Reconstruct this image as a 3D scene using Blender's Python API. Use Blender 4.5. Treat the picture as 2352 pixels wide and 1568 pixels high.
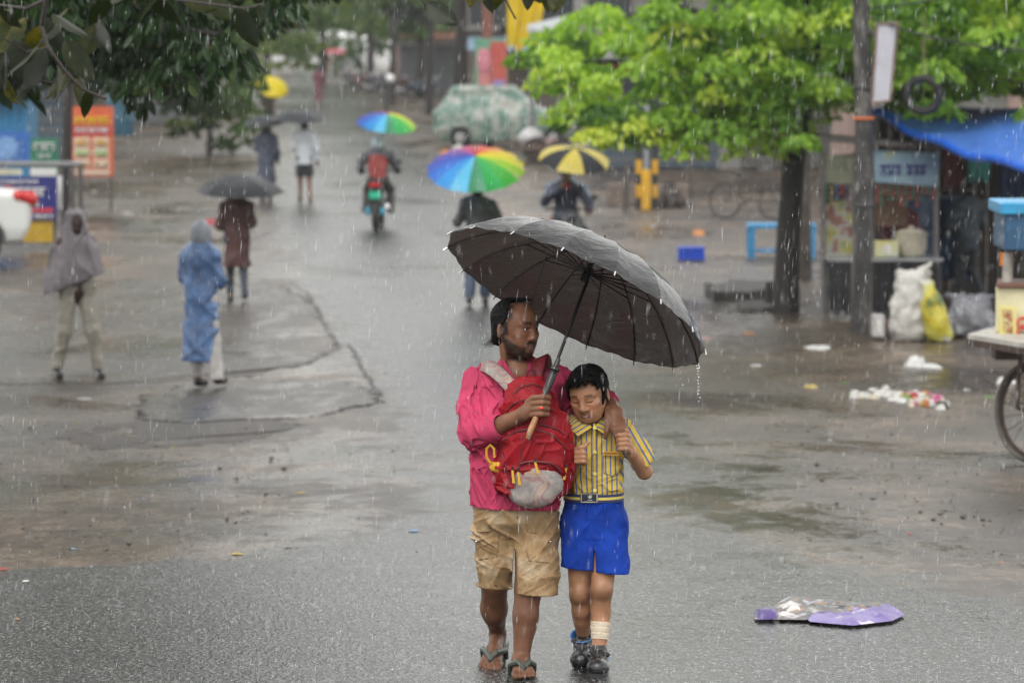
import bpy, math, random
import numpy as np
from mathutils import Vector, Matrix, Quaternion
for o in list(bpy.data.objects): bpy.data.objects.remove(o)
sc = bpy.context.scene
COL = sc.collection
R = math.radians
# ------------------------------------------------------------------ camera
PITCH = R(4.85); CAMZ = 3.9; LENS = 135.0
cam_d = bpy.data.cameras.new('camera'); cam = bpy.data.objects.new('camera', cam_d); COL.objects.link(cam)
cam.location = (0, 0, CAMZ); cam.rotation_euler = (R(90) - PITCH, 0, 0)
cam_d.lens = LENS; cam_d.sensor_width = 36; cam_d.clip_end = 3000; cam_d.clip_start = .1
cam_d.dof.use_dof = True; cam_d.dof.focus_distance = 16.55; cam_d.dof.aperture_fstop = 4.0
sc.camera = cam
# ------------------------------------------------------------------ world, sun, exposure
SUN_EL, SUN_AZ = R(48), R(200)
w = bpy.data.worlds.new('World'); sc.world = w; w.use_nodes = True
nt = w.node_tree; nt.nodes.clear()
sky = nt.nodes.new('ShaderNodeTexSky'); sky.sky_type = 'NISHITA'; sky.sun_disc = False
sky.sun_elevation = SUN_EL; sky.sun_rotation = SUN_AZ; sky.air_density = 1.0; sky.dust_density = 2.0; sky.ozone_density = 1.0
hs = nt.nodes.new('ShaderNodeHueSaturation'); hs.inputs['Saturation'].default_value = .12
bg = nt.nodes.new('ShaderNodeBackground'); bg.inputs['Strength'].default_value = .13
wo = nt.nodes.new('ShaderNodeOutputWorld')
cl = nt.nodes.new('ShaderNodeMix'); cl.data_type = 'RGBA'; cl.inputs[0].default_value = .85; cl.inputs[7].default_value = (6.6, 6.75, 6.9, 1)   # even cloud deck over the clear-sky model
wt = nt.nodes.new('ShaderNodeTexCoord'); wz = nt.nodes.new('ShaderNodeSeparateXYZ'); nt.links.new(wt.outputs['Generated'], wz.inputs[0])
wr = nt.nodes.new('ShaderNodeMapRange'); wr.inputs['To Min'].default_value = 10.2; wr.inputs['To Max'].default_value = 8.6; nt.links.new(wz.outputs[2], wr.inputs[0])   # sky set brighter at the horizon than overhead, for the wet road's reflection
wc = nt.nodes.new('ShaderNodeCombineColor')
for k_, g_ in enumerate((1.005, 1.0, .985)):
    mm_ = nt.nodes.new('ShaderNodeMath'); mm_.operation = 'MULTIPLY'; mm_.inputs[1].default_value = g_; nt.links.new(wr.outputs[0], mm_.inputs[0]); nt.links.new(mm_.outputs[0], wc.inputs[k_])
nt.links.new(wc.outputs[0], cl.inputs[7])
nt.links.new(sky.outputs[0], hs.inputs['Color']); nt.links.new(hs.outputs[0], cl.inputs[6]); nt.links.new(cl.outputs[2], bg.inputs['Color']); nt.links.new(bg.outputs[0], wo.inputs[0])
sun_d = bpy.data.lights.new('sun', 'SUN'); sun = bpy.data.objects.new('sun', sun_d); COL.objects.link(sun)
sun_d.energy = 1.5; sun_d.angle = R(40); sun_d.color = (1, .98, .95)
sdir = Vector((math.sin(SUN_AZ) * math.cos(SUN_EL), math.cos(SUN_AZ) * math.cos(SUN_EL), math.sin(SUN_EL)))
sun.rotation_euler = sdir.to_track_quat('Z', 'Y').to_euler(); sun.location = (0, -5, 30)
sc.view_settings.view_transform = 'Standard'; sc.view_settings.look = 'None'
sc.view_settings.gamma = 1; sc.view_settings.use_curve_mapping = False
sc.view_settings.exposure = 0.42
sc.cycles.use_denoising = True
sc.cycles.max_bounces = 8; sc.cycles.transparent_max_bounces = 16; sc.cycles.volume_bounces = 0
sc.cycles.use_adaptive_sampling = True; sc.cycles.adaptive_threshold = .02
try: sc.cycles.caustics_reflective = False; sc.cycles.caustics_refractive = False
except Exception: pass
# ------------------------------------------------------------------ picture <-> place (2352 x 1568 measuring grid)
CP, SP = math.cos(PITCH), math.sin(PITCH)
K = 18.0 / LENS / 1176.0
def ray(X, Y):
    u, v = (X - 1176) * K, (784 - Y) * K
    return np.array([u, CP + v * SP, -SP + v * CP])
def W(X, Y, depth):
    d = ray(X, Y); return np.array([0, 0, CAMZ]) + d * (depth / d[1])
def gz(y):
    y = np.maximum(np.asarray(y, float), -30); s = 40 - y
    return .0437 * .5 * (s + np.sqrt(s * s + 36))
def G(X, Y):
    "point of the ground seen at X,Y"
    d = ray(X, Y); lo, hi = 4.0, 900.0
    for _ in range(60):
        m = .5 * (lo + hi); z = CAMZ + d[2] * m / d[1]
        if z > gz(m): lo = m
        else: hi = m
    return np.array([d[0] * lo / d[1], lo, float(gz(lo))])
def ppm(depth): return 1.0 / (K * depth)      # grid units per metre at that depth
# ------------------------------------------------------------------ scene helpers
def tag(o, label=None, cat=None, group=None, kind=None):
    if label: o['label'] = label
    if cat: o['category'] = cat
    if group: o['group'] = group
    if kind: o['kind'] = kind
    return o
def empty(name, loc, label=None, cat=None, group=None, rz=0):
    o = bpy.data.objects.new(name, None); COL.objects.link(o); o.location = [float(c) for c in loc]; o.rotation_euler = (0, 0, rz)
    o.empty_display_size = .1
    return tag(o, label, cat, group)
def base_of(parent):
    b = np.zeros(3); p = parent
    while p is not None: b += np.array(p.location); p = p.parent
    return b
def fast(name, V, F, mat, parent=None, smooth=True, attrs=None, loc=None):
    """V (n,3) world coordinates, F (m,3|4) or list of polygons -> object; under a parent the verts are made local"""
    V = np.asarray(V, np.float64)
    if loc is None: loc = np.zeros(3) if parent is not None else np.array([.5 * (V[:, 0].min() + V[:, 0].max()), .5 * (V[:, 1].min() + V[:, 1].max()), V[:, 2].min()])
    loc = np.asarray(loc, float)
    V = V - base_of(parent) - loc
    me = bpy.data.meshes.new(name)
    if isinstance(F, np.ndarray):
        n, k = F.shape
        me.vertices.add(len(V)); me.vertices.foreach_set('co', V.astype(np.float32).ravel())
        me.loops.add(n * k); me.loops.foreach_set('vertex_index', F.astype(np.int32).ravel())
        me.polygons.add(n); me.polygons.foreach_set('loop_start', (np.arange(n) * k).astype(np.int32))
        me.polygons.foreach_set('loop_total', np.full(n, k, np.int32))
        me.update(calc_edges=True)
    else:
        me.from_pydata(V.tolist(), [], [list(f) for f in F])
    if smooth: me.polygons.foreach_set('use_smooth', np.ones(len(me.polygons), bool))
    for an, av in (attrs or {}).items():
        av = np.asarray(av, np.float32)
        if av.ndim == 1:
            a = me.attributes.new(an, 'FLOAT', 'POINT'); a.data.foreach_set('value', av)
        else:
            if av.shape[1] == 3: av = np.concatenate([av, np.ones((len(av), 1), np.float32)], 1)
            a = me.attributes.new(an, 'FLOAT_COLOR', 'POINT'); a.data.foreach_set('color', av.ravel())
    if mat is not None: me.materials.append(mat)
    me.validate()
    o = bpy.data.objects.new(name, me); COL.objects.link(o); o.location = loc.tolist()
    if parent is not None: o.parent = parent
    return o
class MB:
    def __init__(s): s.v = []; s.f = []
    def add(s, V, F):
        b = len(s.v); s.v += [tuple(map(float, p)) for p in V]; s.f += [[i + b for i in f] for f in F]; return s
    def box(s, c, h, rz=0, M_=None, bev=0.0):
        c = np.array(c, float); h = np.array(h, float)
        if bev <= 0:
            P = [(x, y, z) for x in (-1, 1) for y in (-1, 1) for z in (-1, 1)]
            P = [np.array(p) * h for p in P]
            F = [(0, 1, 3, 2), (4, 6, 7, 5), (0, 4, 5, 1), (2, 3, 7, 6), (0, 2, 6, 4), (1, 5, 7, 3)]
        else:
            b = min(bev, .49 * 2 * h.min()); P = []
            for zz, ins in ((-h[2], b), (-h[2] + b, 0), (h[2] - b, 0), (h[2], b)):
                a, d = h[0] - ins, h[1] - ins
                P += [np.array(q) for q in ((-a + b, -d, zz), (a - b, -d, zz), (a, -d + b, zz), (a, d - b, zz), (a - b, d, zz), (-a + b, d, zz), (-a, d - b, zz), (-a, -d + b, zz))]
            F = [tuple(range(7, -1, -1)), tuple(range(24, 32))]
            for r in range(3):
                for i in range(8): j = (i + 1) % 8; F.append((r * 8 + i, r * 8 + j, r * 8 + 8 + j, r * 8 + 8 + i))
        if M_ is None:
            cs, sn = math.cos(rz), math.sin(rz); M_ = np.array([[cs, -sn, 0], [sn, cs, 0], [0, 0, 1]])
        return s.add([M_ @ p + c for p in P], F)
    def tube(s, pts, r, n=8, cap=True):
        pts = [np.array(p, float) for p in pts]; m = len(pts); r = [r] * m if np.isscalar(r) else list(r)
        V, F = [], []; up = None
        for i, p in enumerate(pts):
            t = pts[min(i + 1, m - 1)] - pts[max(i - 1, 0)]; t = t / (np.linalg.norm(t) + 1e-9)
            if up is None: up = np.array([0, 0, 1.]) if abs(t[2]) < .9 else np.array([1., 0, 0])
            a = np.cross(t, up); a /= np.linalg.norm(a) + 1e-9; up = np.cross(a, t)
            for k in range(n):
                an = 2 * math.pi * k / n; V.append(p + r[i] * (a * math.cos(an) + up * math.sin(an)))
        for i in range(m - 1):
            for k in range(n): F.append((i * n + k, i * n + (k + 1) % n, (i + 1) * n + (k + 1) % n, (i + 1) * n + k))
        if cap: F += [tuple(range(n - 1, -1, -1)), tuple((m - 1) * n + k for k in range(n))]
        return s.add(V, F)
    def lathe(s, prof, c, axis=(0, 0, 1), n=20):
        c = np.array(c, float); ax = np.array(axis, float); ax /= np.linalg.norm(ax)
        u = np.cross(ax, [1, 0, 0] if abs(ax[0]) < .8 else [0, 1, 0]); u /= np.linalg.norm(u); v = np.cross(ax, u); V, F = [], []
        for (r, h) in prof:
            for k in range(n):
                a = 2 * math.pi * k / n; V.append(c + ax * h + r * (u * math.cos(a) + v * math.sin(a)))
        for i in range(len(prof) - 1):
            for k in range(n): F.append((i * n + k, i * n + (k + 1) % n, (i + 1) * n + (k + 1) % n, (i + 1) * n + k))
        F += [tuple(range(n - 1, -1, -1)), tuple((len(prof) - 1) * n + k for k in range(n))]
        return s.add(V, F)
    def torus(s, c, axis, Rr, r, n=28, m=8, flat=1.0):
        c = np.array(c, float); ax = np.array(axis, float); ax /= np.linalg.norm(ax)
        u = np.cross(ax, [1, 0, 0] if abs(ax[0]) < .8 else [0, 1, 0]); u /= np.linalg.norm(u); v = np.cross(ax, u); V, F = [], []
        for i in range(n):
            a = 2 * math.pi * i / n; d = u * math.cos(a) + v * math.sin(a)
            for k in range(m):
                b = 2 * math.pi * k / m; V.append(c + d * (Rr + r * math.cos(b)) + ax * r * flat * math.sin(b))
        for i in range(n):
            for k in range(m): F.append((i * m + k, ((i + 1) % n) * m + k, ((i + 1) % n) * m + (k + 1) % m, i * m + (k + 1) % m))
        return s.add(V, F)
    def prism(s, poly, off):
        "flat polygon (3-d points) pushed along off"
        P = [np.array(p, float) for p in poly]; o = np.array(off, float); n = len(P)
        F = [tuple(range(n - 1, -1, -1)), tuple(range(n, 2 * n))] + [(i, (i + 1) % n, n + (i + 1) % n, n + i) for i in range(n)]
        return s.add(P + [p + o for p in P], F)
    def ball(s, c, r, n=12, m=8):
        r = np.array([r] * 3 if np.isscalar(r) else r, float); c = np.array(c, float); V, F = [], []
        for i in range(1, m):
            th = math.pi * i / m
            for k in range(n):
                a = 2 * math.pi * k / n; V.append(c + r * np.array([math.sin(th) * math.cos(a), math.sin(th) * math.sin(a), math.cos(th)]))
        for i in range(m - 2):
            for k in range(n): F.append((i * n + k, (i + 1) * n + k, (i + 1) * n + (k + 1) % n, i * n + (k + 1) % n))
        t = len(V); V += [c + r * np.array([0, 0, 1]), c - r * np.array([0, 0, 1])]
        for k in range(n): F += [(t, k, (k + 1) % n), (t + 1, (m - 2) * n + (k + 1) % n, (m - 2) * n + k)]
        return s.add(V, F)
    def build(s, name, mat, parent=None, smooth=False, loc=None):
        o = fast(name, np.array(s.v), s.f, mat, parent, smooth, None, loc)
        if smooth == 'auto' or smooth is True:
            try:
                o.data.set_sharp_from_angle(angle=R(40))
            except Exception: pass
        return o
def cut_copy(root, loc, label, group=None):
    "a copy of a thing, its parts and their sub-parts"
    def rec(o, par):
        c = o.copy(); COL.objects.link(c); c.parent = par
        for ch in o.children: rec(ch, c)
        return c
    r = rec(root, None); r.location = [float(v) for v in loc]; r['label'] = label
    if group: r['group'] = group
    return r
# ------------------------------------------------------------------ materials
_mats = {}
def nodes(name):
    m = bpy.data.materials.new(name); m.use_nodes = True; t = m.node_tree
    return m, t, t.nodes['Principled BSDF']
def N(t, typ, **kw):
    n = t.nodes.new(typ)
    for k, v in kw.items():
        if k.startswith('i_'):
            key = k[2:]; key = int(key) if key.isdigit() else key
            n.inputs[key].default_value = v
        else: setattr(n, k, v)
    return n
def ramp(t, stops, fac=None, interp='LINEAR'):
    r = t.nodes.new('ShaderNodeValToRGB'); r.color_ramp.interpolation = interp; e = r.color_ramp.elements
    while len(e) > 1: e.remove(e[-1])
    e[0].position = stops[0][0]; e[0].color = tuple(stops[0][1]) + (1,) if not np.isscalar(stops[0][1]) else (stops[0][1],) * 3 + (1,)
    for p, c in stops[1:]:
        q = e.new(p); q.color = tuple(c) + (1,) if not np.isscalar(c) else (c,) * 3 + (1,)
    if fac is not None: t.links.new(fac, r.inputs[0])
    return r
def M(name, col, rough=.5, var=.18, vs=6, bump=.0, bs=60, metal=0, spec=.5, coat=0, trans=0, attr=None, sub=0, tcol=None):
    if name in _mats: return _mats[name]
    m, t, b = nodes(name); L = t.links.new
    tc = N(t, 'ShaderNodeTexCoord')
    nz = N(t, 'ShaderNodeTexNoise', i_Scale=vs, i_Detail=5.0, i_Roughness=.6); L(tc.outputs['Object'], nz.inputs['Vector'])
    mr = N(t, 'ShaderNodeMapRange'); mr.inputs['From Min'].default_value = .3; mr.inputs['From Max'].default_value = .7
    mr.inputs['To Min'].default_value = 1 - var; mr.inputs['To Max'].default_value = 1 + var; L(nz.outputs[0], mr.inputs[0])
    mul = N(t, 'ShaderNodeVectorMath', operation='SCALE'); L(mr.outputs[0], mul.inputs['Scale'])
    if attr:
        a = N(t, 'ShaderNodeAttribute', attribute_name=attr); L(a.outputs['Color'], mul.inputs[0])
    else: mul.inputs[0].default_value = col[:3]
    L(mul.outputs[0], b.inputs['Base Color'])
    b.inputs['Roughness'].default_value = rough; b.inputs['Metallic'].default_value = metal
    b.inputs['Specular IOR Level'].default_value = spec; b.inputs['Coat Weight'].default_value = coat; b.inputs['Coat Roughness'].default_value = .08
    if sub: b.inputs['Subsurface Weight'].default_value = sub; b.inputs['Subsurface Radius'].default_value = (.012, .005, .003); b.inputs['Subsurface Scale'].default_value = .6
    if bump:
        n2 = N(t, 'ShaderNodeTexNoise', i_Scale=bs, i_Detail=4.0); L(tc.outputs['Object'], n2.inputs['Vector'])
        bp = N(t, 'ShaderNodeBump', i_Strength=bump, i_Distance=.01); L(n2.outputs[0], bp.inputs['Height']); L(bp.outputs[0], b.inputs['Normal'])
    if trans:
        tr = N(t, 'ShaderNodeBsdfTranslucent'); mx = N(t, 'ShaderNodeMixShader', i_Fac=trans); out = t.nodes['Material Output']
        if tcol: tr.inputs[0].default_value = tuple(tcol) + (1,)
        else: L(mul.outputs[0], tr.inputs[0])
        L(b.outputs[0], mx.inputs[1]); L(tr.outputs[0], mx.inputs[2]); L(mx.outputs[0], out.inputs[0])
    _mats[name] = m
    return m
# ------------------------------------------------------------------ implicit modelling: smooth union of rounded cones, ellipsoids and lofts
class SD:
    def __init__(s, lo, hi, res):
        s.lo = np.array(lo, float); s.res = res
        n = np.ceil((np.array(hi, float) - s.lo) / res).astype(int) + 1
        s.ax = [(s.lo[i] + res * np.arange(n[i])).astype(np.float32) for i in range(3)]; s.n = n
        s.D = np.full(n, 1.0, np.float32)
    def _do(s, lo, hi, k, fn, op):
        m = max(k, 3 * s.res) + s.res
        a = np.clip(np.floor((np.array(lo) - m - s.lo) / s.res).astype(int), 0, s.n - 1); b = np.clip(np.ceil((np.array(hi) + m - s.lo) / s.res).astype(int) + 1, 1, s.n)
        if (b - a <= 0).any(): return s
        sl = tuple(slice(a[i], b[i]) for i in range(3))
        x = s.ax[0][sl[0]][:, None, None]; y = s.ax[1][sl[1]][None, :, None]; z = s.ax[2][sl[2]][None, None, :]
        d = fn(x, y, z).astype(np.float32); A = s.D[sl]
        if op == 'u':
            if k > 0:
                h = np.clip(.5 + .5 * (A - d) / k, 0, 1); s.D[sl] = A * (1 - h) + d * h - k * h * (1 - h)
            else: s.D[sl] = np.minimum(A, d)
        elif op == 's':
            d = -d
            if k > 0:
                h = np.clip(.5 - .5 * (A - d) / k, 0, 1); s.D[sl] = A * (1 - h) + d * h + k * h * (1 - h)
            else: s.D[sl] = np.maximum(A, d)
        return s
    def cone(s, p0, p1, r0, r1=None, k=.012, op='u', sq=None):
        r1 = r0 if r1 is None else r1; p0 = np.asarray(p0, float); p1 = np.asarray(p1, float); ab = p1 - p0; L2 = max(float(ab @ ab), 1e-9)
        def fn(x, y, z):
            ax, ay, az = x - p0[0], y - p0[1], z - p0[2]
            t = np.clip((ax * ab[0] + ay * ab[1] + az * ab[2]) / L2, 0, 1)
            qx, qy, qz = ax - t * ab[0], ay - t * ab[1], az - t * ab[2]
            if sq is not None:
                dv, f = sq; c = (qx * dv[0] + qy * dv[1] + qz * dv[2]) * (1 / f - 1); qx = qx + c * dv[0]; qy = qy + c * dv[1]; qz = qz + c * dv[2]
            return np.sqrt(qx * qx + qy * qy + qz * qz) - (r0 + (r1 - r0) * t)
        rm = max(r0, r1); return s._do(np.minimum(p0, p1) - rm, np.maximum(p0, p1) + rm, k, fn, op)
    def limb(s, pts, rs, k=.012, op='u', sq=None):
        for i in range(len(pts) - 1): s.cone(pts[i], pts[i + 1], rs[i], rs[i + 1], k, op, sq)
        return s
    def ell(s, c, r, Rm=None, k=.012, op='u'):
        c = np.asarray(c, float); r = np.asarray([r] * 3 if np.isscalar(r) else r, float); Rm = np.eye(3) if Rm is None else np.asarray(Rm)
        def fn(x, y, z):
            ax, ay, az = x - c[0], y - c[1], z - c[2]; k0 = 0; k1 = 0
            for i in range(3):
                q = ax * Rm[0, i] + ay * Rm[1, i] + az * Rm[2, i]; k0 = k0 + (q / r[i]) ** 2; k1 = k1 + (q / r[i] ** 2) ** 2
            k0 = np.sqrt(k0); k1 = np.sqrt(k1) + 1e-9
            return k0 * (k0 - 1) / k1
        e = np.abs(Rm) @ r; return s._do(c - e, c + e, k, fn, op)
    def loft(s, lev, k=.015, op='u', p=2.3):
        lev = sorted(lev); Z = [l[0] for l in lev]; A = np.array(lev)
        def fn(x, y, z):
            zz = z.ravel(); g = lambda i: np.interp(zz, Z, A[:, i])[None, None, :]
            rx, ry = g(3), g(4); q = (np.abs((x - g(1)) / rx) ** p + np.abs((y - g(2)) / ry) ** p) ** (1 / p)
            return np.maximum((q - 1) * np.minimum(rx, ry), np.maximum(Z[0] - z, z - Z[-1]))
        lo = [(A[:, 1] - A[:, 3]).min(), (A[:, 2] - A[:, 4]).min(), Z[0]]; hi = [(A[:, 1] + A[:, 3]).max(), (A[:, 2] + A[:, 4]).max(), Z[-1]]
        return s._do(lo, hi, k, fn, op)
    def half(s, p, n):
        "cut away everything on the +n side of the plane"
        n = np.array(n, float); n /= np.linalg.norm(n)
        d = (s.ax[0][:, None, None] - p[0]) * n[0] + (s.ax[1][None, :, None] - p[1]) * n[1] + (s.ax[2][None, None, :] - p[2]) * n[2]
        s.D = np.maximum(s.D, d.astype(np.float32)); return s
    def wrinkle(s, amp, freq, seed=0, where=None, aniso=(1, 1, 1)):
        rg = np.random.default_rng(seed); I = np.argwhere(np.abs(s.D) < amp * 3 + 3 * s.res)
        P = np.stack([s.ax[i][I[:, i]] for i in range(3)], 1).astype(np.float64) * np.array(aniso); v = np.zeros(len(P))
        for q in range(6):
            d = rg.normal(size=3); d /= np.linalg.norm(d); e = rg.normal(size=3); f = freq * rg.uniform(.6, 1.8)
            v += np.abs(np.sin(P @ d * f + 1.3 * np.sin(P @ e * f * .45 + rg.uniform(0, 6)) + rg.uniform(0, 6))) * .9 - .55
        v *= amp / 2.2
        if where is not None: v = v * where(np.stack([s.ax[i][I[:, i]] for i in range(3)], 1))
        s.D[I[:, 0], I[:, 1], I[:, 2]] += v.astype(np.float32); return s
    def crease(s, amp, freq, seed=0, aniso=(1, 1, 1), cover=.5):
        "narrow raised folds of cloth, only in places"
        rg = np.random.default_rng(seed); I = np.argwhere(np.abs(s.D) < amp * 3 + 3 * s.res); P = np.stack([s.ax[i][I[:, i]] for i in range(3)], 1).astype(np.float64); Q = P * np.array(aniso); v = np.zeros(len(P))
        for q in range(5):
            d = rg.normal(size=3); d[1] *= .4; d /= np.linalg.norm(d); e = rg.normal(size=3); f = freq * rg.uniform(.7, 1.5)
            r = (1 - np.abs(np.sin(Q @ d * f + 1.1 * np.sin(Q @ e * f * .35 + rg.uniform(0, 6)) + rg.uniform(0, 6)))) ** 3; g = rg.normal(size=3); m = np.clip(np.sin(P @ g * freq * .22 + rg.uniform(0, 6)) + 2 * cover - 1 + .15, 0, 1); v = np.maximum(v, r * m)
        s.D[I[:, 0], I[:, 1], I[:, 2]] -= (amp * (v - .15)).astype(np.float32); return s
    def mesh(s):
        D = s.D; ins = D < 0
        c = [ins[i:ins.shape[0] - 1 + i, j:ins.shape[1] - 1 + j, k:ins.shape[2] - 1 + k] for i in (0, 1) for j in (0, 1) for k in (0, 1)]
        anyv = c[0].copy(); allv = c[0].copy()
        for q in c[1:]: anyv |= q; allv &= q
        act = anyv & ~allv; I = np.argwhere(act)
        if len(I) == 0: return np.zeros((0, 3)), np.zeros((0, 4), int)
        cid = np.full(act.shape, -1, np.int32); cid[act] = np.arange(len(I))
        off = np.array([(i, j, k) for i in (0, 1) for j in (0, 1) for k in (0, 1)])
        vals = np.stack([D[I[:, 0] + o[0], I[:, 1] + o[1], I[:, 2] + o[2]] for o in off], 1)
        E = [(a, b) for a in range(8) for b in range(a + 1, 8) if np.abs(off[a] - off[b]).sum() == 1]
        acc = np.zeros((len(I), 3)); cnt = np.zeros(len(I))
        for a, b in E:
            m = (vals[:, a] < 0) != (vals[:, b] < 0); t = np.where(m, vals[:, a] / np.where(m, vals[:, a] - vals[:, b], 1), 0)
            acc += np.where(m[:, None], off[a] + t[:, None] * (off[b] - off[a]), 0); cnt += m
        V = (I + acc / cnt[:, None]) * s.res + s.lo
        Fs = []
        for axis in range(3):
            b1, b2 = (axis + 1) % 3, (axis + 2) % 3
            sl0 = [slice(None)] * 3; sl1 = [slice(None)] * 3; sl0[axis] = slice(0, -1); sl1[axis] = slice(1, None)
            a0 = ins[tuple(sl0)]; a1 = ins[tuple(sl1)]; J = np.argwhere(a0 != a1)
            ok = (J[:, b1] > 0) & (J[:, b1] < cid.shape[b1]) & (J[:, b2] > 0) & (J[:, b2] < cid.shape[b2]); J = J[ok]
            e1 = np.zeros(3, int); e1[b1] = 1; e2 = np.zeros(3, int); e2[b2] = 1
            q = [cid[tuple((J - x).T)] for x in (e1 + e2, e2, 0 * e1, e1)]
            Q = np.stack(q, 1); flip = ~a0[tuple(J.T)]; Q[flip] = Q[flip][:, ::-1]; Fs.append(Q[(Q >= 0).all(1)])
        return V, np.concatenate(Fs)
def relax(V, F, it=1, lam=.5):
    for _ in range(it):
        acc = np.zeros_like(V); cnt = np.zeros(len(V))
        for a, b in ((0, 1), (1, 2), (2, 3), (3, 0)):
            np.add.at(acc, F[:, a], V[F[:, b]]); np.add.at(acc, F[:, b], V[F[:, a]]); np.add.at(cnt, F[:, a], 1); np.add.at(cnt, F[:, b], 1)
        V = V + lam * (acc / np.maximum(cnt, 1)[:, None] - V)
    return V
def sdobj(name, sd, mat, parent, attr=None, it=1):
    V, F = sd.mesh(); V = relax(V, F, it)
    return fast(name, V, F, mat, parent, True, {k: f(V) for k, f in (attr or {}).items()})
def vnoise(P, f, seed=0):
    rg = np.random.default_rng(seed); v = np.zeros(len(P))
    for q in range(6):
        d = rg.normal(size=3) * f; e = rg.normal(size=3) * f; v += np.sin(P @ d + 1.5 * np.sin(P @ e + rg.uniform(0, 6)) + rg.uniform(0, 6))
    return v / 3.2
def sstep(a, b, x): t = np.clip((x - a) / (b - a), 0, 1); return t * t * (3 - 2 * t)
# ------------------------------------------------------------------ ground, road
def street_mat(name, asph_const=None):
    "wet mud and wet asphalt in one: the attribute 'asph' says how far a point lies inside the asphalt"
    m, t, b = nodes(name); L = t.links.new
    tc = N(t, 'ShaderNodeTexCoord'); mp = N(t, 'ShaderNodeMapping'); L(tc.outputs['Object'], mp.inputs[0]); mp.inputs['Scale'].default_value = (1, .6, 1)
    def noise(sc_, det=5., ro=.6, di=0., v=mp): n = N(t, 'ShaderNodeTexNoise', i_Scale=sc_, i_Detail=det, i_Roughness=ro, i_Distortion=di); L(v.outputs[0], n.inputs['Vector']); return n.outputs[0]
    mf = N(t, 'ShaderNodeMapping'); L(tc.outputs['Object'], mf.inputs[0]); mf.inputs['Scale'].default_value = (1, .42, 1)
    big, mid, fin, fin2, pud, edge = noise(.55, 7, .62, .6), noise(4.5, 6, .7, .3), noise(62, 3, .65, 0, mf), noise(24, 4, .7, .2, mf), noise(.38, 6, .6, .8), noise(2.2, 6, .65)
    def math_(op, a, c, d=None):
        n = N(t, 'ShaderNodeMath', operation=op)
        for k, v in enumerate((a, c, d)):
            if v is None: continue
            if isinstance(v, (int, float)): n.inputs[k].default_value = v
            else: L(v, n.inputs[k])
        return n.outputs[0]
    def mixc(f, a, c, bt='MIX'):
        n = N(t, 'ShaderNodeMix', data_type='RGBA', blend_type=bt)
        for k, v in ((0, f), (6, a), (7, c)):
            if isinstance(v, (int, float)): n.inputs[k].default_value = v
            elif isinstance(v, tuple): n.inputs[k].default_value = v + (1,)
            else: L(v, n.inputs[k])
        return n.outputs[2]
    if asph_const is None:
        at = N(t, 'ShaderNodeAttribute', attribute_name='asph').outputs['Fac']
        mask = ramp(t, [(.36, 0.), (.64, 1.)], math_('ADD', at, math_('MULTIPLY_ADD', edge, 1.5, -.75))).outputs[0]
    else: mask = None
    mud = ramp(t, [(.3, (.024, .016, .011)), (.48, (.05, .036, .025)), (.62, (.105, .076, .053)), (.75, (.17, .132, .098))], big).outputs[0]
    mud = mixc(1., mud, ramp(t, [(.28, .3), (.5, 1.), (.7, 1.8)], mid).outputs[0], 'MULTIPLY'); mud = mixc(.85, mud, ramp(t, [(.3, .25), (.5, 1.), (.68, 2.1)], fin2).outputs[0], 'MULTIPLY')
    asp = ramp(t, [(.36, (.004, .004, .004)), (.46, (.013, .013, .012)), (.54, (.036, .036, .035)), (.62, (.15, .15, .148)), (.7, (.3, .3, .295))], fin).outputs[0]  # pale flecks: stone aggregate plus wet glints put into the colour
    asp = mixc(.6, asp, ramp(t, [(.3, .6), (.5, 1.), (.7, 1.4)], mid).outputs[0], 'MULTIPLY'); asp = mixc(.35, asp, ramp(t, [(.35, (.7, .66, .6)), (.65, (1.25, 1.25, 1.25))], big).outputs[0], 'MULTIPLY')
    col = mixc(mask, mud, asp) if mask is not None else mixc(asph_const, mud, asp); L(col, b.inputs['Base Color'])
    film = ramp(t, [(.47, 0.), (.59, 1.)], math_('ADD', math_('MULTIPLY_ADD', pud, .7, .15), math_('MULTIPLY_ADD', mid, .34, -.17 if mask is None else -.17))).outputs[0]
    if mask is not None: film = math_('MAXIMUM', film, math_('MULTIPLY', mask, .55))
    rg_ = math_('MULTIPLY_ADD', film, -.3, .42); rg_ = math_('ADD', rg_, math_('MULTIPLY_ADD', fin2, .16, -.08)); n = N(t, 'ShaderNodeClamp'); n.inputs['Min'].default_value = .05; n.inputs['Max'].default_value = .6; L(rg_, n.inputs[0]); L(n.outputs[0], b.inputs['Roughness'])
    b.inputs['Specular IOR Level'].default_value = .55
    h = math_('ADD', math_('MULTIPLY', fin, .6), math_('MULTIPLY', fin2, 1.0))
    bp = N(t, 'ShaderNodeBump', i_Distance=.02); stv = math_('MULTIPLY_ADD', film, -.16, .3); stv = stv if mask is None else math_('MULTIPLY_ADD', mask, .2, stv); L(stv, bp.inputs['Strength']); L(h, bp.inputs['Height'])
    bp2 = N(t, 'ShaderNodeBump', i_Distance=.03, i_Strength=.08); L(mid, bp2.inputs['Height']); L(bp.outputs[0], bp2.inputs['Normal']); L(bp2.outputs[0], b.inputs['Normal'])
    return m
mat_street = street_mat('wet_street'); mat_dirt = mat_street; mat_road = mat_street; mat_slab = street_mat('old_asphalt', .45)
def grid_sheet(name, xs, ys, zf, mat, kind='structure'):
    X, Y = np.meshgrid(xs, ys, indexing='ij'); Z = zf(X, Y); nx, ny = X.shape
    V = np.stack([X.ravel(), Y.ravel(), Z.ravel()], 1); i = np.arange(nx - 1)[:, None] * ny + np.arange(ny - 1)[None, :]
    F = np.stack([i, i + ny, i + ny + 1, i + 1], -1).reshape(-1, 4)
    return tag(fast(name, V, F, mat, None, True, None, (0, 0, 0)), kind=kind)
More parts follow.
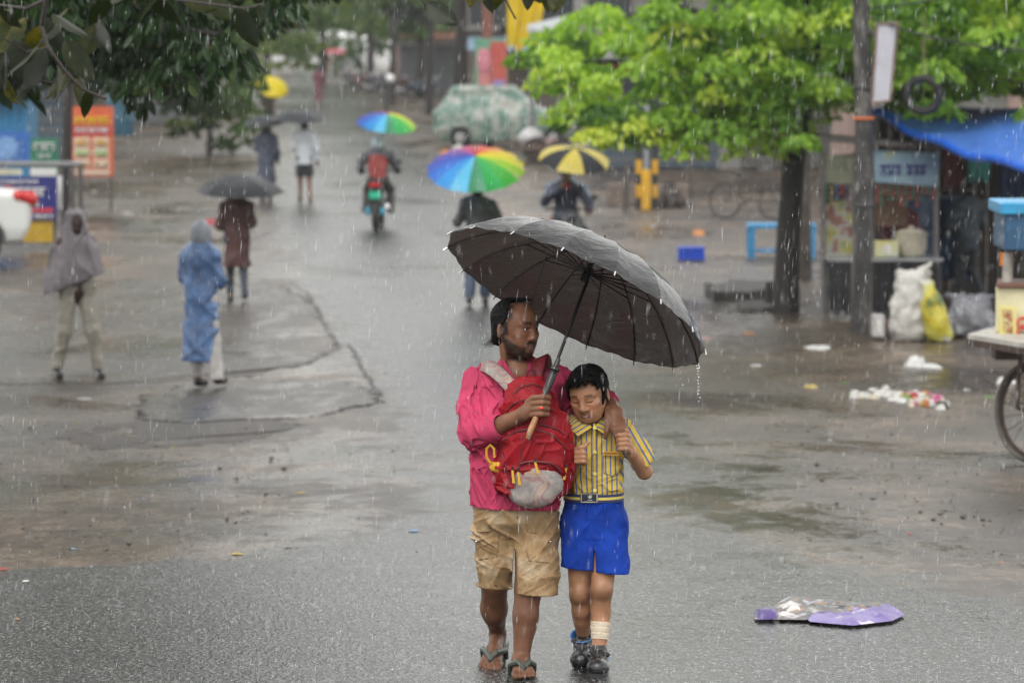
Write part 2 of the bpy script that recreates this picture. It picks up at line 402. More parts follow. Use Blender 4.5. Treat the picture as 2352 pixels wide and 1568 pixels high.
ys = np.concatenate([np.arange(-25, 12, 3.), np.arange(12, 60, .3), np.arange(60, 120, 1.), np.arange(120, 421, 10.)])
xs = np.concatenate([np.arange(-145, -20, 12.), np.arange(-20, 20, .35), np.arange(20, 146, 12.)])
def hump(X, Y):
    return .012 * np.sin(X * 1.7 + 2 * np.sin(Y * .45)) * np.sin(Y * 1.1 + X * .6) + .01 * np.sin(X * 3.1 + Y * 2.3)
def gsurf(X, Y): return gz(Y) + .5 * hump(X, Y) * sstep(150, 60, Y) - .012
ground = grid_sheet('ground', xs, ys, gsurf, mat_dirt)
Lb = [(-600, 1330), (0, 1312), (350, 1298), (700, 1262), (880, 1215), (985, 1150), (1010, 1060), (955, 965), (880, 905), (785, 800), (705, 680), (650, 570), (615, 480), (640, 300), (662, 200), (690, 120), (700, 75)]
Rb = [(2900, 1430), (2352, 1388), (2000, 1310), (1620, 1225), (1500, 1140), (1525, 1000), (1470, 800), (1300, 630), (1000, 400), (840, 240), (775, 160), (735, 110), (712, 75)]
def bound(B, s):
    P = np.array([G(*b)[:2] for b in B]); P = P[np.argsort(P[:, 1])]
    y = np.concatenate([[-25, 12], P[:, 1]]); x = np.concatenate([[s * 9, s * 9], P[:, 0]])
    return lambda q: np.interp(q, y, x) + .08 * np.sin(q * 1.13 + s)
road_lb, road_rb = bound(Lb, -1), bound(Rb, 1)
ys = np.concatenate([np.arange(-24, 14, 2.), np.arange(14, 45, .07), np.arange(45, 100, .4), np.arange(100, 320, 4.)])
wa = .9
tt = np.concatenate([[-2 * wa, -wa, -.6 * wa, -.3 * wa], np.linspace(0, 1, 41), [.3 * wa, .6 * wa, wa, 2 * wa]])
lx, rx = road_lb(ys), road_rb(ys)
X = np.stack([lx + q for q in tt[:4]] + [lx + (rx - lx) * q for q in tt[4:-4]] + [rx + q for q in tt[-4:]]); Yg = np.broadcast_to(ys[None, :], X.shape)
wid = rx - lx; A_ = np.stack([0 * lx + 0, 0 * lx + .0, 0 * lx + .17, 0 * lx + .34] + [np.clip(.5 + np.minimum((q) * wid, (1 - q) * wid) * .5, 0, 1) for q in tt[4:-4]] + [0 * lx + .34, 0 * lx + .17, 0 * lx, 0 * lx])
Z = gz(Yg) + .004 + 0 * X; Z[0] -= .06; Z[-1] -= .06
nx, ny = X.shape; i = np.arange(nx - 1)[:, None] * ny + np.arange(ny - 1)[None, :]
road = tag(fast('road', np.stack([X.ravel(), Yg.ravel(), Z.ravel()], 1), np.stack([i, i + ny, i + ny + 1, i + 1], -1).reshape(-1, 4), mat_road, None, True, {'asph': A_.ravel()}, (0, 0, 0)), kind='structure')
rg = random.Random(5)
def jag(pts, n, amp, seed):
    "closed outline (grid points) -> jagged ground points"
    q = random.Random(seed); P = [G(*p) for p in pts]; out = []
    for a, b in zip(P, P[1:] + P[:1]):
        L = np.linalg.norm(b[:2] - a[:2]); m = max(2, int(L / n))
        for k in range(m):
            p = a + (b - a) * k / m; j = amp * min(1, L); p = p + np.array([q.uniform(-j, j), q.uniform(-j, j) * 1.6, 0]); p[2] = max(gsurf(p[0], p[1]), gz(p[1]) + .004 if road_lb(p[1]) - .9 < p[0] < road_rb(p[1]) + .9 else -9); out.append(p)
    return out
def slab(name, pts, h, mat, seed, n=.12, amp=.05, kind='structure'):
    P = jag(pts, n, amp, seed); b = MB(); top = [p + np.array([0, 0, h]) for p in P]; bot = [p - np.array([0, 0, .06]) for p in P]; k = len(P)
    b.add(top + bot, [tuple(range(k))] + [(i, k + i, k + (i + 1) % k, (i + 1) % k) for i in range(k)])
    return tag(b.build(name, mat, None), kind=kind)
# older raised surfacing left of the lane, its broken edge towards the viewer
slab('old_pavement', [(-200, 700), (300, 640), (640, 655), (705, 690), (775, 800), (700, 838), (560, 862), (380, 872), (230, 882), (60, 880), (-200, 885)], .007, mat_slab, 1, .06, .09)
slab('old_pavement', [(330, 905), (560, 880), (800, 882), (860, 905), (870, 925), (720, 958), (560, 962), (430, 968), (330, 960)], .012, mat_slab, 2, .06, .08)
mat_crack = M('crack_mud', (.02, .017, .014), .5)
def crack(pts, w_, seed):
    q = random.Random(seed); P = [G(*p) for p in pts]; L_, R_ = [], []
    Q = []
    for a, b in zip(P, P[1:]):
        m = max(2, int(np.linalg.norm(b - a) / .08))
        Q += [a + (b - a) * k / m for k in range(m)]
    for p in Q:
        jx, jy = q.uniform(-.03, .03), q.uniform(-.05, .05); ww = w_ * q.uniform(.0, .75)
        L_.append((p[0] - ww + jx, p[1] + jy - ww, gz(p[1] + jy - ww) + .0125)); R_.append((p[0] + ww + jx, p[1] + jy + ww, gz(p[1] + jy + ww) + .0125))
    n = len(Q); b = MB(); b.add(L_ + R_, [(i, i + 1, n + i + 1, n + i) for i in range(n - 1)])
    return b.build('crack', mat_crack, road)
crack([(672, 655), (705, 672), (735, 720), (745, 752), (782, 798)], .035, 1)
crack([(635, 880), (700, 886), (760, 905), (850, 918)], .03, 2)
crack([(800, 790), (835, 850), (862, 892), (880, 905)], .03, 3)
crack([(835, 852), (900, 862)], .02, 4)
crack([(600, 832), (690, 845)], .03, 5)
crack([(750, 965), (850, 958), (960, 950)], .02, 6)
# bare earth where the surfacing has gone
slab('mud_patch', [(150, 1000), (330, 962), (480, 965), (600, 962), (690, 975), (600, 1000), (420, 1022), (250, 1028)], .003, M('bare_mud', (.045, .033, .024), .5, .45, 3, .8, 30), 7, .04, .13)
# ------------------------------------------------------------------ heads
def basis(yaw, pitch=0, roll=0):
    "columns: forward, left, up; yaw 0 looks at the camera, positive turns to the right of the picture"
    f = np.array([math.sin(yaw), -math.cos(yaw), 0]); l = np.array([math.cos(yaw), math.sin(yaw), 0]); u = np.array([0, 0, 1.])
    c, s = math.cos(pitch), math.sin(pitch); f, u = f * c - u * s, u * c + f * s          # pitch > 0 looks down
    c, s = math.cos(roll), math.sin(roll); l, u = l * c + u * s, u * c - l * s
    return np.stack([f, l, u], 1)
class Head:
    def __init__(s, o, B, sc_, child=False): s.o = np.array(o, float); s.B = B; s.s = sc_; s.child = child
    def p(s, f, l, u): return s.o + s.B @ (np.array([f, l, u]) * s.s)
    def inv(s, P): return ((P - s.o) @ s.B) / s.s
    def ell(s, sd, c, r, k=.012, op='u', R2=None):
        sd.ell(s.p(*c), np.array(r) * s.s, s.B if R2 is None else s.B @ R2, k * s.s, op)
    def cone(s, sd, a, b, r0, r1=None, k=.01, op='u'): sd.cone(s.p(*a), s.p(*b), r0 * s.s, (r0 if r1 is None else r1) * s.s, k * s.s, op)
    def skull(s, sd, grow=0):
        ch = s.child
        s.ell(sd, (-.012, 0, .045), (.096 + grow, .077 + grow, .08 + grow), .02)
        s.ell(sd, (.025, 0, .02), (.068 + grow, .07 + grow, .08 + grow), .03)
    def face(s, sd):
        ch = s.child; s.skull(sd)
        s.ell(sd, (.032, 0, -.022), (.06, .06, .075), .02)
        s.ell(sd, (.035, 0, -.062), (.05, .052 - .004 * ch, .042), .025)
        s.ell(sd, (.07, 0, -.088 + .008 * ch), (.022, .026, .02), .022)
        for q in (-1, 1):
            s.cone(sd, (-.0, .055 * q, -.035), (.05, .036 * q, -.085 + .008 * ch), .016, .018, .03)     # jaw line
            s.ell(sd, (.062, .042 * q, -.012), (.026, .022, .022), .02)                     # cheek
            s.ell(sd, (.058, .034 * q, -.045), (.026, .022, .026), .02)
            s.ell(sd, (.102, .031 * q, .013), (.017, .018, .0125), .01, 's')                # eye socket
            s.cone(sd, (.088, .012 * q, .032), (.074, .05 * q, .032), .008 - .002 * ch, .006, .014)    # brow ridge
            s.cone(sd, (.0885, .017 * q, .0208), (.0775, .047 * q, .0192), .0045, .0035, .004)       # upper lid
            s.cone(sd, (.0865, .018 * q, .0045), (.0775, .046 * q, .0058), .004, .003, .005)         # lower lid
            s.ell(sd, (.096, .0155 * q, -.0265), (.012, .0092, .009), .008)                   # nostril wing
            s.ell(sd, (-.012, .083 * q, -.003), (.019, .008, .032), .006, 'u', np.array(basis(0)) @ np.eye(3) if False else rot2(q * .35, -.15))
            s.ell(sd, (-.004, .0925 * q, .001), (.009, .006, .017), .003, 's')
            s.cone(sd, (.0875, .0, -.0525), (.0775, .025 * q, -.0555), .0075, .0042, .005)      # upper lip
            s.cone(sd, (.0875, .0, -.0655), (.0775, .022 * q, -.0615), .0088, .0042, .005)     # lower lip
        s.cone(sd, (.088, 0, .022), (.104, 0, -.016), .0085, .0125, .012)                   # nose bridge
        s.ell(sd, (.105, 0, -.0225), (.0125, .014, .0115), .01)
        s.cone(sd, (.097, 0, -.035), (.088, 0, -.046), .005, .005, .01)
        s.cone(sd, (.099, -.02, -.0592), (.099, .02, -.0592), .0022, .0022, .003, 's')       # mouth line
        for q in (-1, 1): s.ell(sd, (.105, .006 * q, -.0345), (.004, .0035, .004), .002, 's')
    def eye(s, q, look, parent, f0=.0765):
        "eyeball child with white, iris"
        c = s.p(f0, .0318 * q, .0125); r = .0134 * s.s
        mb = MB(); mb.ball((0, 0, 0), r, 16, 12); V = np.array(mb.v); d = s.B @ np.array(look); d = d / np.linalg.norm(d)
        mb2 = MB(); mb2.ball((0, 0, 0), 1, 20, 24); V = np.array(mb2.v); V = V / np.linalg.norm(V, axis=1)[:, None]
        t = V @ d; col = np.where(t[:, None] > .9, np.array([[.004, .003, .003]]), np.where(t[:, None] > .78, np.array([[.03, .014, .008]]), np.array([[.62, .57, .52]])))
        fast('eye', V * r + c, mb2.f, M('eye', (1, 1, 1), .12, .03, attr='col'), parent, True, {'col': col})
def rot2(a, b):
    ca, sa, cb, sb = math.cos(a), math.sin(a), math.cos(b), math.sin(b)
    return np.array([[ca, -sa, 0], [sa, ca, 0], [0, 0, 1]]) @ np.array([[cb, 0, sb], [0, 1, 0], [-sb, 0, cb]])
mat_skin_man = M('skin_dark', (1, 1, 1), .36, .2, 22, .14, 110, attr='col', sub=.12, spec=.22)
mat_skin_boy = M('skin_brown', (1, 1, 1), .36, .14, 22, .1, 110, attr='col', sub=.12, spec=.3)
mat_hair = M('black_hair', (.003, .0027, .0027), .55, .3, 60, .4, 90, spec=.1)
def strands(name, curves, r, mat, parent):
    b = MB()
    for c in curves: b.tube(c, [r * (1 - .75 * i / (len(c) - 1)) for i in range(len(c))], 4, False)
    o = b.build(name, mat, parent, True); o['kind'] = 'stuff'; return o
def finger(sd, pts, r, k=.004): sd.limb(pts, r, k)
D0 = 16.7
def U(X, Y, d=0.): return W(X, Y, D0 + d)
# ================================================================== the man
mb_ = G(1165, 1566); man_base = np.array([U(1180, 1500)[0], D0, gz(D0)])
man = empty('person', man_base, 'balding bearded man in pink shirt and tan shorts holding the black umbrella', 'person')
HM = Head(U(1183, 758, 0), basis(R(50), R(3), R(-3)), 1.06)
lo, hi = U(1010, 1640), U(1500, 660); res = .0045
def man_body(sd):
    HM.face(sd)
    sd.limb([U(1176, 790, .015), U(1186, 842, .03)], [.058, .066], .02); sd.ell(U(1192, 868, -.02), (.075, .052, .075), None, .02)
    z = lambda Y: U(1180, Y)[2]; xx = lambda X: U(X, 900)[0]
    sd.loft([(z(856), xx(1188), D0 + .03, .10, .06), (z(885), xx(1186), D0 + .03, .165, .085), (z(950), xx(1184), D0 + .02, .17, .105), (z(1050), xx(1183), D0 + .02, .15, .1), (z(1150), xx(1183), D0 + .02, .165, .105), (z(1215), xx(1183), D0 + .02, .15, .10)], .03)
    # right arm, elbow bent, hand closed on the umbrella
    el = U(1092, 1000, -.07); wr = U(1203, 950, -.25)
    sd.limb([U(1106, 876, .03), el, U(1122, 990, -.15), wr], [.045, .04, .044, .03], .02)
    sd.cone(wr, U(1228, 928, -.25), .03, .032, .015)
    sd.cone(U(1210, 944, -.25), U(1232, 938, -.255), .029, .028, .012)
    # left arm goes round behind the boy, hand over his shoulder
    sd.limb([U(1278, 878, .04), U(1330, 955, .17), U(1388, 924, .09)], [.045, .04, .033], .02)
    wl = U(1402, 930, .0)
    sd.limb([U(1388, 924, .09), wl], [.033, .031], .015)
    sd.limb([wl, U(1411, 950, -.055), U(1413, 975, -.085)], [.031, .036, .03], .014)
    sd.cone(U(1420, 948, -.05), U(1424, 974, -.08), .024, .022, .012)
    # legs
    k1 = U(1136, 1335, .03); sd.limb([U(1140, 1200, .02), k1, U(1135, 1395, .12), U(1143, 1450, .26)], [.085, .06, .056, .034], .02)
    sd.ell(U(1134, 1392, .14), (.05, .055, .09), None, .03)
    k2 = U(1214, 1350, -.075); sd.limb([U(1226, 1200, .0), k2, U(1207, 1415, -.1), U(1197, 1512, -.13)], [.085, .06, .052, .035], .02)
    sd.ell(U(1207, 1420, -.07), (.05, .055, .1), None, .03)
# feet: left one pushing off on its toes, right one flat
FL = dict(ank=U(1143, 1458, .27)); gl = D0 + .0
toeL = np.array([U(1128, 1545, .06)[0], D0 + .06, gz(D0 + .06) + .03]); heelL = U(1146, 1462, .295)
ankR = U(1197, 1512, -.13); heelR = np.array([U(1193, 1540, -.12)[0], D0 - .10, gz(D0 - .1) + .045]); toeR = np.array([U(1203, 1600, -.36)[0], D0 - .34, gz(D0 - .34) + .035])
def foot(sd, heel, ball, ank, side, flatup, s=1.0):
    ax = ball - heel; L = np.linalg.norm(ax); ax = ax / L; lat = np.cross(ax, flatup); lat /= np.linalg.norm(lat); up = np.cross(lat, ax)
    sd.limb([ank, heel + ax * .02 + up * .02], [.034 * s, .032 * s], .02)
    sd.cone(heel, ball, .029 * s, .027 * s, .015)
    sd.cone(ank + up * -.01, ball + up * .004, .034 * s, .022 * s, .02)
    sd.cone(heel + ax * L * .6 + lat * .018, ball + lat * .026, .026 * s, .021 * s, .015); sd.cone(heel + ax * L * .6 - lat * .018, ball - lat * .026, .026 * s, .021 * s, .015)
    for i in range(5):
        q = (i - 2) * .0175 * side; ln = (.056, .058, .052, .046, .038)[i]; rr = (.0135, .0105, .01, .0095, .009)[i]
        b = ball + lat * q * 1.15 - up * .006; sd.limb([b, b + ax * ln * .55 + up * .004, b + ax * ln - up * .004], [rr * 1.1, rr, rr], .004)
    return ax, lat, up, L
def hand_right(sd):
    # four fingers wrapped round the shaft, thumb over the far side
    for i in range(4):
        y = 911 + 13.2 * i; k = U(1225 - i * 1.0, y + 2, -.272); p = U(1246 - i * .5, y, -.298); t = U(1260 - i, y + 1, -.275); e = U(1257 - i, y + 2, -.245)
        sd.limb([U(1212, y * .6 + 944 * .4, -.25), k, p, t, e], [.015, .0138, .0122, .0112, .0102], .003)
    sd.limb([U(1212, 936, -.23), U(1232, 915, -.215), U(1252, 907, -.225)], [.016, .014, .011], .006)
def hand_left(sd):
    # hangs over the boy's shoulder: thumb at the near side, fingers going down into his fist
    sd.limb([U(1398, 940, -.05), U(1396, 968, -.09), U(1394, 990, -.105), U(1390, 1004, -.1)], [.019, .0145, .012, .010], .004)
    for i, (x0, x1, x2, y2) in enumerate(((1406, 1408, 1416, 1020), (1414, 1417, 1424, 1024), (1422, 1426, 1432, 1022), (1429, 1435, 1439, 1000))):
        sd.limb([U(x0, 965, -.085), U(x1, 985, -.115), U(x2, 1003, -.12), U(x2 + 2, y2, -.105)], [.0145, .0122, .0112, .0098], .0025)
def man_col(V):
    h = HM.inv(V); c = np.tile(np.array([[.19, .088, .05]]), (len(V), 1))
    face = (h[:, 2] > -.13) & (h[:, 2] < .16) & (np.abs(h[:, 1]) < .11) & (h[:, 0] > -.13)
    n = 1 + .12 * vnoise(V, 18, 3); c *= n[:, None]
    # warm cheeks, nose, ears
    wm = np.exp(-((h[:, 0] - .08) ** 2 + (np.abs(h[:, 1]) - .04) ** 2 + (h[:, 2] + .015) ** 2) / .0008) * face; c = c * (1 + wm[:, None] * np.array([.45, .3, .25]))
    # beard, moustache
    u, f, l = h[:, 2], h[:, 0], np.abs(h[:, 1])
    line = -.018 - .48 * np.maximum(f, 0)
    jaw = sstep(.004, -.014, u - line) * sstep(-.016, .004, f) * sstep(-.135, -.112, u) * face
    side = sstep(.05, .03, u) * sstep(-.03, -.01, u) * sstep(.03, .016, f) * sstep(-.012, .0, f) * (l > .05) * face
    mus = np.exp(-((u + .0435 + .12 * l) / .0072) ** 2) * sstep(.066, .076, f) * sstep(.036, .026, l)
    gap = np.exp(-((u + .0605) / .010) ** 2) * sstep(.028, .018, l) * sstep(.07, .078, f)
    soul = np.exp(-((u + .076) / .007) ** 2) * sstep(.034, .022, l) * sstep(.06, .07, f)
    beard = np.clip(jaw * (1 - gap) * (1 - .65 * soul) * (.84 + .12 * vnoise(V, 120, 5)) + side * .85, 0, 1); beard = np.maximum(beard, mus * .97)
    c = c * (1 - beard[:, None]) + np.array([.009, .007, .006]) * beard[:, None]
    lips = gap * (np.abs(u + .0605) < .012); c = c * (1 - .5 * lips[:, None]) + np.array([.12, .045, .04]) * (.5 * lips[:, None])
    brow = np.exp(-((u - .037 - .0) / .0075) ** 2) * sstep(.01, .016, l) * sstep(.055, .045, l) * sstep(.06, .07, f) * face; c = c * (1 - .9 * brow[:, None]) + .008 * .9 * brow[:, None]
    lid = np.exp(-((u - .0185) / .0025) ** 2) * (l > .016) * (l < .048) * (f > .06) * face; c = c * (1 - .7 * lid[:, None])
    hl = np.interp(u, [-.08, .0, .03, .055, .09, .12, .14], [-.03, -.006, .012, .036, .03, .02, .04]); sc_ = sstep(.022, -.01, f - hl) * (u > -.03) * (u < .2) * (l < .077) * (f > -.15) * (.8 + .3 * vnoise(V, 90, 8)); sc_ = np.clip(sc_, 0, 1); c = c * (1 - .9 * sc_[:, None]) + .006 * .9 * sc_[:, None]
    low_tone = sstep(1.15, .3, V[:, 2] - man_base[2]) ; c = c * (1 - .25 * low_tone[:, None])  # skin tone darkens towards the feet
    nail = 0
    return c
mn = np.minimum(lo, hi); mx = np.maximum(lo, hi); mn[1] = D0 - .5; mx[1] = D0 + .42
def merged(parts, name, mat, parent, colf):
    Vs, Fs, o = [], [], 0
    for sd in parts:
        V, F = sd.mesh(); V = relax(V, F, 1, .4); Vs.append(V); Fs.append(F + o); o += len(V)
    V = np.concatenate(Vs); return fast(name, V, np.concatenate(Fs), mat, parent, True, {'col': colf(V)})
# body below the neck, then the head and both hands at a finer grain, one skin
sdb = SD(mn, [mx[0], mx[1], U(1180, 842)[2]], res); man_body(sdb)
up_l = -np.cross(np.array([1., 0, 0]), (toeL - heelL) / np.linalg.norm(toeL - heelL))
axL, latL, upL, LL = foot(sdb, heelL, toeL, U(1143, 1452, .265), 1, up_l)
axR, latR, upR, LR = foot(sdb, heelR, toeR, ankR, -1, np.array([0, 0, 1.]))
hand_left(sdb); hand_right(sdb)
sdh = SD(HM.o - .19, HM.o + .19, .0026); man_body(sdh); sdh.half([0, 0, U(1180, 845)[2]], (0, 0, -1))
merged([sdb, sdh], 'body', mat_skin_man, man, man_col)
for q in (-1, 1): HM.eye(q, (.93, .3, .0), man, .0748)
# hair: bald at the front, long and wet at the nape
sd = SD(HM.o - .2, HM.o + .2, .003); HM.skull(sd, .009)
HM.ell(sd, (-.045, 0, -.015), (.055, .07, .06), .02)
HM.cone(sd, (-.06, -.035, -.03), (-.064, -.045, -.06), .02, .01, .02)
I = np.stack(np.meshgrid(*sd.ax, indexing='ij'), -1).reshape(-1, 3); h = HM.inv(I).reshape(tuple(sd.n) + (3,)); del I
line = np.interp(h[..., 2], [-.12, .0, .03, .055, .09, .12, .14], [-.03, -.012, .004, .022, .012, -.005, .0]) + .035 * sstep(.06, .0, np.abs(h[..., 1])) * sstep(.1, .125, h[..., 2]) + .0025 * np.sin(h[..., 1] * 160 + h[..., 2] * 120)
cut = h[..., 0] - line
ear = np.sqrt((h[..., 0] + .01) ** 2 + (h[..., 2] + .008) ** 2) - .031
sd.D = np.maximum(np.maximum(sd.D, cut * HM.s), np.where(np.abs(h[..., 1]) > .06, -ear, -1))
sd.D = np.maximum(sd.D, -(h[..., 2] + .064 + .008 * np.sin(h[..., 1] * 140))); sd.wrinkle(.004, 110, 4); del h, line, cut, ear
hair = sdobj('hair', sd, mat_hair, man, None, 1)
rg = np.random.default_rng(8); cs = []
for i in range(90):
    l = rg.uniform(-.075, .05); u0 = rg.uniform(-.055, -.03); a = HM.p(-.062 - .012 * rg.random(), l, u0); ln = rg.uniform(.012, .034)
    cs.append([a, a + HM.B @ np.array([-.010, l * .08, -ln * .5]), a + HM.B @ np.array([-.014 - rg.uniform(0, .012), l * .1, -ln * .85]), a + HM.B @ np.array([-.02 - rg.uniform(0, .035), l * .2, -ln * (.85 + .3 * rg.random())])])
for i in range(60):
    l = rg.uniform(-.05, .05); a = HM.p(rg.uniform(-.03, .03), l, .122 + .004 * rg.random()); cs.append([a, a + HM.B @ np.array([.02, 0, .01]), a + HM.B @ np.array([.04, rg.uniform(-.02, .02), .006]), a + HM.B @ np.array([.055, rg.uniform(-.02, .02), -.006])])
for i in range(0):
    l = rg.choice([-1, 1]) * rg.uniform(.0, .075); u0 = rg.uniform(.0, .11); a = HM.p(-.07 + rg.uniform(-.02, .05), l * 1.05, u0); cs.append([a, a + HM.B @ np.array([-.022, l * .25, -.01]), a + HM.B @ np.array([-.034, l * .2, -.045])])
strands('hair_strands', cs, .0008, mat_hair, man)
# shirt
zM = lambda Y: U(1180, Y)[2]; xM = lambda X: U(X, 900)[0]
sd = SD([xM(1035), D0 - .36, zM(1185)], [xM(1425), D0 + .32, zM(795)], .004)
sd.loft([(zM(1166), xM(1181), D0 + .01, .187, .135), (zM(1100), xM(1181), D0 + .01, .187, .132), (zM(1000), xM(1183), D0 + .01, .182, .128), (zM(930), xM(1186), D0 + .02, .195, .125), (zM(880), xM(1187), D0 + .03, .205, .11), (zM(858), xM(1188), D0 + .03, .175, .09), (zM(838), xM(1188), D0 + .035, .09, .075), (zM(828), xM(1188), D0 + .035, .072, .07)], .03)
sd.limb([U(1100, 872, .03), U(1083, 940, -.02), U(1090, 996, -.075), U(1134, 984, -.165)], [.062, .058, .058, .054], .03)
sd.limb([U(1282, 872, .04), U(1320, 935, .15), U(1345, 945, .17), U(1396, 922, .075)], [.064, .06, .056, .046], .03)
sd.wrinkle(.008, 20, 11, None, (1, 1, .6)); sd.crease(.014, 26, 13, (1, 1, .55), .6); sd.crease(.008, 55, 14, (1, 1, .5), .5)
sd.cone(U(1128, 986, -.155), U(1139, 982, -.175), .06, .06, .006)            # rolled cuff
sd.half(U(1143, 981, -.118), U(1160, 973, -.14) - U(1130, 986, -.10)) if False else None
sd.half(U(1147, 978, -.185), U(1160, 973, -.21) - U(1120, 990, -.14)) if False else sd.cone(U(1152, 977, -.195), U(1215, 950, -.28), .046, .06, .004, 's')
sd.cone(U(1179, 815, .0), U(1188, 845, .03), .062, .058, .004, 's')             # neck opening
sd.cone(U(1192, 835, -.08), U(1194, 885, -.14), .052, .014, .004, 's')
sd.half(U(1180, 1164), (-.03, 0, -1))
mat_pink = M('pink_cotton', (.42, .045, .105), .75, .36, 5, .1, 200, spec=.12)
shirt = sdobj('shirt', sd, mat_pink, man)
def collar(pts_out, pts_in, name, mat, parent, th=.006):
    b = MB(); n = len(pts_out); o = np.array([0, -th, 0.]); a = [np.array(p) for p in pts_out + pts_in]
    F = [(i, i + 1, n + i + 1, n + i) for i in range(n - 1)]; b.add(a + [p + o for p in a], F + [tuple(2 * n + j for j in f[::-1]) for f in F] + [(0, n, 3 * n, 2 * n), (n - 1, 3 * n - 1, 4 * n - 1, 2 * n - 1)] + [(i, 2 * n + i, 2 * n + i + 1, i + 1) for i in range(n - 1)] + [(n + i, n + i + 1, 3 * n + i + 1, 3 * n + i) for i in range(n - 1)])
    return b.build(name, mat, parent, True)
collar([U(1140, 838, .05), U(1150, 868, -.06), U(1180, 905, -.118)], [U(1156, 806, .06), U(1160, 832, -.05), U(1190, 880, -.112)], 'collar', mat_pink, man)
collar([U(1238, 826, .05), U(1240, 850, -.06), U(1214, 885, -.12)], [U(1216, 812, .06), U(1213, 838, -.055), U(1203, 872, -.112)], 'collar', mat_pink, man)
# shorts
def sdshorts(sd, waist, legs, hemr):
    sd.loft(waist, .02)
    for (a, b, r0, r1) in legs: sd.cone(a, b, r0, r1, .025)
sd = SD([xM(1060), D0 - .32, zM(1390)], [xM(1310), D0 + .3, zM(1135)], .0045)
sd.loft([(zM(1228), xM(1184), D0 + .015, .17, .085), (zM(1195), xM(1184), D0 + .01, .183, .125), (zM(1140), xM(1184), D0 + .01, .176, .125)], .02)
sd.limb([U(1138, 1212, .015), U(1140, 1290, .03), U(1137, 1395, .06)], [.096, .084, .073], .03)
sd.limb([U(1228, 1212, .0), U(1229, 1290, -.045), U(1231, 1405, -.085)], [.1, .1, .101], .03)
sd.wrinkle(.006, 20, 21, None, (1, 1, 1.2)); sd.crease(.012, 26, 23, (.8, 1, 1.3), .5); sd.crease(.006, 60, 24, (.8, 1, 1.2), .45)
# front seams, fly, cargo pocket edges stand proud of the cloth
SEAMS = (((1188, 1175), (1188, 1225)), ((1120, 1200), (1128, 1216)), ((1095, 1222), (1132, 1218)), ((1207, 1195), (1212, 1222)), ((1212, 1222), (1272, 1226)), ((1208, 1260), (1216, 1287)), ((1216, 1287), (1262, 1292)), ((1100, 1284), (1142, 1279)), ((1142, 1279), (1146, 1225)))
sd.ell(U(1183, 1330, .0), (.009, .3, .14), None, .014, 's')
sd.half(U(1180, 1354), (-.05, .0, -1))
for a, r in ((U(1138, 1362, .055), .055), (U(1230, 1362, -.09), .08)): sd.cone(a + np.array([0, 0, -.035]), a - np.array([0, 0, .15]), r, r, .003, 's')
m, t, b = nodes('tan_canvas'); tc = N(t, 'ShaderNodeTexCoord'); n1 = N(t, 'ShaderNodeTexNoise', i_Scale=7.0, i_Detail=6.0, i_Roughness=.65); t.links.new(tc.outputs['Object'], n1.inputs['Vector'])
rp = ramp(t, [(.3, (.15, .088, .036)), (.5, (.30, .19, .088)), (.66, (.42, .33, .22))], n1.outputs[0]); t.links.new(rp.outputs[0], b.inputs['Base Color']); b.inputs['Roughness'].default_value = .7
n2 = N(t, 'ShaderNodeTexNoise', i_Scale=260.0); t.links.new(tc.outputs['Object'], n2.inputs['Vector']); bp = N(t, 'ShaderNodeBump', i_Strength=.35, i_Distance=.004); t.links.new(n2.outputs[0], bp.inputs['Height']); t.links.new(bp.outputs[0], b.inputs['Normal'])
shorts = sdobj('shorts', sd, m, man)
def front(sd, X, Y, d0=-.1):
    p = U(X, Y, d0); i = int(np.clip(round((p[0] - sd.lo[0]) / sd.res), 0, sd.n[0] - 1)); k = int(np.clip(round((p[2] - sd.lo[2]) / sd.res), 0, sd.n[2] - 1))
    j = np.argmax(sd.D[i, :, k] < 0); return U(X, Y, float(sd.ax[1][j]) - D0)
for a, b in SEAMS:
    P = [front(sd, a[0] + (b[0] - a[0]) * f, a[1] + (b[1] - a[1]) * f) + [0, .001, 0] for f in np.linspace(0, 1, 9)]
    MB().tube(P, .0042, 6).build('seam', M('tan_seam', (.2, .125, .055), .7, .2, 20), man, True)
for q in (U(1094, 1243, -.09), U(1264, 1243, -.105)): MB().ball(q, .006, 10, 8).build('pocket_stud', M('stud_metal', (.5, .5, .48), .25, metal=1), man, True)
# flip-flops
mat_ff = M('olive_rubber', (.055, .065, .05), .4, .25, 20, .3, 90)
def flipflop(heel, ball, ax, lat, up, L, drop):
    n = 22; out = []
    prof = [(-.055, .0), (-.048, .03), (-.01, .044), (.4 * L, .046), (.75 * L, .056), (L, .064), (L + .05, .058), (L + .078, .034), (L + .086, 0)]
    h = heel - up * drop; pts = [(a, b_) for a, b_ in prof] + [(a, -b_) for a, b_ in prof[-2:0:-1]]
    P = [h + ax * a + lat * b_ for a, b_ in pts]; b = MB(); b.prism(P, -up * .017); so = b.build('flip_flop_sole', mat_ff, man)
    s = h + ax * (L + .022) + up * .018; c1 = h + ax * L * .55 + lat * .045; c2 = h + ax * L * .55 - lat * .045; b = MB()
    b.tube([c1 + lat * .008 - up * .004, c1 + lat * .006 + ax * .02 + up * .045, s + lat * .022 - ax * .035 + up * .052, s + up * .034, s - up * .02], [.010, .013, .014, .010, .006], 8)
    b.tube([c2 - lat * .008 - up * .004, c2 - lat * .006 + ax * .02 + up * .045, s - lat * .022 - ax * .035 + up * .052, s + up * .034], [.010, .013, .014, .010], 8)
    b.build('flip_flop_strap', mat_ff, man, True)
flipflop(heelL, toeL, axL, latL, upL, LL, .03); flipflop(heelR, toeR, axR, latR, upR, LR, .028)
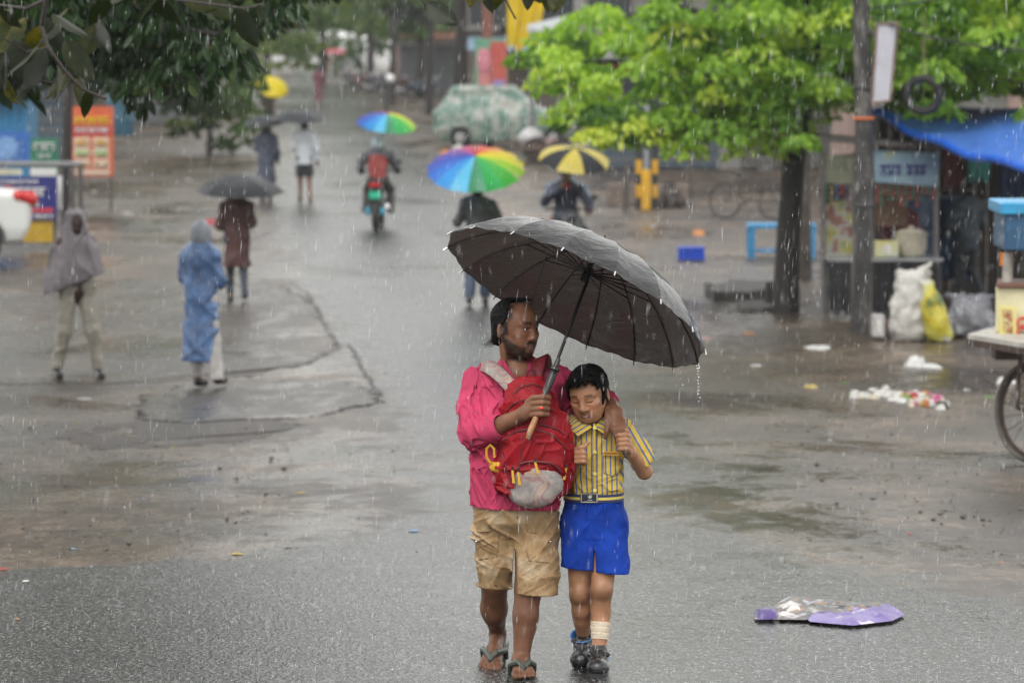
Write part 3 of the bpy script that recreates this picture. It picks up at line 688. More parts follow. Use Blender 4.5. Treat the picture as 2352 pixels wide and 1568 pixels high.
MB().torus(U(1243, 937, -.294), U(1259, 938, -.294) - U(1240, 936, -.294), .0135, .0025, 16, 6).build('ring', M('ring_metal', (.6, .5, .3), .25, metal=1), man, True)
MB().ball(U(1244, 937, -.311), (.008, .006, .0065), 10, 8).build('coral_stone', M('coral_stone', (.8, .05, .03), .25, .05), man, True)
# ================================================================== the boy
boy_base = np.array([U(1362, 1560)[0], D0 + .02, gz(D0 + .02)])
boy = empty('person', boy_base, 'schoolboy in yellow and blue striped shirt and bright blue shorts looking down', 'person')
HB = Head(U(1353, 908, -.03), basis(R(-20), R(19), R(5)), .99, True)
def boy_body(sd):
    HB.face(sd); z = lambda Y: U(1360, Y)[2]; xx = lambda X: U(X, 1000)[0]
    sd.limb([U(1356, 935, .02), U(1362, 975, .03)], [.042, .048], .02)
    sd.loft([(z(975), xx(1366), D0 + .03, .11, .06), (z(1000), xx(1366), D0 + .03, .125, .075), (z(1060), xx(1364), D0 + .02, .115, .08), (z(1130), xx(1364), D0 + .02, .105, .078), (z(1180), xx(1364), D0 + .02, .115, .085)], .03)
    # left arm up to the man's hand
    sd.limb([U(1432, 985, .03), U(1480, 1082, .0), U(1450, 1040, -.10)], [.038, .034, .024], .015)
    sd.limb([U(1450, 1040, -.10), U(1438, 1020, -.135)], [.024, .026], .012)
    # right arm bent, hand pointing
    sd.limb([U(1308, 985, .03), U(1300, 1105, -.0), U(1325, 1058, -.13)], [.038, .032, .023], .015)
    sd.limb([U(1325, 1058, -.13), U(1330, 1042, -.15)], [.023, .026], .012)
    # legs
    sd.limb([U(1332, 1200, .03), U(1332, 1365, .03), U(1336, 1400, .06), U(1341, 1475, .16)], [.07, .046, .042, .028], .015)
    sd.ell(U(1332, 1362, .0), (.036, .036, .04), None, .02); sd.ell(U(1336, 1410, .09), (.038, .042, .065), None, .02)
    sd.limb([U(1396, 1200, .03), U(1382, 1355, -.03), U(1380, 1400, -.01), U(1375, 1512, -.06)], [.07, .047, .042, .029], .015)
    sd.ell(U(1382, 1352, -.05), (.036, .034, .04), None, .02); sd.ell(U(1381, 1408, .015), (.038, .042, .065), None, .02)
def boy_hands(sd):
    for i in range(4):   # left fist closed on the man's fingers
        y = 998 + 10.5 * i; sd.limb([U(1444 + i, y + 6, -.135), U(1437, y, -.165), U(1423 + i, y + 1, -.172), U(1418 + i, y + 3, -.155)], [.0125, .012, .011, .01], .003)
    sd.limb([U(1446, 1022, -.12), U(1444, 1000, -.115), U(1439, 988, -.13)], [.013, .0115, .0095], .004)
    # right hand: forefinger up to the right, others curled
    sd.limb([U(1330, 1040, -.16), U(1341, 1028, -.175), U(1352, 1015, -.18)], [.0125, .0105, .008], .004)
    for i in range(3):
        y = 1040 + 10 * i; sd.limb([U(1324, y, -.165), U(1340, y - 1, -.185), U(1345, y + 3, -.172), U(1338, y + 5, -.16)], [.012, .0115, .0105, .0095], .003)
    sd.limb([U(1322, 1032, -.15), U(1334, 1027, -.175), U(1344, 1024, -.18)], [.012, .0105, .009], .004)
def boy_col(V):
    h = HB.inv(V); c = np.tile(np.array([[.39, .2, .112]]), (len(V), 1)); c *= (1 + .07 * vnoise(V, 16, 9))[:, None]
    u, f, l = h[:, 2], h[:, 0], np.abs(h[:, 1]); face = (u > -.13) & (u < .16) & (l < .11) & (f > -.13)
    wm = np.exp(-((f - .08) ** 2 + (l - .04) ** 2 + (u + .02) ** 2) / .0009) * face; c = c * (1 + wm[:, None] * np.array([.3, .12, .1]))
    brow = np.exp(-((u - .037 + .15 * np.maximum(0, l - .035)) / .005) ** 2) * sstep(.012, .018, l) * sstep(.055, .045, l) * (f > .06) * face; c = c * (1 - .8 * brow[:, None]) + .008 * .8 * brow[:, None]
    lid = np.exp(-((u - .0055 - 12 * (l - .031) ** 2) / .0028) ** 2) * (l > .014) * (l < .047) * (f > .06) * face; c = c * (1 - .95 * lid[:, None])
    lips = np.exp(-((u + .061) / .0095) ** 2) * sstep(.03, .018, l) * (f > .072) * face; c = c * (1 - .65 * lips[:, None]) + np.array([.36, .10, .09]) * .65 * lips[:, None]; mo = np.exp(-((u + .0605 + 6 * l * l) / .0036) ** 2) * sstep(.024, .016, l) * (f > .07) * face; c = c * (1 - .85 * mo[:, None])
    teeth = np.exp(-((u + .059) / .0022) ** 2) * sstep(.016, .011, l) * (f > .072) * face; c = c * (1 - .8 * teeth[:, None]) + np.array([.6, .56, .5]) * .8 * teeth[:, None]
    kn = np.exp(-((V[:, 2] - U(1380, 1360)[2]) / .04) ** 2) * (V[:, 1] < D0); c = c * (1 - .25 * kn[:, None])
    return c
x0, x1 = U(1270, 1000)[0], U(1525, 1000)[0]
sdb = SD([x0, D0 - .3, U(1360, 1575)[2]], [x1, D0 + .3, U(1360, 965)[2]], .0042); boy_body(sdb); boy_hands(sdb)
sdh = SD(HB.o - .18, HB.o + .18, .0026); boy_body(sdh); sdh.half([0, 0, U(1360, 968)[2]], (0, 0, -1))
for q in (-1, 1):      # lids lowered over the eyes
    HB.ell(sdh, (.0735, .0315 * q, .0125), (.0165, .0165, .0125), .006); HB.cone(sdh, (.089, .02 * q, .0035), (.0805, .044 * q, .0045), .0028, .002, .003)
merged([sdb, sdh], 'body', mat_skin_boy, boy, boy_col)
# hair
sd = SD(HB.o - .2, HB.o + .2, .003); HB.skull(sd, .012); HB.ell(sd, (-.045, 0, -.005), (.058, .074, .06), .02)
HB.cone(sd, (.062, .05, .1), (.084, -.02, .088), .016, .014, .02); HB.cone(sd, (.066, -.055, .085), (.084, -.02, .086), .014, .012, .02)
for q in (-1, 1): HB.cone(sd, (.02, .07 * q, .04), (.025, .07 * q, .0), .014, .006, .01)
I = np.stack(np.meshgrid(*sd.ax, indexing='ij'), -1).reshape(-1, 3); h = HB.inv(I).reshape(tuple(sd.n) + (3,)); del I
lowf = .088 + .12 * h[..., 1] + .006 * np.sin(h[..., 1] * 190) + .004 * np.sin(h[..., 1] * 420 + 1) - .05 * sstep(.055, .072, np.abs(h[..., 1]))
cutf = np.where(h[..., 0] > .035, lowf - h[..., 2], -1) ; cutb = -.055 - h[..., 2]
ear = np.sqrt((h[..., 0] + .008) ** 2 + (h[..., 2] + .006) ** 2) - .03
sd.D = np.maximum(np.maximum(sd.D, np.maximum(cutf, cutb)), np.where(np.abs(h[..., 1]) > .055, -ear, -1)); sd.wrinkle(.005, 110, 9); del h, lowf, cutf, cutb, ear
sdobj('hair', sd, mat_hair, boy)
rg = np.random.default_rng(18); cs = []
for i in range(90):
    l = rg.uniform(-.07, .07); a = HB.p(.075 + .015 * rg.random() - 6 * l * l, l, .1 + .02 * rg.random() - 3 * l * l); cs.append([a, a + HB.B @ np.array([.016, -.008, -.006]), a + HB.B @ np.array([.021, -.018, -.018]), a + HB.B @ np.array([.016, -.026 - .02 * rg.random(), -.018 - .016 * rg.random()])])
for i in range(120):
    th = rg.uniform(0, 6.28); cs.append([HB.p(-.012 + .110 * math.sin(q) * math.cos(th), .091 * math.sin(q) * math.sin(th), .045 + .095 * math.cos(q)) for q in (.25, .55, .85, 1.1)])
strands('hair_strands', cs, .0009, mat_hair, boy)
# striped shirt: stripe coordinate stored along the cloth
SHO_L, SL_L = U(1436, 985, .03), U(1474, 1050, .0); SHO_R, SL_R = U(1305, 985, .03), U(1300, 1075, .0)
def stripes(V):
    x = V[:, 0] - U(1364, 1000)[0]; s = np.where(np.abs(x) < .2, x, x) + .006 * vnoise(V, 9, 4)
    # sleeves run their stripes along the arm
    for a, b, sg in ((SHO_L, SL_L, 1), (SHO_R, SL_R, -1)):
        d = (b - a) / np.linalg.norm(b - a); rel = V - a; al = rel @ d; lat = np.cross(d, [0, 1, 0]); m = sstep(-.01, .015, al) * ((x * sg) > .112)
        s = np.where(m > .5, rel @ lat * .9 + .4, s)
    return s
m, t, b = nodes('striped_cotton'); at = N(t, 'ShaderNodeAttribute', attribute_name='stripe'); L = t.links.new
mul = N(t, 'ShaderNodeMath', operation='MULTIPLY', i_1=1 / .0225); L(at.outputs['Fac'], mul.inputs[0]); fr = N(t, 'ShaderNodeMath', operation='FRACT'); L(mul.outputs[0], fr.inputs[0])
Y_, B_ = (.62, .43, .045), (.075, .12, .33)
rp = ramp(t, [(0, Y_), (.30, Y_), (.33, B_), (.60, B_), (.63, Y_), (.80, Y_), (.81, (.55, .47, .2)), (.84, Y_)], fr.outputs[0]); L(rp.outputs[0], b.inputs['Base Color']); b.inputs['Roughness'].default_value = .65
tc = N(t, 'ShaderNodeTexCoord'); n2 = N(t, 'ShaderNodeTexNoise', i_Scale=240.0); L(tc.outputs['Object'], n2.inputs['Vector']); bp = N(t, 'ShaderNodeBump', i_Strength=.25, i_Distance=.004); L(n2.outputs[0], bp.inputs['Height']); L(bp.outputs[0], b.inputs['Normal'])
mat_stripe = m
zB = lambda Y: U(1360, Y)[2]; xB = lambda X: U(X, 1000)[0]
sd = SD([xB(1270), D0 - .16, zB(1150)], [xB(1510), D0 + .2, zB(935)], .004)
sd.loft([(zB(1137), xB(1364), D0 + .02, .122, .095), (zB(1120), xB(1365), D0 + .02, .126, .1), (zB(1060), xB(1366), D0 + .02, .123, .095), (zB(1010), xB(1367), D0 + .025, .132, .09), (zB(985), xB(1368), D0 + .03, .135, .075), (zB(970), xB(1366), D0 + .03, .1, .06), (zB(958), xB(1362), D0 + .03, .06, .055)], .02)
sd.limb([U(1430, 985, .03), U(1462, 1030, .01), U(1476, 1058, .0)], [.05, .05, .056], .02)
sd.limb([U(1310, 985, .03), U(1300, 1040, .01), U(1299, 1085, -.0)], [.05, .05, .052], .02)
sd.wrinkle(.004, 28, 31, None, (1, 1, .6)); sd.crease(.008, 36, 33, (1, 1, .6), .5); sd.crease(.004, 80, 34, (1, 1, .6), .4)
sd.half(U(1478, 1056, .0), (.72, 0, -.7)) if False else None
sd.cone(U(1470, 1050, .0), U(1505, 1110, -.0), .047, .055, .003, 's'); sd.cone(U(1299, 1075, .0), U(1300, 1120, -.02), .043, .05, .003, 's')
sd.cone(U(1356, 940, .01), U(1361, 965, .02), .05, .047, .003, 's'); sd.cone(U(1362, 955, -.06), U(1363, 975, -.07), .018, .008, .003, 's')
sd.cone(U(1365, 975, -.078), U(1366, 1135, -.085), .006, .006, .004)      # button band
shirtb = sdobj('shirt', sd, mat_stripe, boy, {'stripe': stripes}); sdshirt = sd
def bfront(X, Y):
    sd = sdshirt; p = U(X, Y, -.08); i = int(np.clip(round((p[0] - sd.lo[0]) / sd.res), 0, sd.n[0] - 1)); k = int(np.clip(round((p[2] - sd.lo[2]) / sd.res), 0, sd.n[2] - 1)); col = sd.D[i, :, k]
    j = int(np.argmax(col < 0)); d_ = float(sd.ax[1][j]); 
    if j > 0: d_ -= sd.res * float(col[j] / (col[j] - col[j - 1] - 1e-9))
    return U(X, Y, d_ - D0)
def bcollar(P):
    o = collar(P[0], P[1], 'collar', mat_stripe, boy, .005); V = np.array([v.co[:] for v in o.data.vertices]); n = len(P[0])
    a = o.data.attributes.new('stripe', 'FLOAT', 'POINT'); d = np.array(P[0][-1]) - np.array(P[0][0]); d = d / np.linalg.norm(d); a.data.foreach_set('value', (V @ d).astype(np.float32))
bcollar(([U(1304, 965, .0), U(1310, 985, -.055), U(1328, 1002, -.085)], [U(1310, 950, .04), U(1326, 958, -.03), U(1360, 980, -.078)]))
bcollar(([U(1408, 958, .0), U(1404, 990, -.055), U(1396, 1003, -.085)], [U(1396, 940, .04), U(1388, 955, -.03), U(1364, 980, -.078)]))
mat_btn = M('yellow_button', (.75, .62, .12), .3, .05)
for y in (982, 1038, 1088, 1126): MB().lathe([(.0035, -.004), (.0085, -.003), (.0085, .001), (.005, .002)], U(1366, y, -.09 if y > 1000 else -.092), (0, -1, 0), 12).build('button', mat_btn, boy, True)
b = MB(); b.box(U(1404, 1041, -.082), (.034, .003, .0085)); pk = b.build('name_badge', M('badge_cloth', (.52, .25, .03), .6), boy)
V, F = [], []; n = 12
for i in range(n + 1):
    for j in range(n + 1):
        fx_, fy_ = i / n, j / n; X = 1386 + 38 * fx_; Y = 1046 + (40 + 6 * (1 - abs(2 * fx_ - 1))) * fy_; V.append(bfront(X, Y) + [0, -.0025 - .002 * math.sin(math.pi * fx_) * math.sin(math.pi * fy_), 0])
F = [(i * (n + 1) + j, i * (n + 1) + j + 1, (i + 1) * (n + 1) + j + 1, (i + 1) * (n + 1) + j) for i in range(n) for j in range(n)]; po = fast('pocket', np.array(V), F, mat_stripe, boy)
P = [bfront(X, Y) + [0, -.003, 0] for X, Y in ((1386, 1047), (1386, 1066), (1387, 1085), (1396, 1089), (1405, 1093), (1414, 1089), (1423, 1085), (1424, 1066), (1424, 1047))]; MB().tube(P, .0014, 5).build('pocket_stitching', M('dark_stitch', (.1, .09, .12), .7), boy, True)
V = np.array([v.co[:] for v in po.data.vertices]) + boy_base; a = po.data.attributes.new('stripe', 'FLOAT', 'POINT'); a.data.foreach_set('value', (stripes(V) + .006).astype(np.float32))
def text(name, body, size, loc, mat, parent, rx=90, rz=0, ry=0, ext=.0006, align='CENTER'):
    cu = bpy.data.curves.new(name, 'FONT'); cu.body = body; cu.size = size; cu.align_x = align; cu.align_y = 'CENTER'; cu.extrude = ext; cu.resolution_u = 3
    o = bpy.data.objects.new(name, cu); COL.objects.link(o)
    dg = bpy.context.evaluated_depsgraph_get(); me = bpy.data.meshes.new_from_object(o.evaluated_get(dg)); bpy.data.objects.remove(o)
    me.materials.clear(); me.materials.append(mat); ob = bpy.data.objects.new(name, me); COL.objects.link(ob)
    ob.rotation_euler = (R(rx), R(ry), R(rz)); ob.location = (np.array(loc, float) - (base_of(parent) if parent else 0)).tolist()
    if parent: ob.parent = parent
    return ob
text('badge_lettering', 'DIVYANSH PUBLIC SC', .0085, U(1404, 1041, -.0865), M('dark_thread', (.03, .012, .008), .7), boy)
# shorts, belt
sd = SD([xB(1270), D0 - .18, zB(1330)], [xB(1460), D0 + .22, zB(1125)], .0042)
sd.loft([(zB(1222), xB(1365), D0 + .02, .136, .075), (zB(1185), xB(1365), D0 + .02, .138, .1), (zB(1134), xB(1364), D0 + .02, .122, .1)], .015)
sd.limb([U(1332, 1205, .01), U(1331, 1360, .02)], [.086, .074], .03); sd.limb([U(1398, 1205, .01), U(1402, 1360, -.01)], [.086, .08], .03)
sd.wrinkle(.004, 22, 41, None, (1, 1, .5)); sd.crease(.01, 26, 43, (1, 1, .5), .5); sd.crease(.004, 60, 44, (1, 1, .6), .4)
for x in (1316, 1345, 1388, 1418): sd.cone(U(x, 1160, -.088), U(x - 2 + (x > 1365) * 6, 1215, -.1), .006, .001, .006)
sd.ell(U(1365, 1318, .0), (.006, .3, .12), None, .012, 's'); sd.cone(U(1364, 1165, -.095), U(1365, 1240, -.1), .003, .003, .006, 's'); sd.half(U(1362, 1308), (-.1, .0, -1))
for a, r in ((U(1331, 1330, .02), .06), (U(1402, 1330, -.01), .064)): sd.cone(a + np.array([0, 0, .0]), a - np.array([0, 0, .1]), r, r, .003, 's')
mat_blue_sh = M('royal_blue_cotton', (.010, .048, .34), .75, .4, 6, .1, 200, spec=.12)
sdobj('shorts', sd, mat_blue_sh, boy)
for k, (zz, mm) in enumerate(((1133.5, 'belt_navy'), (1139.5, 'belt_yellow'), (1145.5, 'belt_navy'))):
    mat = M(mm, (.02, .03, .1) if k != 1 else (.62, .5, .1), .6); V, F = [], []; n = 48
    for i in range(n):
        a = 2 * math.pi * i / n
        for dr, dz in ((0, -.006), (.004, -.006), (.004, .0055), (0, .0055)): V.append((xB(1364) + (.1285 + dr) * math.copysign(abs(math.cos(a)) ** .87, math.cos(a)), D0 + .02 + (.106 + dr) * math.copysign(abs(math.sin(a)) ** .87, math.sin(a)), zB(zz) + dz))
    for i in range(n):
        for q in range(4): F.append((i * 4 + q, ((i + 1) % n) * 4 + q, ((i + 1) % n) * 4 + (q + 1) % 4, i * 4 + (q + 1) % 4))
    fast('belt', np.array(V), F, mat, boy, False)
bu = MB().box(U(1353, 1143, -.096), (.0375, .004, .0225), bev=.003).build('belt_buckle', M('buckle_steel', (.55, .52, .42), .3, metal=1), boy)
MB().box(U(1353, 1143, -.101), (.032, .002, .0175)).build('buckle_plate', M('buckle_black', (.012, .014, .025), .3), bu)
MB().torus(U(1355, 1139, -.1045), (0, 1, 0), .0082, .0014, 18, 5).box(U(1355, 1139, -.104), (.004, .001, .004)).box(U(1355, 1148, -.104), (.01, .001, .0012)).box(U(1353, 1152, -.104), (.024, .001, .0012)).build('buckle_crest', M('crest_silver', (.6, .58, .5), .35, metal=1), bu)
# bandage, socks, shoes
m_b = M('gauze', (.62, .53, .40), .85, .15, 30, .5, 160)
ka, kb = U(1380.5, 1428, -.022), U(1377.5, 1467, -.038); kd = kb - ka; kl = np.linalg.norm(kd); b = MB()
prof = []
for i in range(17): f = i / 16; prof.append((.0455 - .006 * f + .0012 * math.sin(i * 2.4) + (.0016 if i % 5 == 2 else 0), kl * f))
b.lathe([(.03, -.001)] + prof + [(.028, kl + .001)], ka, kd, 26); b.build('bandage', m_b, boy, True)
MB().tube([ka + kd * .1 + np.array([-.037, -.005, 0]), ka + kd * .25 + np.array([-.043, -.008, 0]), ka + kd * .42 + np.array([-.04, -.006, 0])], [.003, .004, .001], 5).build('loose_gauze_end', m_b, boy, True)
m_s = M('blue_sock', (.05, .22, .58), .8, .2, 40, .4, 200)
def ring_sock(a, c, r0, r1):
    ax = np.array(c) - np.array(a); L = np.linalg.norm(ax); MB().lathe([(r1 * .8, 0), (r0, .0), (r0, L * .55), (r1, L), (r1 - .006, L), (r0 - .008, L * .6)], a, ax, 20).build('sock', m_s, boy, True)
ring_sock(U(1343, 1495, .165), U(1338, 1457, .12), .04, .056); ring_sock(U(1374, 1532, -.075), U(1376, 1502, -.062), .041, .044)
mat_shoe = M('black_leather_wet', (.012, .012, .013), .22, .3, 30, .5, 70, coat=.3)
def shoe(heel, toe, name):
    sd = SD(np.minimum(heel, toe) - .09, np.maximum(heel, toe) + .09, .004); ax = (toe - heel) / np.linalg.norm(toe - heel); up = np.array([0, 0, 1.]) - ax * ax[2]; up /= np.linalg.norm(up); lat = np.cross(ax, up); L = np.linalg.norm(toe - heel)
    sd.cone(heel + up * .03, toe + up * .018, .037, .034, .02); sd.cone(heel + up * .06, heel + up * .03 + ax * .05, .04, .04, .02); sd.ell(toe + up * .02 - ax * .02, (.05, .05, .036), None, .02)
    sd.cone(heel + up * .072, heel + up * .085 + ax * .01, .037, .036, .01); sd.cone(heel + up * .088 + ax * .004, heel + up * .12, .03, .03, .003, 's')
    for s_ in (-1, 1): sd.cone(heel + up * .075 + ax * .055 + lat * .018 * s_, heel + up * .05 + ax * .085 + lat * .03 * s_, .008, .008, .004)
    sd.cone(heel + up * .062 + ax * .06 - lat * .04, heel + up * .062 + ax * .06 + lat * .04, .012, .012, .006)
    sd.half(heel - up * .006, -up); o = sdobj('shoe', sd, mat_shoe, boy)
    P = [heel + ax * a + lat * b_ - up * .003 for a, b_ in ((-.045, .0), (-.035, .028), (.05, .036), (L * .8, .044), (L + .025, .03), (L + .04, 0), (L + .025, -.03), (L * .8, -.044), (.05, -.036), (-.035, -.028))]
    MB().prism(P, -up * .017).build('sole', M('shoe_sole', (.02, .02, .021), .5), o)
yh = D0 - .06; shoe(np.array([U(1374, 1530, -.08)[0], yh, gz(yh) + .022]), np.array([U(1374, 1560, -.25)[0], yh - .19, gz(yh - .19) + .022]), 'r')
yh = D0 + .14; shoe(np.array([U(1341, 1500, .17)[0], yh + .03, gz(yh) + .075]), np.array([U(1334, 1540, .02)[0], yh - .14, gz(yh - .14) + .022]), 'l')
# ------------------------------------------------------------------ umbrellas
def perp(n):
    n = np.array(n, float); n /= np.linalg.norm(n); e1 = np.cross(n, [0, 1, 0]); e1 /= np.linalg.norm(e1); return n, e1, np.cross(n, e1)
def umbrella(name, label, apex, axis, Rr, depth, nr, mats, handle, rib=.0025, sag=.05, phase=0., group=None, rib_mat=None, shaft_mat=None, handle_mat=None, big=False, base=None):
    n, e1, e2 = perp(axis); apex = np.array(apex, float); handle = np.array(handle, float)
    root = empty(name, handle if base is None else base, label, 'umbrella', group)
    thm = R(62); rib_mat = rib_mat or M('umbrella_rib', (.012, .012, .013), .3, metal=.6); shaft_mat = shaft_mat or rib_mat
    def pt(ph, t, off=0):
        r = Rr * math.sin(t * thm) / math.sin(thm); h = depth * (1 - math.cos(t * thm)) / (1 - math.cos(thm))
        return apex + (e1 * math.cos(ph) + e2 * math.sin(ph)) * r - n * (h + off)
    nt_, ns = (14, 9) if big else (8, 5)
    rq = random.Random(3)
    for i in range(nr):
        V, F = [], []; tw = rq.uniform(.7, 1.4)
        for a in range(nt_ + 1):
            for b in range(ns + 1):
                f = b / ns; t = a / nt_; s_ = math.sin(math.pi * f); ph = phase + 2 * math.pi * (i + f) / nr
                p = pt(ph, t); c = apex - n * depth * .7
                p = p - (p - (apex - n * np.dot(apex - p, n))) * (sag * s_ * t * t * tw)          # scalloped rim
                p = p - n * (.35 * sag * Rr * s_ * math.sin(math.pi * min(1, t * .95)) * tw)
                if big: p = p + n * (.0035 * s_ * math.sin(a * 2.1 + b * 1.7 + i * 2.3)) * t
                V.append(p)
        for a in range(nt_):
            for b in range(ns): q = a * (ns + 1) + b; F.append((q, q + 1, q + ns + 2, q + ns + 1))
        fast('canopy_panel', np.array(V), F, mats[i % len(mats)], root, True)
    run = apex - n * (depth * .52 + .0)
    # the shaft runs through the runner to the hand
    for i in range(nr):
        ph = phase + 2 * math.pi * i / nr
        MB().tube([pt(ph, t, .004) for t in np.linspace(.02, 1.0, 10 if big else 6)] + [pt(ph, 1.02, .003)], rib, 5).build('rib', rib_mat, root, True)
        if big:
            MB().tube([run + (e1 * math.cos(ph) + e2 * math.sin(ph)) * .014, pt(ph, .5, .008)], rib * .9, 5).build('stretcher', rib_mat, root, True)
            MB().tube([pt(ph, .985, .002), pt(ph, 1.03, .002)], .0032, 6).build('rib_tip', M('tip_steel', (.7, .7, .7), .25, metal=1), root, True)
    MB().tube([apex + n * .045, apex, handle], [.004 if big else .006, .0075 if big else .009, .0075 if big else .009], 10).build('shaft', shaft_mat, root, True)
    return root, n
m, t, b = nodes('black_umbrella_cloth'); L = t.links.new; b.inputs['Roughness'].default_value = .2; b.inputs['Coat Weight'].default_value = .6; b.inputs['Coat Roughness'].default_value = .05; b.inputs['Base Color'].default_value = (.005, .005, .006, 1); b.inputs['Specular IOR Level'].default_value = .5
tc = N(t, 'ShaderNodeTexCoord'); n1 = N(t, 'ShaderNodeTexNoise', i_Scale=5.0, i_Detail=5.0, i_Distortion=.8); mp = N(t, 'ShaderNodeMapping'); mp.inputs['Rotation'].default_value = (0, .5, 0); mp.inputs['Scale'].default_value = (.5, 1.5, 2.4); L(tc.outputs['Object'], mp.inputs[0]); L(mp.outputs[0], n1.inputs['Vector'])
n3 = N(t, 'ShaderNodeTexNoise', i_Scale=120.0, i_Detail=2.0); L(tc.outputs['Object'], n3.inputs['Vector']); dr = ramp(t, [(.6, 0.), (.68, 1.)], n3.outputs[0])
ad = N(t, 'ShaderNodeMath', operation='MULTIPLY_ADD', i_1=.07); L(dr.outputs[0], ad.inputs[0]); L(n1.outputs[0], ad.inputs[2])
bp = N(t, 'ShaderNodeBump', i_Strength=1.0, i_Distance=.05); L(ad.outputs[0], bp.inputs['Height']); L(bp.outputs[0], b.inputs['Normal'])
tr = N(t, 'ShaderNodeBsdfTranslucent'); tr.inputs[0].default_value = (.07, .052, .045, 1); ms = N(t, 'ShaderNodeMixShader', i_Fac=.33); L(b.outputs[0], ms.inputs[1]); L(tr.outputs[0], ms.inputs[2]); L(ms.outputs[0], t.nodes['Material Output'].inputs[0])
mat_blackumb = m
apex = U(1380, 562, -.01); h_end = U(1231, 958, -.285)
umb, un = umbrella('umbrella', 'large open black umbrella with wooden handle sheltering the man and boy', apex, (.415, .335, .845), .617, .27, 16, [mat_blackumb], U(1240, 934, -.275), .0032, .03, .12, big=True)
bk = M('umbrella_black_plastic', (.01, .01, .011), .25, .1)
sd_ = (apex - U(1240, 934, -.275)); sd_ = sd_ / np.linalg.norm(sd_)
q0 = U(1256, 896, -.258); MB().lathe([(.009, -.03), (.012, -.028), (.013, .0), (.017, .035), (.017, .085), (.015, .09), (.022, .094), (.022, .106), (.012, .112), (.01, .15)], q0 + sd_ * .0, sd_, 16).build('runner_sleeve', bk, umb, True)
MB().lathe([(.012, -.04), (.018, -.035), (.02, .03), (.014, .05)], apex - un * .15, un, 14).build('runner', bk, umb, True)
MB().lathe([(.016, -.03), (.02, -.01), (.012, .012), (.006, .03)], apex, un, 14).build('ferrule', bk, umb, True)
MB().tube([U(1246, 922, -.268), U(1238, 940, -.275), U(1228, 965, -.285), U(1220, 985, -.29), U(1215, 998, -.285), U(1214, 1004, -.27)], [.010, .0115, .0125, .013, .013, .011], 12).build('handle', M('handle_wood', (.42, .21, .09), .4, .25, 40), umb, True)
MB().tube([U(1219, 700, .16), U(1254, 588, .12)], .004, 6).build('stretcher', bk, umb, True)
# ------------------------------------------------------------------ red school backpack worn on the chest
bag = empty('backpack', U(1228, 1165, -.15), 'red school backpack with pale printed pocket worn on the man\'s chest', 'backpack')
mat_red = M('red_nylon', (.26, .005, .012), .6, .4, 8, .12, 170, spec=.25); mat_dred = M('dark_red_nylon', (.11, .003, .008), .5, .25, 20, .3, 150)
zz = lambda Y: U(1228, Y, -.15)[2]; xx = lambda X: U(X, 1000, -.15)[0]
sd = SD([xx(1120), D0 - .32, zz(1185)], [xx(1335), D0 + .0, zz(850)], .004); dc = D0 - .15
sd.loft([(zz(1158), xx(1230), dc, .07, .05), (zz(1135), xx(1222), dc, .13, .075), (zz(1100), xx(1224), dc, .158, .085), (zz(1050), xx(1229), dc, .157, .083), (zz(1000), xx(1229), dc, .148, .078), (zz(950), xx(1222), dc, .132, .068), (zz(905), xx(1217), dc, .105, .055), (zz(880), xx(1216), dc, .07, .04), (zz(868), xx(1218), dc, .04, .025)], .015, p=2.5)
sd.ell(U(1232, 1030, -.2), (.115, .055, .13), None, .03); sd.ell(U(1218, 940, -.18), (.09, .05, .08), None, .03)
sd.wrinkle(.006, 16, 51); sd.crease(.013, 24, 53, (1, 1, 1), .5); sd.crease(.006, 50, 54, (1, 1, 1), .45)
def front(sd, X, Y):
    p = U(X, Y, -.22); i = np.clip(((p[0] - sd.lo[0]) / sd.res).round().astype(int), 0, sd.n[0] - 1); k = int(np.clip(round((p[2] - sd.lo[2]) / sd.res), 0, sd.n[2] - 1))
    j = np.argmax(sd.D[i, :, k] < 0); return U(X, Y, float(sd.ax[1][j]) - D0)
def seam(pts, r, name, mat, out=.002):
    Q = []
    for a, b_ in zip(pts, pts[1:]):
        for f in np.linspace(0, 1, 7)[:-1]: Q.append((a[0] + (b_[0] - a[0]) * f, a[1] + (b_[1] - a[1]) * f))
    Q.append(pts[-1]); P = [front(sd, *q) + np.array([0, -out, 0]) for q in Q]
    for k in range(3):
        P = [P[0]] + [(P[i - 1] + 2 * P[i] + P[i + 1]) / 4 for i in range(1, len(P) - 1)] + [P[-1]]
    MB().tube(P, r, 7).build(name, mat, bag, True)
seams = [[(1163, 945), (1180, 925), (1215, 917), (1250, 925), (1270, 945)], [(1155, 1010), (1185, 990), (1225, 985), (1270, 998), (1300, 1030)], [(1150, 1030), (1163, 1075), (1175, 1110)], [(1180, 905), (1195, 890), (1225, 880), (1250, 895)], [(1200, 1000), (1196, 1050), (1192, 1075)], [(1240, 975), (1280, 985), (1300, 1000)]]
V, F = sd.mesh(); V = relax(V, F, 1)
fast('main_compartment', V, F, mat_red, bag)
for q in seams: seam(q, .0055, 'piping', mat_dred)
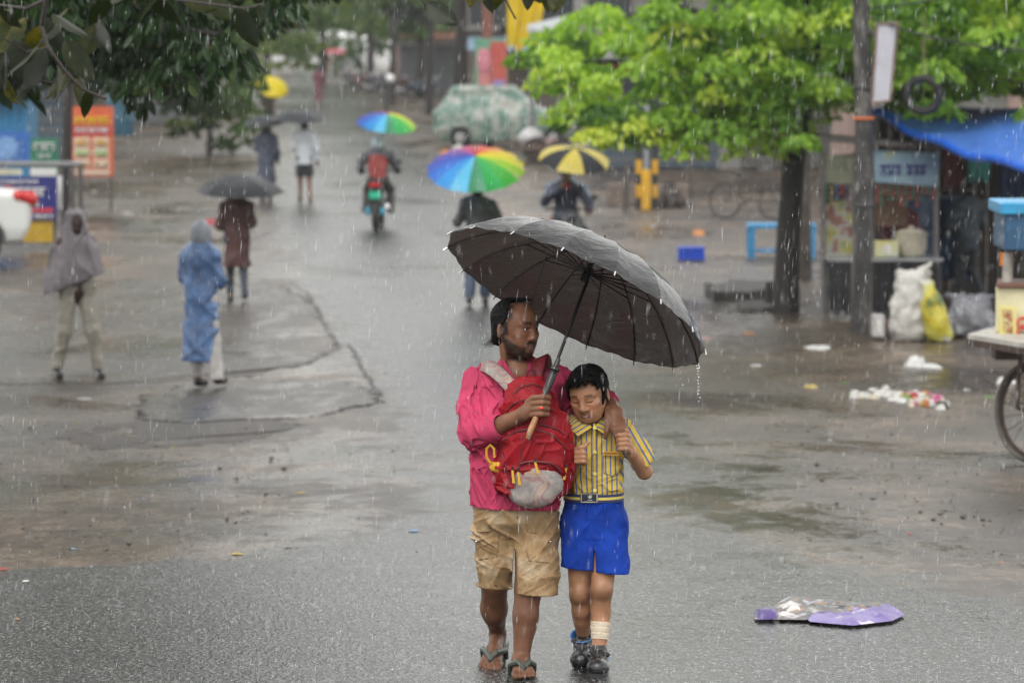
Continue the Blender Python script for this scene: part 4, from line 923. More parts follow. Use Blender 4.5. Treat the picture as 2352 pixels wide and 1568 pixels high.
# pale printed pocket
m, t, b = nodes('printed_pocket'); L = t.links.new; tc = N(t, 'ShaderNodeTexCoord'); n1 = N(t, 'ShaderNodeTexNoise', i_Scale=11.0, i_Detail=2.0, i_Distortion=1.0); n2 = N(t, 'ShaderNodeTexNoise', i_Scale=6.0, i_Detail=6.0); L(tc.outputs['Object'], n1.inputs['Vector']); L(tc.outputs['Object'], n2.inputs['Vector'])
rp = ramp(t, [(.3, (.25, .24, .27)), (.42, (.36, .32, .29)), (.5, (.42, .38, .35)), (.56, (.40, .2, .2)), (.62, (.4, .36, .33)), (.72, (.46, .28, .15))], n1.outputs[0]); r2 = ramp(t, [(.35, .45), (.6, 1.05)], n2.outputs[0]); mx = N(t, 'ShaderNodeMix', data_type='RGBA', blend_type='MULTIPLY'); mx.inputs[0].default_value = 1; L(rp.outputs[0], mx.inputs[6]); L(r2.outputs[0], mx.inputs[7]); L(mx.outputs[2], b.inputs['Base Color']); b.inputs['Roughness'].default_value = .6; b.inputs['Specular IOR Level'].default_value = .2
mat_print = m
sp_ = SD([xx(1150), D0 - .34, zz(1185)], [xx(1320), D0 - .1, zz(1040)], .004)
sp_.ell(U(1236, 1105, -.215), (.108, .052, .085), None, .01); sp_.ell(U(1222, 1135, -.2), (.1, .06, .06), None, .04); sp_.wrinkle(.006, 26, 61); sp_.half(U(1232, 1062, -.2), (-.08, .0, 1))
sdobj('front_pocket', sp_, mat_print, bag)
seam([(1190, 1066), (1212, 1060), (1240, 1060), (1270, 1064), (1290, 1085)], .006, 'pocket_zip', mat_dred, .004)
mat_yel = M('yellow_webbing', (.60, .33, .02), .55, .2, 40, .3, 200)
for (x, y, dx, ln, ex) in ((1177, 1078, 3, 30, 0), (1190, 1082, 4, 30, 0), (1229, 1057, 7, 26, -.02), (1300, 1073, -5, 27, 0)):
    a = front(sd, x, y); a = np.array([a[0], min(a[1], D0 - .2 if ex else a[1]) - .012 + ex * 2, a[2]]); u_ = 1 / 528; b_ = a + np.array([dx * u_, -.006, -ln * u_])
    z_ = MB().prism([a + np.array([-.005, 0, 0]), a + np.array([.005, 0, 0]), b_ + np.array([.0058, 0, 0]), b_ + np.array([-.0058, 0, 0])], (0, -.004, 0)).build('zip_pull', mat_yel, bag)
    MB().box(a + np.array([0, -.002, .008]), (.005, .005, .009), bev=.002).build('zip_slider', M('zip_metal', (.06, .055, .05), .35, metal=.8), z_)
# side mesh pocket and its loop
P = [U(1124, 1052, -.1), U(1136, 1062, -.15), U(1150, 1064, -.175), U(1161, 1054, -.19), U(1158, 1088, -.19), U(1148, 1096, -.175), U(1136, 1092, -.155), U(1130, 1078, -.13)]
sdp = SD(np.min(P, 0) - .04, np.max(P, 0) + .04, .004); sdp.cone(U(1137, 1072, -.145), U(1152, 1076, -.17), .022, .026, .02); sdp.cone(U(1140, 1068, -.15), U(1152, 1064, -.17), .022, .024, .02); sdp.wrinkle(.004, 60, 71); sdp.cone(U(1139, 1045, -.15), U(1153, 1047, -.175), .03, .03, .006, 's'); sdobj('side_pocket', sdp, mat_yel, bag)
MB().tube([U(1128, 1064, -.16), U(1118, 1050, -.16), U(1118, 1030, -.16), U(1126, 1021, -.165), U(1135, 1030, -.175), U(1136, 1050, -.175)], .006, 7).build('pocket_trim', mat_yel, bag, True)
def ribbon(name, pts, wd, th, mat, parent):
    "flat strap along pts, wd = half-width vectors"
    P = [np.array(p) for p in pts]; n = len(P); V, F = [], []
    for i, p in enumerate(P):
        t = P[min(i + 1, n - 1)] - P[max(i - 1, 0)]; w_ = np.array(wd[i] if isinstance(wd, list) else wd); nn = np.cross(t, w_); nn /= np.linalg.norm(nn); 
        V += [p - w_ - nn * th * .3, p - w_ * .85 + nn * th, p + w_ * .85 + nn * th, p + w_ - nn * th * .3, p - nn * th]
    for i in range(n - 1):
        for k in range(5): F.append((i * 5 + k, i * 5 + (k + 1) % 5, i * 5 + 5 + (k + 1) % 5, i * 5 + 5 + k))
    F += [tuple(range(4, -1, -1)), tuple((n - 1) * 5 + k for k in range(5))]
    return fast(name, np.array(V), F, mat, parent, True)
def sm(P, it=2):
    for _ in range(it): P = [P[0]] + [q for a, b_ in zip(P, P[1:]) for q in (.75 * a + .25 * b_, .25 * a + .75 * b_)] + [P[-1]]
    return P
ribbon('shoulder_strap', sm([U(1096, 868, .12), U(1098, 842, .06), U(1112, 838, -.03), U(1134, 848, -.105), U(1160, 872, -.135), U(1182, 898, -.16)]), np.array([.02, -.004, .026]), .0045, mat_print, bag)
ribbon('shoulder_strap', sm([U(1250, 850, .1), U(1246, 822, .02), U(1240, 824, -.06), U(1234, 850, -.115), U(1226, 880, -.15), U(1222, 900, -.175)]), np.array([.036, -.004, .016]), .009, mat_dred, bag)
# haul loop at the top
MB().tube([U(1206, 872, -.15), U(1212, 852, -.15), U(1226, 850, -.15), U(1232, 872, -.15)], .006, 7).build('grab_loop', mat_dred, bag, True)
# ------------------------------------------------------------------ people further off
class Fr:
    def __init__(s, base, yaw, sc_=1.0):
        s.b = np.array(base, float); s.f = np.array([math.sin(yaw), -math.cos(yaw), 0]); s.l = np.array([math.cos(yaw), math.sin(yaw), 0]); s.s = sc_
    def __call__(s, f, l, u): return s.b + (s.f * f + s.l * l + np.array([0, 0, u])) * s.s
SKIN = (.17, .08, .05)
def skin_col(c): return lambda V: np.tile(np.array([c]), (len(V), 1))
def cloth(name, col, rough=.6, **k): return M(name, col, rough, .22, 8, .25, 120, **k)
DEF = dict(hipL=(0, .09, .9), hipR=(0, -.09, .9), kneL=(.06, .095, .49), kneR=(.02, -.095, .49), ankL=(.10, .1, .08), ankR=(-.18, -.1, .1),
           shL=(0, .185, 1.4), shR=(0, -.185, 1.4), elL=(-.03, .25, 1.12), elR=(-.03, -.25, 1.12), wrL=(.08, .25, .9), wrR=(.08, -.25, .9), neck=(0, 0, 1.46), head=(.02, 0, 1.58), pel=(0, 0, .92))
def bg_person(label, base, yaw, H, res, garments, pose=None, group=None, shoes=(.012, .012, .013), hair=True, skin=SKIN, hairc=(.01, .009, .008), foot_dir=None):
    fr = Fr(base, yaw, H / 1.7); J = dict(DEF); J.update(pose or {}); P = {k: fr(*v) for k, v in J.items()}; s = fr.s
    root = empty('person', base, label, 'person', group)
    A = np.array(list(P.values())); lo = A.min(0) - .3 * s; hi = A.max(0) + .3 * s; lo[2] = min(lo[2], base[2] - .05)
    def limbs(sd, g=0., arms=True, legs=True, kk=.03):
        if legs:
            for q in 'LR':
                sd.limb([P['hip' + q], P['kne' + q], P['ank' + q]], [(.085 + g) * s, (.056 + g) * s, (.04 + g) * s], kk * s)
        if arms:
            for q in 'LR': sd.limb([P['sh' + q], P['el' + q], P['wr' + q]], [(.05 + g) * s, (.042 + g) * s, (.03 + g) * s], kk * s)
    def torso(sd, g=0.):
        up = P['neck'] - P['pel']; sq = (fr.f, .68)
        sd.limb([P['pel'], P['pel'] + up * .45, P['pel'] + up * .82], [(.155 + g) * s, (.145 + g) * s, (.175 + g) * s], .05 * s, sq=sq)
        sd.cone(P['shL'], P['shR'], (.06 + g) * s, None, .05 * s)
    sd = SD(lo, hi, res); torso(sd); limbs(sd); sd.limb([P['neck'], P['head']], [.05 * s, .05 * s], .02)
    Bm = np.stack([fr.f, fr.l, [0, 0, 1]], 1); hc = P['head'] + np.array([0, 0, .02]) * s
    sd.ell(hc, np.array([.095, .075, .115]) * s, Bm, .02 * s); sd.ell(hc + (fr.f * .09 + np.array([0, 0, -.01])) * s, np.array([.025, .014, .022]) * s, Bm, .015 * s); sd.ell(hc + (fr.f * .05 + np.array([0, 0, -.07])) * s, np.array([.045, .045, .04]) * s, Bm, .03 * s)
    for q in (-1, 1): sd.ell(hc + fr.l * (.078 * q * s), np.array([.02, .012, .03]) * s, Bm, .01 * s)
    for q, sg in (('L', 1), ('R', -1)):
        fd = fr.f if foot_dir is None else foot_dir; a = P['ank' + q]; sd.limb([a, a + (fd * .16 + np.array([0, 0, -.055])) * s], [.035 * s, .03 * s], .02 * s)
        el, wr = P['el' + q], P['wr' + q]; d = (wr - el) / (np.linalg.norm(wr - el) + 1e-6); sd.cone(wr, wr + d * .075 * s, .033 * s, .034 * s, .015 * s)
        for i in range(4):
            o = np.cross(d, fr.l); o = o / (np.linalg.norm(o) + 1e-6); sd.cone(wr + d * .07 * s + o * (i - 1.5) * .017 * s, wr + d * (.14 - .012 * abs(i - 1.5)) * s + o * (i - 1.5) * .018 * s, .0105 * s, .009 * s, .004 * s)
        sd.cone(wr + d * .02 * s, wr + d * .08 * s + fr.f * .035 * s, .013 * s, .011 * s, .008 * s)
    sdobj('body', sd, M('skin_plain', (1, 1, 1), .45, .12, 10, attr='col'), root, {'col': skin_col(skin)})
    for g in garments:
        sd = SD(lo, hi, res); k = g['t']
        if k == 'top':
            torso(sd, .022)
            up = P['neck'] - P['pel']; sq = (fr.f, .72); hem = g.get('hem', .86); fl = g.get('flare', .17)
            sd.limb([P['pel'] + up * .2, np.array([P['pel'][0], P['pel'][1], base[2] + hem * s])], [.17 * s, fl * s], .04 * s, sq=sq)
            sl = g.get('sleeve', 1.0); ks = g.get('slim', 1.0)
            for q in 'LR':
                e = P['el' + q]; wv = P['wr' + q]
                if sl >= .5: sd.limb([P['sh' + q], e, e + (wv - e) * (sl - .5) * 1.9], [.072 * s * ks, .062 * s * ks, (.055) * s * ks], .03 * s)
                else: sd.limb([P['sh' + q], P['sh' + q] + (e - P['sh' + q]) * sl * 2], [.072 * s, .068 * s], .03 * s)
            sd.wrinkle(.010 * s, 14, g.get('seed', 1)); sd.crease(.025 * s, 15, g.get('seed', 1) + 5, (1, 1, .4), .6); sd.half([0, 0, base[2] + (hem) * s], (0, 0, -1))
            sd.cone(P['neck'], P['head'], .055 * s, .06 * s, .01, 's')
            if g.get('hood'):
                hd = SD(lo, hi, res); hd.ell(hc + np.array([0, 0, .01]), np.array([.125, .108, .145]) * s, Bm, .02); hd.limb([P['neck'] + np.array([0, 0, .0]), P['head']], [.1 * s, .1 * s], .04 * s); hd.ell(hc + fr.f * .12 * s, np.array([.09, .07, .1]) * s, Bm, .02, 's'); hd.wrinkle(.01 * s, 20, 5); sdobj('hood', hd, g['hood'], root)
        elif k == 'legs':
            hem = g.get('hem', .1); torso_ = P['pel']
            sd.cone(P['hipL'] + np.array([0, 0, .06 * s]), P['hipR'] + np.array([0, 0, .04 * s]), .095 * s, None, .04 * s)
            for q in 'LR': sd.limb([P['hip' + q], P['kne' + q], P['ank' + q]], [.095 * s, g.get('kr', .08) * s, g.get('ar', .07) * s], .04 * s)
            sd.wrinkle(.007 * s, 15, g.get('seed', 2)); sd.crease(.016 * s, 20, g.get('seed', 2) + 5, (1, 1, .7), .55); sd.half([0, 0, base[2] + hem * s], (0, 0, -1))
        sdobj(g.get('name', 'coat' if k == 'top' else 'trousers'), sd, g['m'], root)
    if shoes:
        for q in 'LR':
            a = P['ank' + q]; fd = fr.f if foot_dir is None else foot_dir; sd = SD(a - .3 * s, a + .3 * s, min(res, .014)); sd.limb([a + np.array([0, 0, -.02 * s]), a + (fd * .17 + np.array([0, 0, -.045])) * s], [.05 * s, .042 * s], .02 * s); sdobj('shoe', sd, M('shoe_%02d' % int(shoes[0] * 1000), shoes, .3), root)
    if hair:
        sd = SD(hc - .2 * s, hc + .2 * s, min(res, .012)); sd.ell(hc + (np.array([0, 0, .02]) - fr.f * .015) * s, np.array([.105, .087, .112]) * s, Bm); sd.ell(hc + (fr.f * .11 + np.array([0, 0, -.03])) * s, np.array([.09, .08, .09]) * s, Bm, .02 * s, 's'); sd.half(hc + np.array([0, 0, -.07]) * s, (0, 0, -1)); sd.wrinkle(.006, 60, 3); sdobj('hair', sd, M('hair_plain', hairc, .4), root)
    return root, P, fr
def held_umbrella(label, hand, apexXY, depth, axis, Rr, dp, nr, mats, group=None, phase=0., **k):
    ap = W(apexXY[0], apexXY[1], depth); return umbrella('umbrella', label, ap, axis, Rr, dp, nr, mats, hand, .004, .05, phase, group, **k)
blk = M('black_nylon', (.012, .014, .018), .4, .2, 5, spec=.35, trans=.1); blk2 = M('charcoal_nylon', (.03, .034, .04), .45, .2, 5, spec=.35, trans=.1)
# 1 grey shawl, left
b0 = G(178, 868); b0[2] = gz(b0[1])
legs = dict(t='legs', m=cloth('khaki_cotton', (.32, .30, .25)), hem=.09, kr=.075, ar=.058)
root, P, fr = bg_person('person walking with a grey shawl pulled over the head and pale trousers', b0, R(18), 1.72, .012, [legs], dict(hipL=(0, .1, .9), ankL=(.08, .2, .08), ankR=(-.1, -.2, .08), kneL=(.08, .15, .49), kneR=(.0, -.13, .49), shL=(0, .15, 1.4), shR=(0, -.15, 1.4), elL=(.0, .15, 1.15), elR=(.0, -.15, 1.15), wrL=(.05, .03, 1.14), wrR=(.05, -.03, 1.2), head=(.03, -.01, 1.585)), skin=(.045, .02, .014))
sd = SD(b0 + [-.6, -.5, .6], b0 + [.6, .5, 1.9], .011); s = fr.s
lv = [(1.74, 0, 0, .05, .06), (1.70, 0, 0, .10, .11), (1.58, 0, 0, .118, .13), (1.48, .0, 0, .14, .145), (1.36, 0, 0, .235, .17), (1.15, -.0, 0, .275, .20), (1.0, -.02, 0, .30, .215), (.86, -.06, 0, .30, .20)]
sd.loft([(b0[2] + z * s, b0[0] + cx, b0[1] + cy, rx, ry) for z, cx, cy, rx, ry in lv], .01, p=2.0); sd.wrinkle(.02, 12, 31, None, (1, 1, .3)); sd.crease(.035, 16, 35, (1, 1, .35), .65)
sd.half(fr(0, 0, .98), (.38, 0, -1)); sd.ell(fr(.14, -.02, 1.575), (.055, .1, .11), None, .02, 's'); sd.loft([(b0[2] + z * s, b0[0] + cx, b0[1] + cy, rx - .03, ry - .03) for z, cx, cy, rx, ry in lv[4:]], .01, 's', p=2.0)
sdobj('shawl', sd, cloth('grey_lilac_shawl', (.21, .19, .205), .75), root)
# 2 blue raincoat
b0 = G(462, 890); b0[2] = gz(b0[1])
rain = M('blue_rain_film', (.10, .20, .42), .2, .6, 7, .5, 40, spec=.7); t = rain.node_tree; tp_ = N(t, 'ShaderNodeBsdfTransparent'); tp_.inputs[0].default_value = (.75, .85, 1, 1); mx_ = N(t, 'ShaderNodeMixShader', i_Fac=.16); t.links.new(t.nodes['Principled BSDF'].outputs[0], mx_.inputs[1]); t.links.new(tp_.outputs[0], mx_.inputs[2]); t.links.new(mx_.outputs[0], t.nodes['Material Output'].inputs[0])
bg_person('person in a blue plastic raincoat with grey hood and white trousers walking away', b0, R(160), 1.64, .012, [dict(t='legs', m=cloth('white_cotton', (.5, .48, .46)), hem=.1, kr=.075, ar=.068), dict(t='top', m=rain, hem=.28, flare=.2, sleeve=.9, slim=.85, hood=M('grey_hood_film', (.22, .24, .27), .35, .3, 20, .5, 40))],
          dict(ankL=(.12, .09, .07), kneL=(.1, .09, .48), ankR=(-.08, -.22, .12), kneR=(.03, -.13, .5), elL=(.02, .2, 1.13), wrL=(.18, .1, 1.12), wrR=(.2, -.14, 1.06), elR=(.0, -.23, 1.12), shL=(0, .16, 1.38), shR=(0, -.16, 1.38)), hair=False)
# 3 maroon coat, black umbrella
b0 = G(545, 694); b0[2] = gz(b0[1])
root, P, fr = bg_person('person in a long maroon coat and dark leggings under a black umbrella', b0, R(184), 1.58, .014, [dict(t='legs', m=cloth('navy_leggings', (.02, .03, .05)), hem=.12, kr=.06, ar=.045), dict(t='top', m=cloth('maroon_wool', (.065, .025, .022)), hem=.52, flare=.2, sleeve=.95)], dict(wrR=(.22, -.05, 1.3), elR=(.0, -.22, 1.15), wrL=(.2, .1, 1.1), ankR=(-.15, -.11, .12)), skin=(.2, .1, .06))
held_umbrella('black umbrella held by the person in the maroon coat', P['wrR'], (552, 404), b0[1] - .12, (.02, -.12, 1), .60, .21, 8, [blk], 'black umbrellas on the road')
# 4 dark coat with small umbrella, 5 white shirt with umbrella
b0 = G(612, 462); b0[2] = 0
root, P, fr = bg_person('person in a dark blue long coat walking away beside the man in shorts', b0, R(176), 1.62, .02, [dict(t='legs', m=cloth('black_trousers', (.02, .02, .022))), dict(t='top', m=cloth('slate_coat', (.05, .06, .09)), hem=.42, flare=.22)], dict(wrL=(.2, .05, 1.2), elL=(0, .22, 1.15)))
held_umbrella('small black umbrella over the person in the dark blue coat', P['wrL'], (606, 266), b0[1], (-.05, -.1, 1), .42, .18, 8, [blk2], 'black umbrellas on the road')
b0 = G(700, 464); b0[2] = 0
root, P, fr = bg_person('man in white shirt and black shorts walking away under a dark umbrella', b0, R(182), 1.68, .02, [dict(t='legs', m=cloth('black_shorts', (.02, .022, .027)), hem=.55, kr=.1, ar=.1, name='shorts'), dict(t='top', m=cloth('white_shirt', (.5, .53, .56)), hem=.8, sleeve=.85, name='shirt')], dict(wrL=(.12, .16, 1.35), elL=(0, .24, 1.15), wrR=(.02, -.27, .86), ankL=(.1, .1, .08), ankR=(-.08, -.12, .08)))
held_umbrella('dark grey umbrella over the man in white shirt and black shorts', P['wrL'], (685, 252), b0[1], (.02, -.1, 1), .56, .22, 8, [blk2], 'black umbrellas on the road')
# 6 pedestrian under rainbow umbrella
RB = ['#b51f2b', '#d8442a', '#e08a1e', '#e6c81c', '#d9d42a', '#9ccc3a', '#4fb548', '#2fae56', '#3f8f68', '#55b6e0', '#2f8fd8', '#2b6cc8', '#2f4fb0', '#4a3f9a', '#7a3f90', '#b03070']
def hexl(h): return tuple(((int(h[i:i + 2], 16) / 255) ** 2.2) for i in (1, 3, 5))
rbm = [M('rainbow_%s' % h[1:], hexl(h), .4, .06, 5, trans=.3, spec=.5) for h in RB[::-1]]
b0 = G(1098, 702); b0[2] = gz(b0[1])
root, P, fr = bg_person('person in a dark grey jacket walking away under the larger rainbow umbrella', b0, R(180), 1.64, .014, [dict(t='legs', m=cloth('blue_jeans', (.03, .05, .09)), hem=.12), dict(t='top', m=cloth('grey_jacket', (.05, .055, .055)), hem=.72, flare=.2, sleeve=.6)], dict(wrL=(.2, .1, 1.25), elL=(.0, .28, 1.15), elR=(.02, -.3, 1.12), wrR=(.2, -.15, 1.2), ankL=(-.12, .12, .1), ankR=(.1, -.1, .08)))
held_umbrella('larger rainbow umbrella held by a person walking away', P['wrL'], (1092, 358), b0[1] - .05, (-.02, -.42, .9), .67, .21, 16, rbm, 'rainbow umbrellas', R(-77))
# 7 yellow umbrella person, far people
b0 = G(618, 300); b0[2] = 0
root, P, fr = bg_person('distant person in dark clothes behind the yellow umbrella', b0, R(170), 1.62, .03, [dict(t='legs', m=cloth('dark_trousers', (.03, .028, .028))), dict(t='top', m=cloth('dark_brown_top', (.06, .05, .045)), hem=.7)], dict(wrR=(.15, -.1, 1.3)))
ym = M('yellow_nylon', (.78, .62, .01), .45, .1, 5, trans=.3)
held_umbrella('bright yellow umbrella tilted over a distant person', P['wrR'], (628, 190), b0[1] - .35, (.25, -.6, .75), .56, .2, 8, [ym])
b0 = G(732, 240); b0[2] = 0
bg_person('distant person in a maroon dress and teal shawl walking up the road', b0, R(180), 1.62, .035, [dict(t='top', m=cloth('dusty_maroon', (.16, .05, .07)), hem=.12, flare=.17, sleeve=.4)], dict(wrL=(.2, .1, 1.25)))
for X, Y, yw, c, cu, lb in ((752, 178, 10, (.2, .12, .05), (.62, .12, .14), 'left'), (774, 176, 190, (.12, .16, .08), (.6, .14, .18), 'right')):
    b0 = G(X, Y); b0[2] = 0; root, P, fr = bg_person('far pedestrian under the %s of two pink umbrellas' % lb, b0, R(yw), 1.6, .05, [dict(t='top', m=cloth('far_top_' + lb, c), hem=.3)], dict(wrR=(.1, -.1, 1.3)), hair=False)
    held_umbrella('%s of two small pink umbrellas far up the road' % lb, P['wrR'], (X, 112), b0[1], (0, -.1, 1), .6, .25, 8, [M('pink_nylon_' + lb, cu, .5, trans=.3)])
# ------------------------------------------------------------------ motorcycles
def motorcycle(label, base, yaw, cols, plate=None, group=None, scooter=False, k=1.0, lamp=True):
    fr = Fr(base, yaw, k); root = empty('motorcycle', base, label, 'motorcycle', group); body = cols[0]; dk = M('bike_black', (.015, .015, .016), .35); rub = M('tyre_rubber', (.018, .018, .018), .6); ch = M('bike_metal', (.4, .4, .4), .3, metal=1)
    rw = .23 if scooter else .3; fx = .62 if scooter else .66
    for f in (fx, -fx):
        wv = MB().torus(fr(f, 0, rw), fr.l, (rw - .06) * k, .06 * k, 24, 8).build('tyre', rub, root, True)
        MB().torus(fr(f, 0, rw), fr.l, (rw - .11) * k, .014 * k, 20, 6).lathe([(.05 * k, -.06), (.06 * k, 0), (.05 * k, .06)], fr(f, 0, rw), fr.l, 10).build('rim', ch, wv, True)
    sd = SD(fr(0, 0, .6) - 1.1, fr(0, 0, .6) + 1.1, .022)
    sd.limb([fr(-.75, 0, .78), fr(-.3, 0, .74), fr(.1, 0, .72)], [.09 * k, .13 * k, .12 * k], .05)
    if scooter: sd.limb([fr(-.7, 0, .6), fr(-.3, 0, .5), fr(.0, 0, .33), fr(.35, 0, .33), fr(.5, 0, .7), fr(.42, 0, .95)], [.14, .17, .12, .12, .15, .10], .05)
    else: sd.limb([fr(.05, 0, .8), fr(.35, 0, .86)], [.13, .12], .05); sd.limb([fr(-.1, 0, .45), fr(.15, 0, .45)], [.17, .16], .05)
    sdobj('bodywork', sd, body, root)
    sd = SD(fr(0, 0, .6) - 1.0, fr(0, 0, .6) + 1.0, .022); sd.limb([fr(-.78, 0, .84), fr(-.3, 0, .82), fr(.02, 0, .8)], [.07, .11, .1], .03); sd.half(fr(0, 0, .76), (0, 0, -1)); sdobj('seat', sd, dk, root)
    MB().tube([fr(fx, 0, rw), fr(.5, 0, .75), fr(.44, 0, 1.02)], .035 * k, 8).build('front_fork', ch, root, True)
    MB().tube([fr(.3, .36, 1.04), fr(.42, .2, 1.06), fr(.44, 0, 1.03), fr(.42, -.2, 1.06), fr(.3, -.36, 1.04)], .018 * k, 7).build('handlebar', dk, root, True)
    for q in (-1, 1):
        mr = MB().tube([fr(.4, .28 * q, 1.06), fr(.38, .34 * q, 1.2)], .008, 5).build('mirror_stalk', dk, root, True); MB().ball(fr(.38, .36 * q, 1.22), (.06, .03, .04), 10, 8).build('mirror', dk, mr, True)
    MB().box(fr(-.86, 0, .5), (.09, .012, .17), bev=.01).build('rear_mudguard', dk, root)
    tl = MB().box(fr(-.84, 0, .84), (.11, .02, .04), bev=.015).build('tail_light', M('tail_lens_red', (.42, .015, .015), .2), root)
    MB().ball(fr(.52, 0, .93), (.085, .085, .085), 12, 8).build('headlight', M('lamp_glass', (.6, .62, .65), .1) if lamp else M('lamp_dark', (.03, .03, .035), .2), root, True)
    if plate: MB().box(fr(-.885, 0, .66), (.105, .008, .065), bev=.004).build('number_plate', plate, root)
    if not scooter:
        MB().tube([fr(-.05, -.2, .35), fr(-.5, -.22, .38), fr(-.8, -.22, .46)], [.03, .045, .045], 8).build('exhaust', ch, root, True)
    return root, fr
# rider seen from behind
b0 = G(869, 524); b0[2] = 0
mc, fr = motorcycle('black motorcycle with green number plate ridden away from the viewer', b0, R(178), [M('bike_charcoal', (.03, .033, .036), .3)], M('green_plate', (.02, .42, .25), .4))
for q, lb in ((-1, 'l'), (1, 'r')): MB().ball(fr(-.82, .13 * q, .36), (.05, .05, .08), 10, 8).build('lower_reflector', M('sky_blue_plastic', (.05, .3, .42), .4), mc, True)
mcb = b0
rider_pose = dict(pel=(-.1, 0, .95), hipL=(-.1, .1, .93), hipR=(-.1, -.1, .93), kneL=(.22, .22, .72), kneR=(.22, -.22, .72), ankL=(.02, .24, .36), ankR=(.02, -.24, .36), neck=(-.05, 0, 1.46), head=(-.02, 0, 1.56), shL=(-.06, .2, 1.38), shR=(-.06, -.2, 1.38), elL=(.08, .34, 1.15), elR=(.08, -.34, 1.15), wrL=(.28, .34, 1.07), wrR=(.28, -.34, 1.07))
root, P, fr = bg_person('rider in grey jacket with red vest on the black motorcycle', b0 + [0, 0, 0], R(178), 1.66, .016, [dict(t='legs', m=cloth('dark_brown_trousers', (.035, .03, .03)), hem=.3), dict(t='top', m=cloth('slate_jacket', (.07, .07, .085)), hem=.86, flare=.15)], rider_pose, hair=False)
sd = SD(b0 + [-.4, -.4, .8], b0 + [.4, .5, 1.6], .014); sd.limb([fr(-.1, 0, .98), fr(-.09, 0, 1.18), fr(-.07, 0, 1.32)], [.175, .175, .19], .03, sq=(fr.f, .78)); sd.half(fr(0, 0, 1.4), (0, 0, 1)); sd.half(fr(0, 0, .95), (0, 0, -1)); sdobj('vest', sd, cloth('red_brown_vest', (.26, .04, .035)), root)
sd = SD(P['head'] - .25, P['head'] + .25, .012); sd.ell(P['head'] + [0, 0, .03], (.125, .14, .14)); sd.ell(P['head'] + fr.f * .13 + [0, 0, -.03], (.1, .08, .08), None, .02, 's'); sdobj('helmet', sd, M('helmet_white', (.42, .5, .5), .25), root)
held_umbrella('smaller rainbow umbrella fixed over the motorcycle rider', fr(.1, .1, 1.2), (890, 262), b0[1] - .1, (.12, -.25, 1), .56, .21, 16, rbm, 'rainbow umbrellas', R(-67))
# rider facing the viewer under the yellow and black umbrella, scooter mostly hidden by the big umbrella
b0 = G(1300, 640); b0[2] = gz(b0[1])
mc2, fr2 = motorcycle('dark scooter carrying the rider in the red scarf towards the viewer', b0, R(8), [M('scooter_dark', (.025, .025, .03), .3)], None, None, True, 1.0, False)
root, P, fr = bg_person('rider in navy jacket and red scarf under the yellow and black umbrella', b0, R(8), 1.62, .014, [dict(t='legs', m=cloth('black_rain_trousers', (.02, .02, .025)), hem=.3), dict(t='top', m=cloth('navy_rain_jacket', (.022, .028, .055), .45), hem=.62, flare=.27)], dict(rider_pose, wrL=(.3, .3, 1.05), elL=(.1, .36, 1.12), elR=(.05, -.34, 1.2), wrR=(.2, -.12, 1.42)))
sd = SD(P['neck'] - .25, P['neck'] + .25, .012); sd.limb([P['neck'] + fr.l * .09, P['neck'] + fr.f * .1 + [0, 0, -.03], P['neck'] - fr.l * .09, P['neck'] - fr.f * .08, P['neck'] + fr.l * .09], [.045] * 5, .03); sd.wrinkle(.012, 40, 5); sdobj('scarf', sd, cloth('red_scarf', (.34, .012, .02)), root)
yb = [M('yellow_panel', (.5, .41, .06), .4, .1, 5, trans=.2, spec=.4), M('black_panel', (.014, .015, .018), .45, .1, 5, spec=.25, trans=.05)]
held_umbrella('yellow and black panelled umbrella over the rider in the red scarf', P['wrR'], (1322, 340), b0[1] - .1, (.1, -.35, 1), .54, .2, 8, yb, None, R(62))
root, P, fr = bg_person('passenger in a pale blue raincoat sitting behind the rider in the red scarf', b0 + np.array([.02, .42, .02]), R(8), 1.62, .02, [dict(t='legs', m=cloth('black_rain_trousers', (.02, .02, .025)), hem=.3), dict(t='top', m=M('pale_blue_film', (.18, .32, .5), .3, .3, 7, .4, 40, trans=.2), hem=.8, flare=.2)], dict(rider_pose, shL=(-.06, .24, 1.36), shR=(-.06, -.24, 1.36), elR=(.02, -.36, 1.15), wrR=(.15, -.34, 1.3)), hair=True)
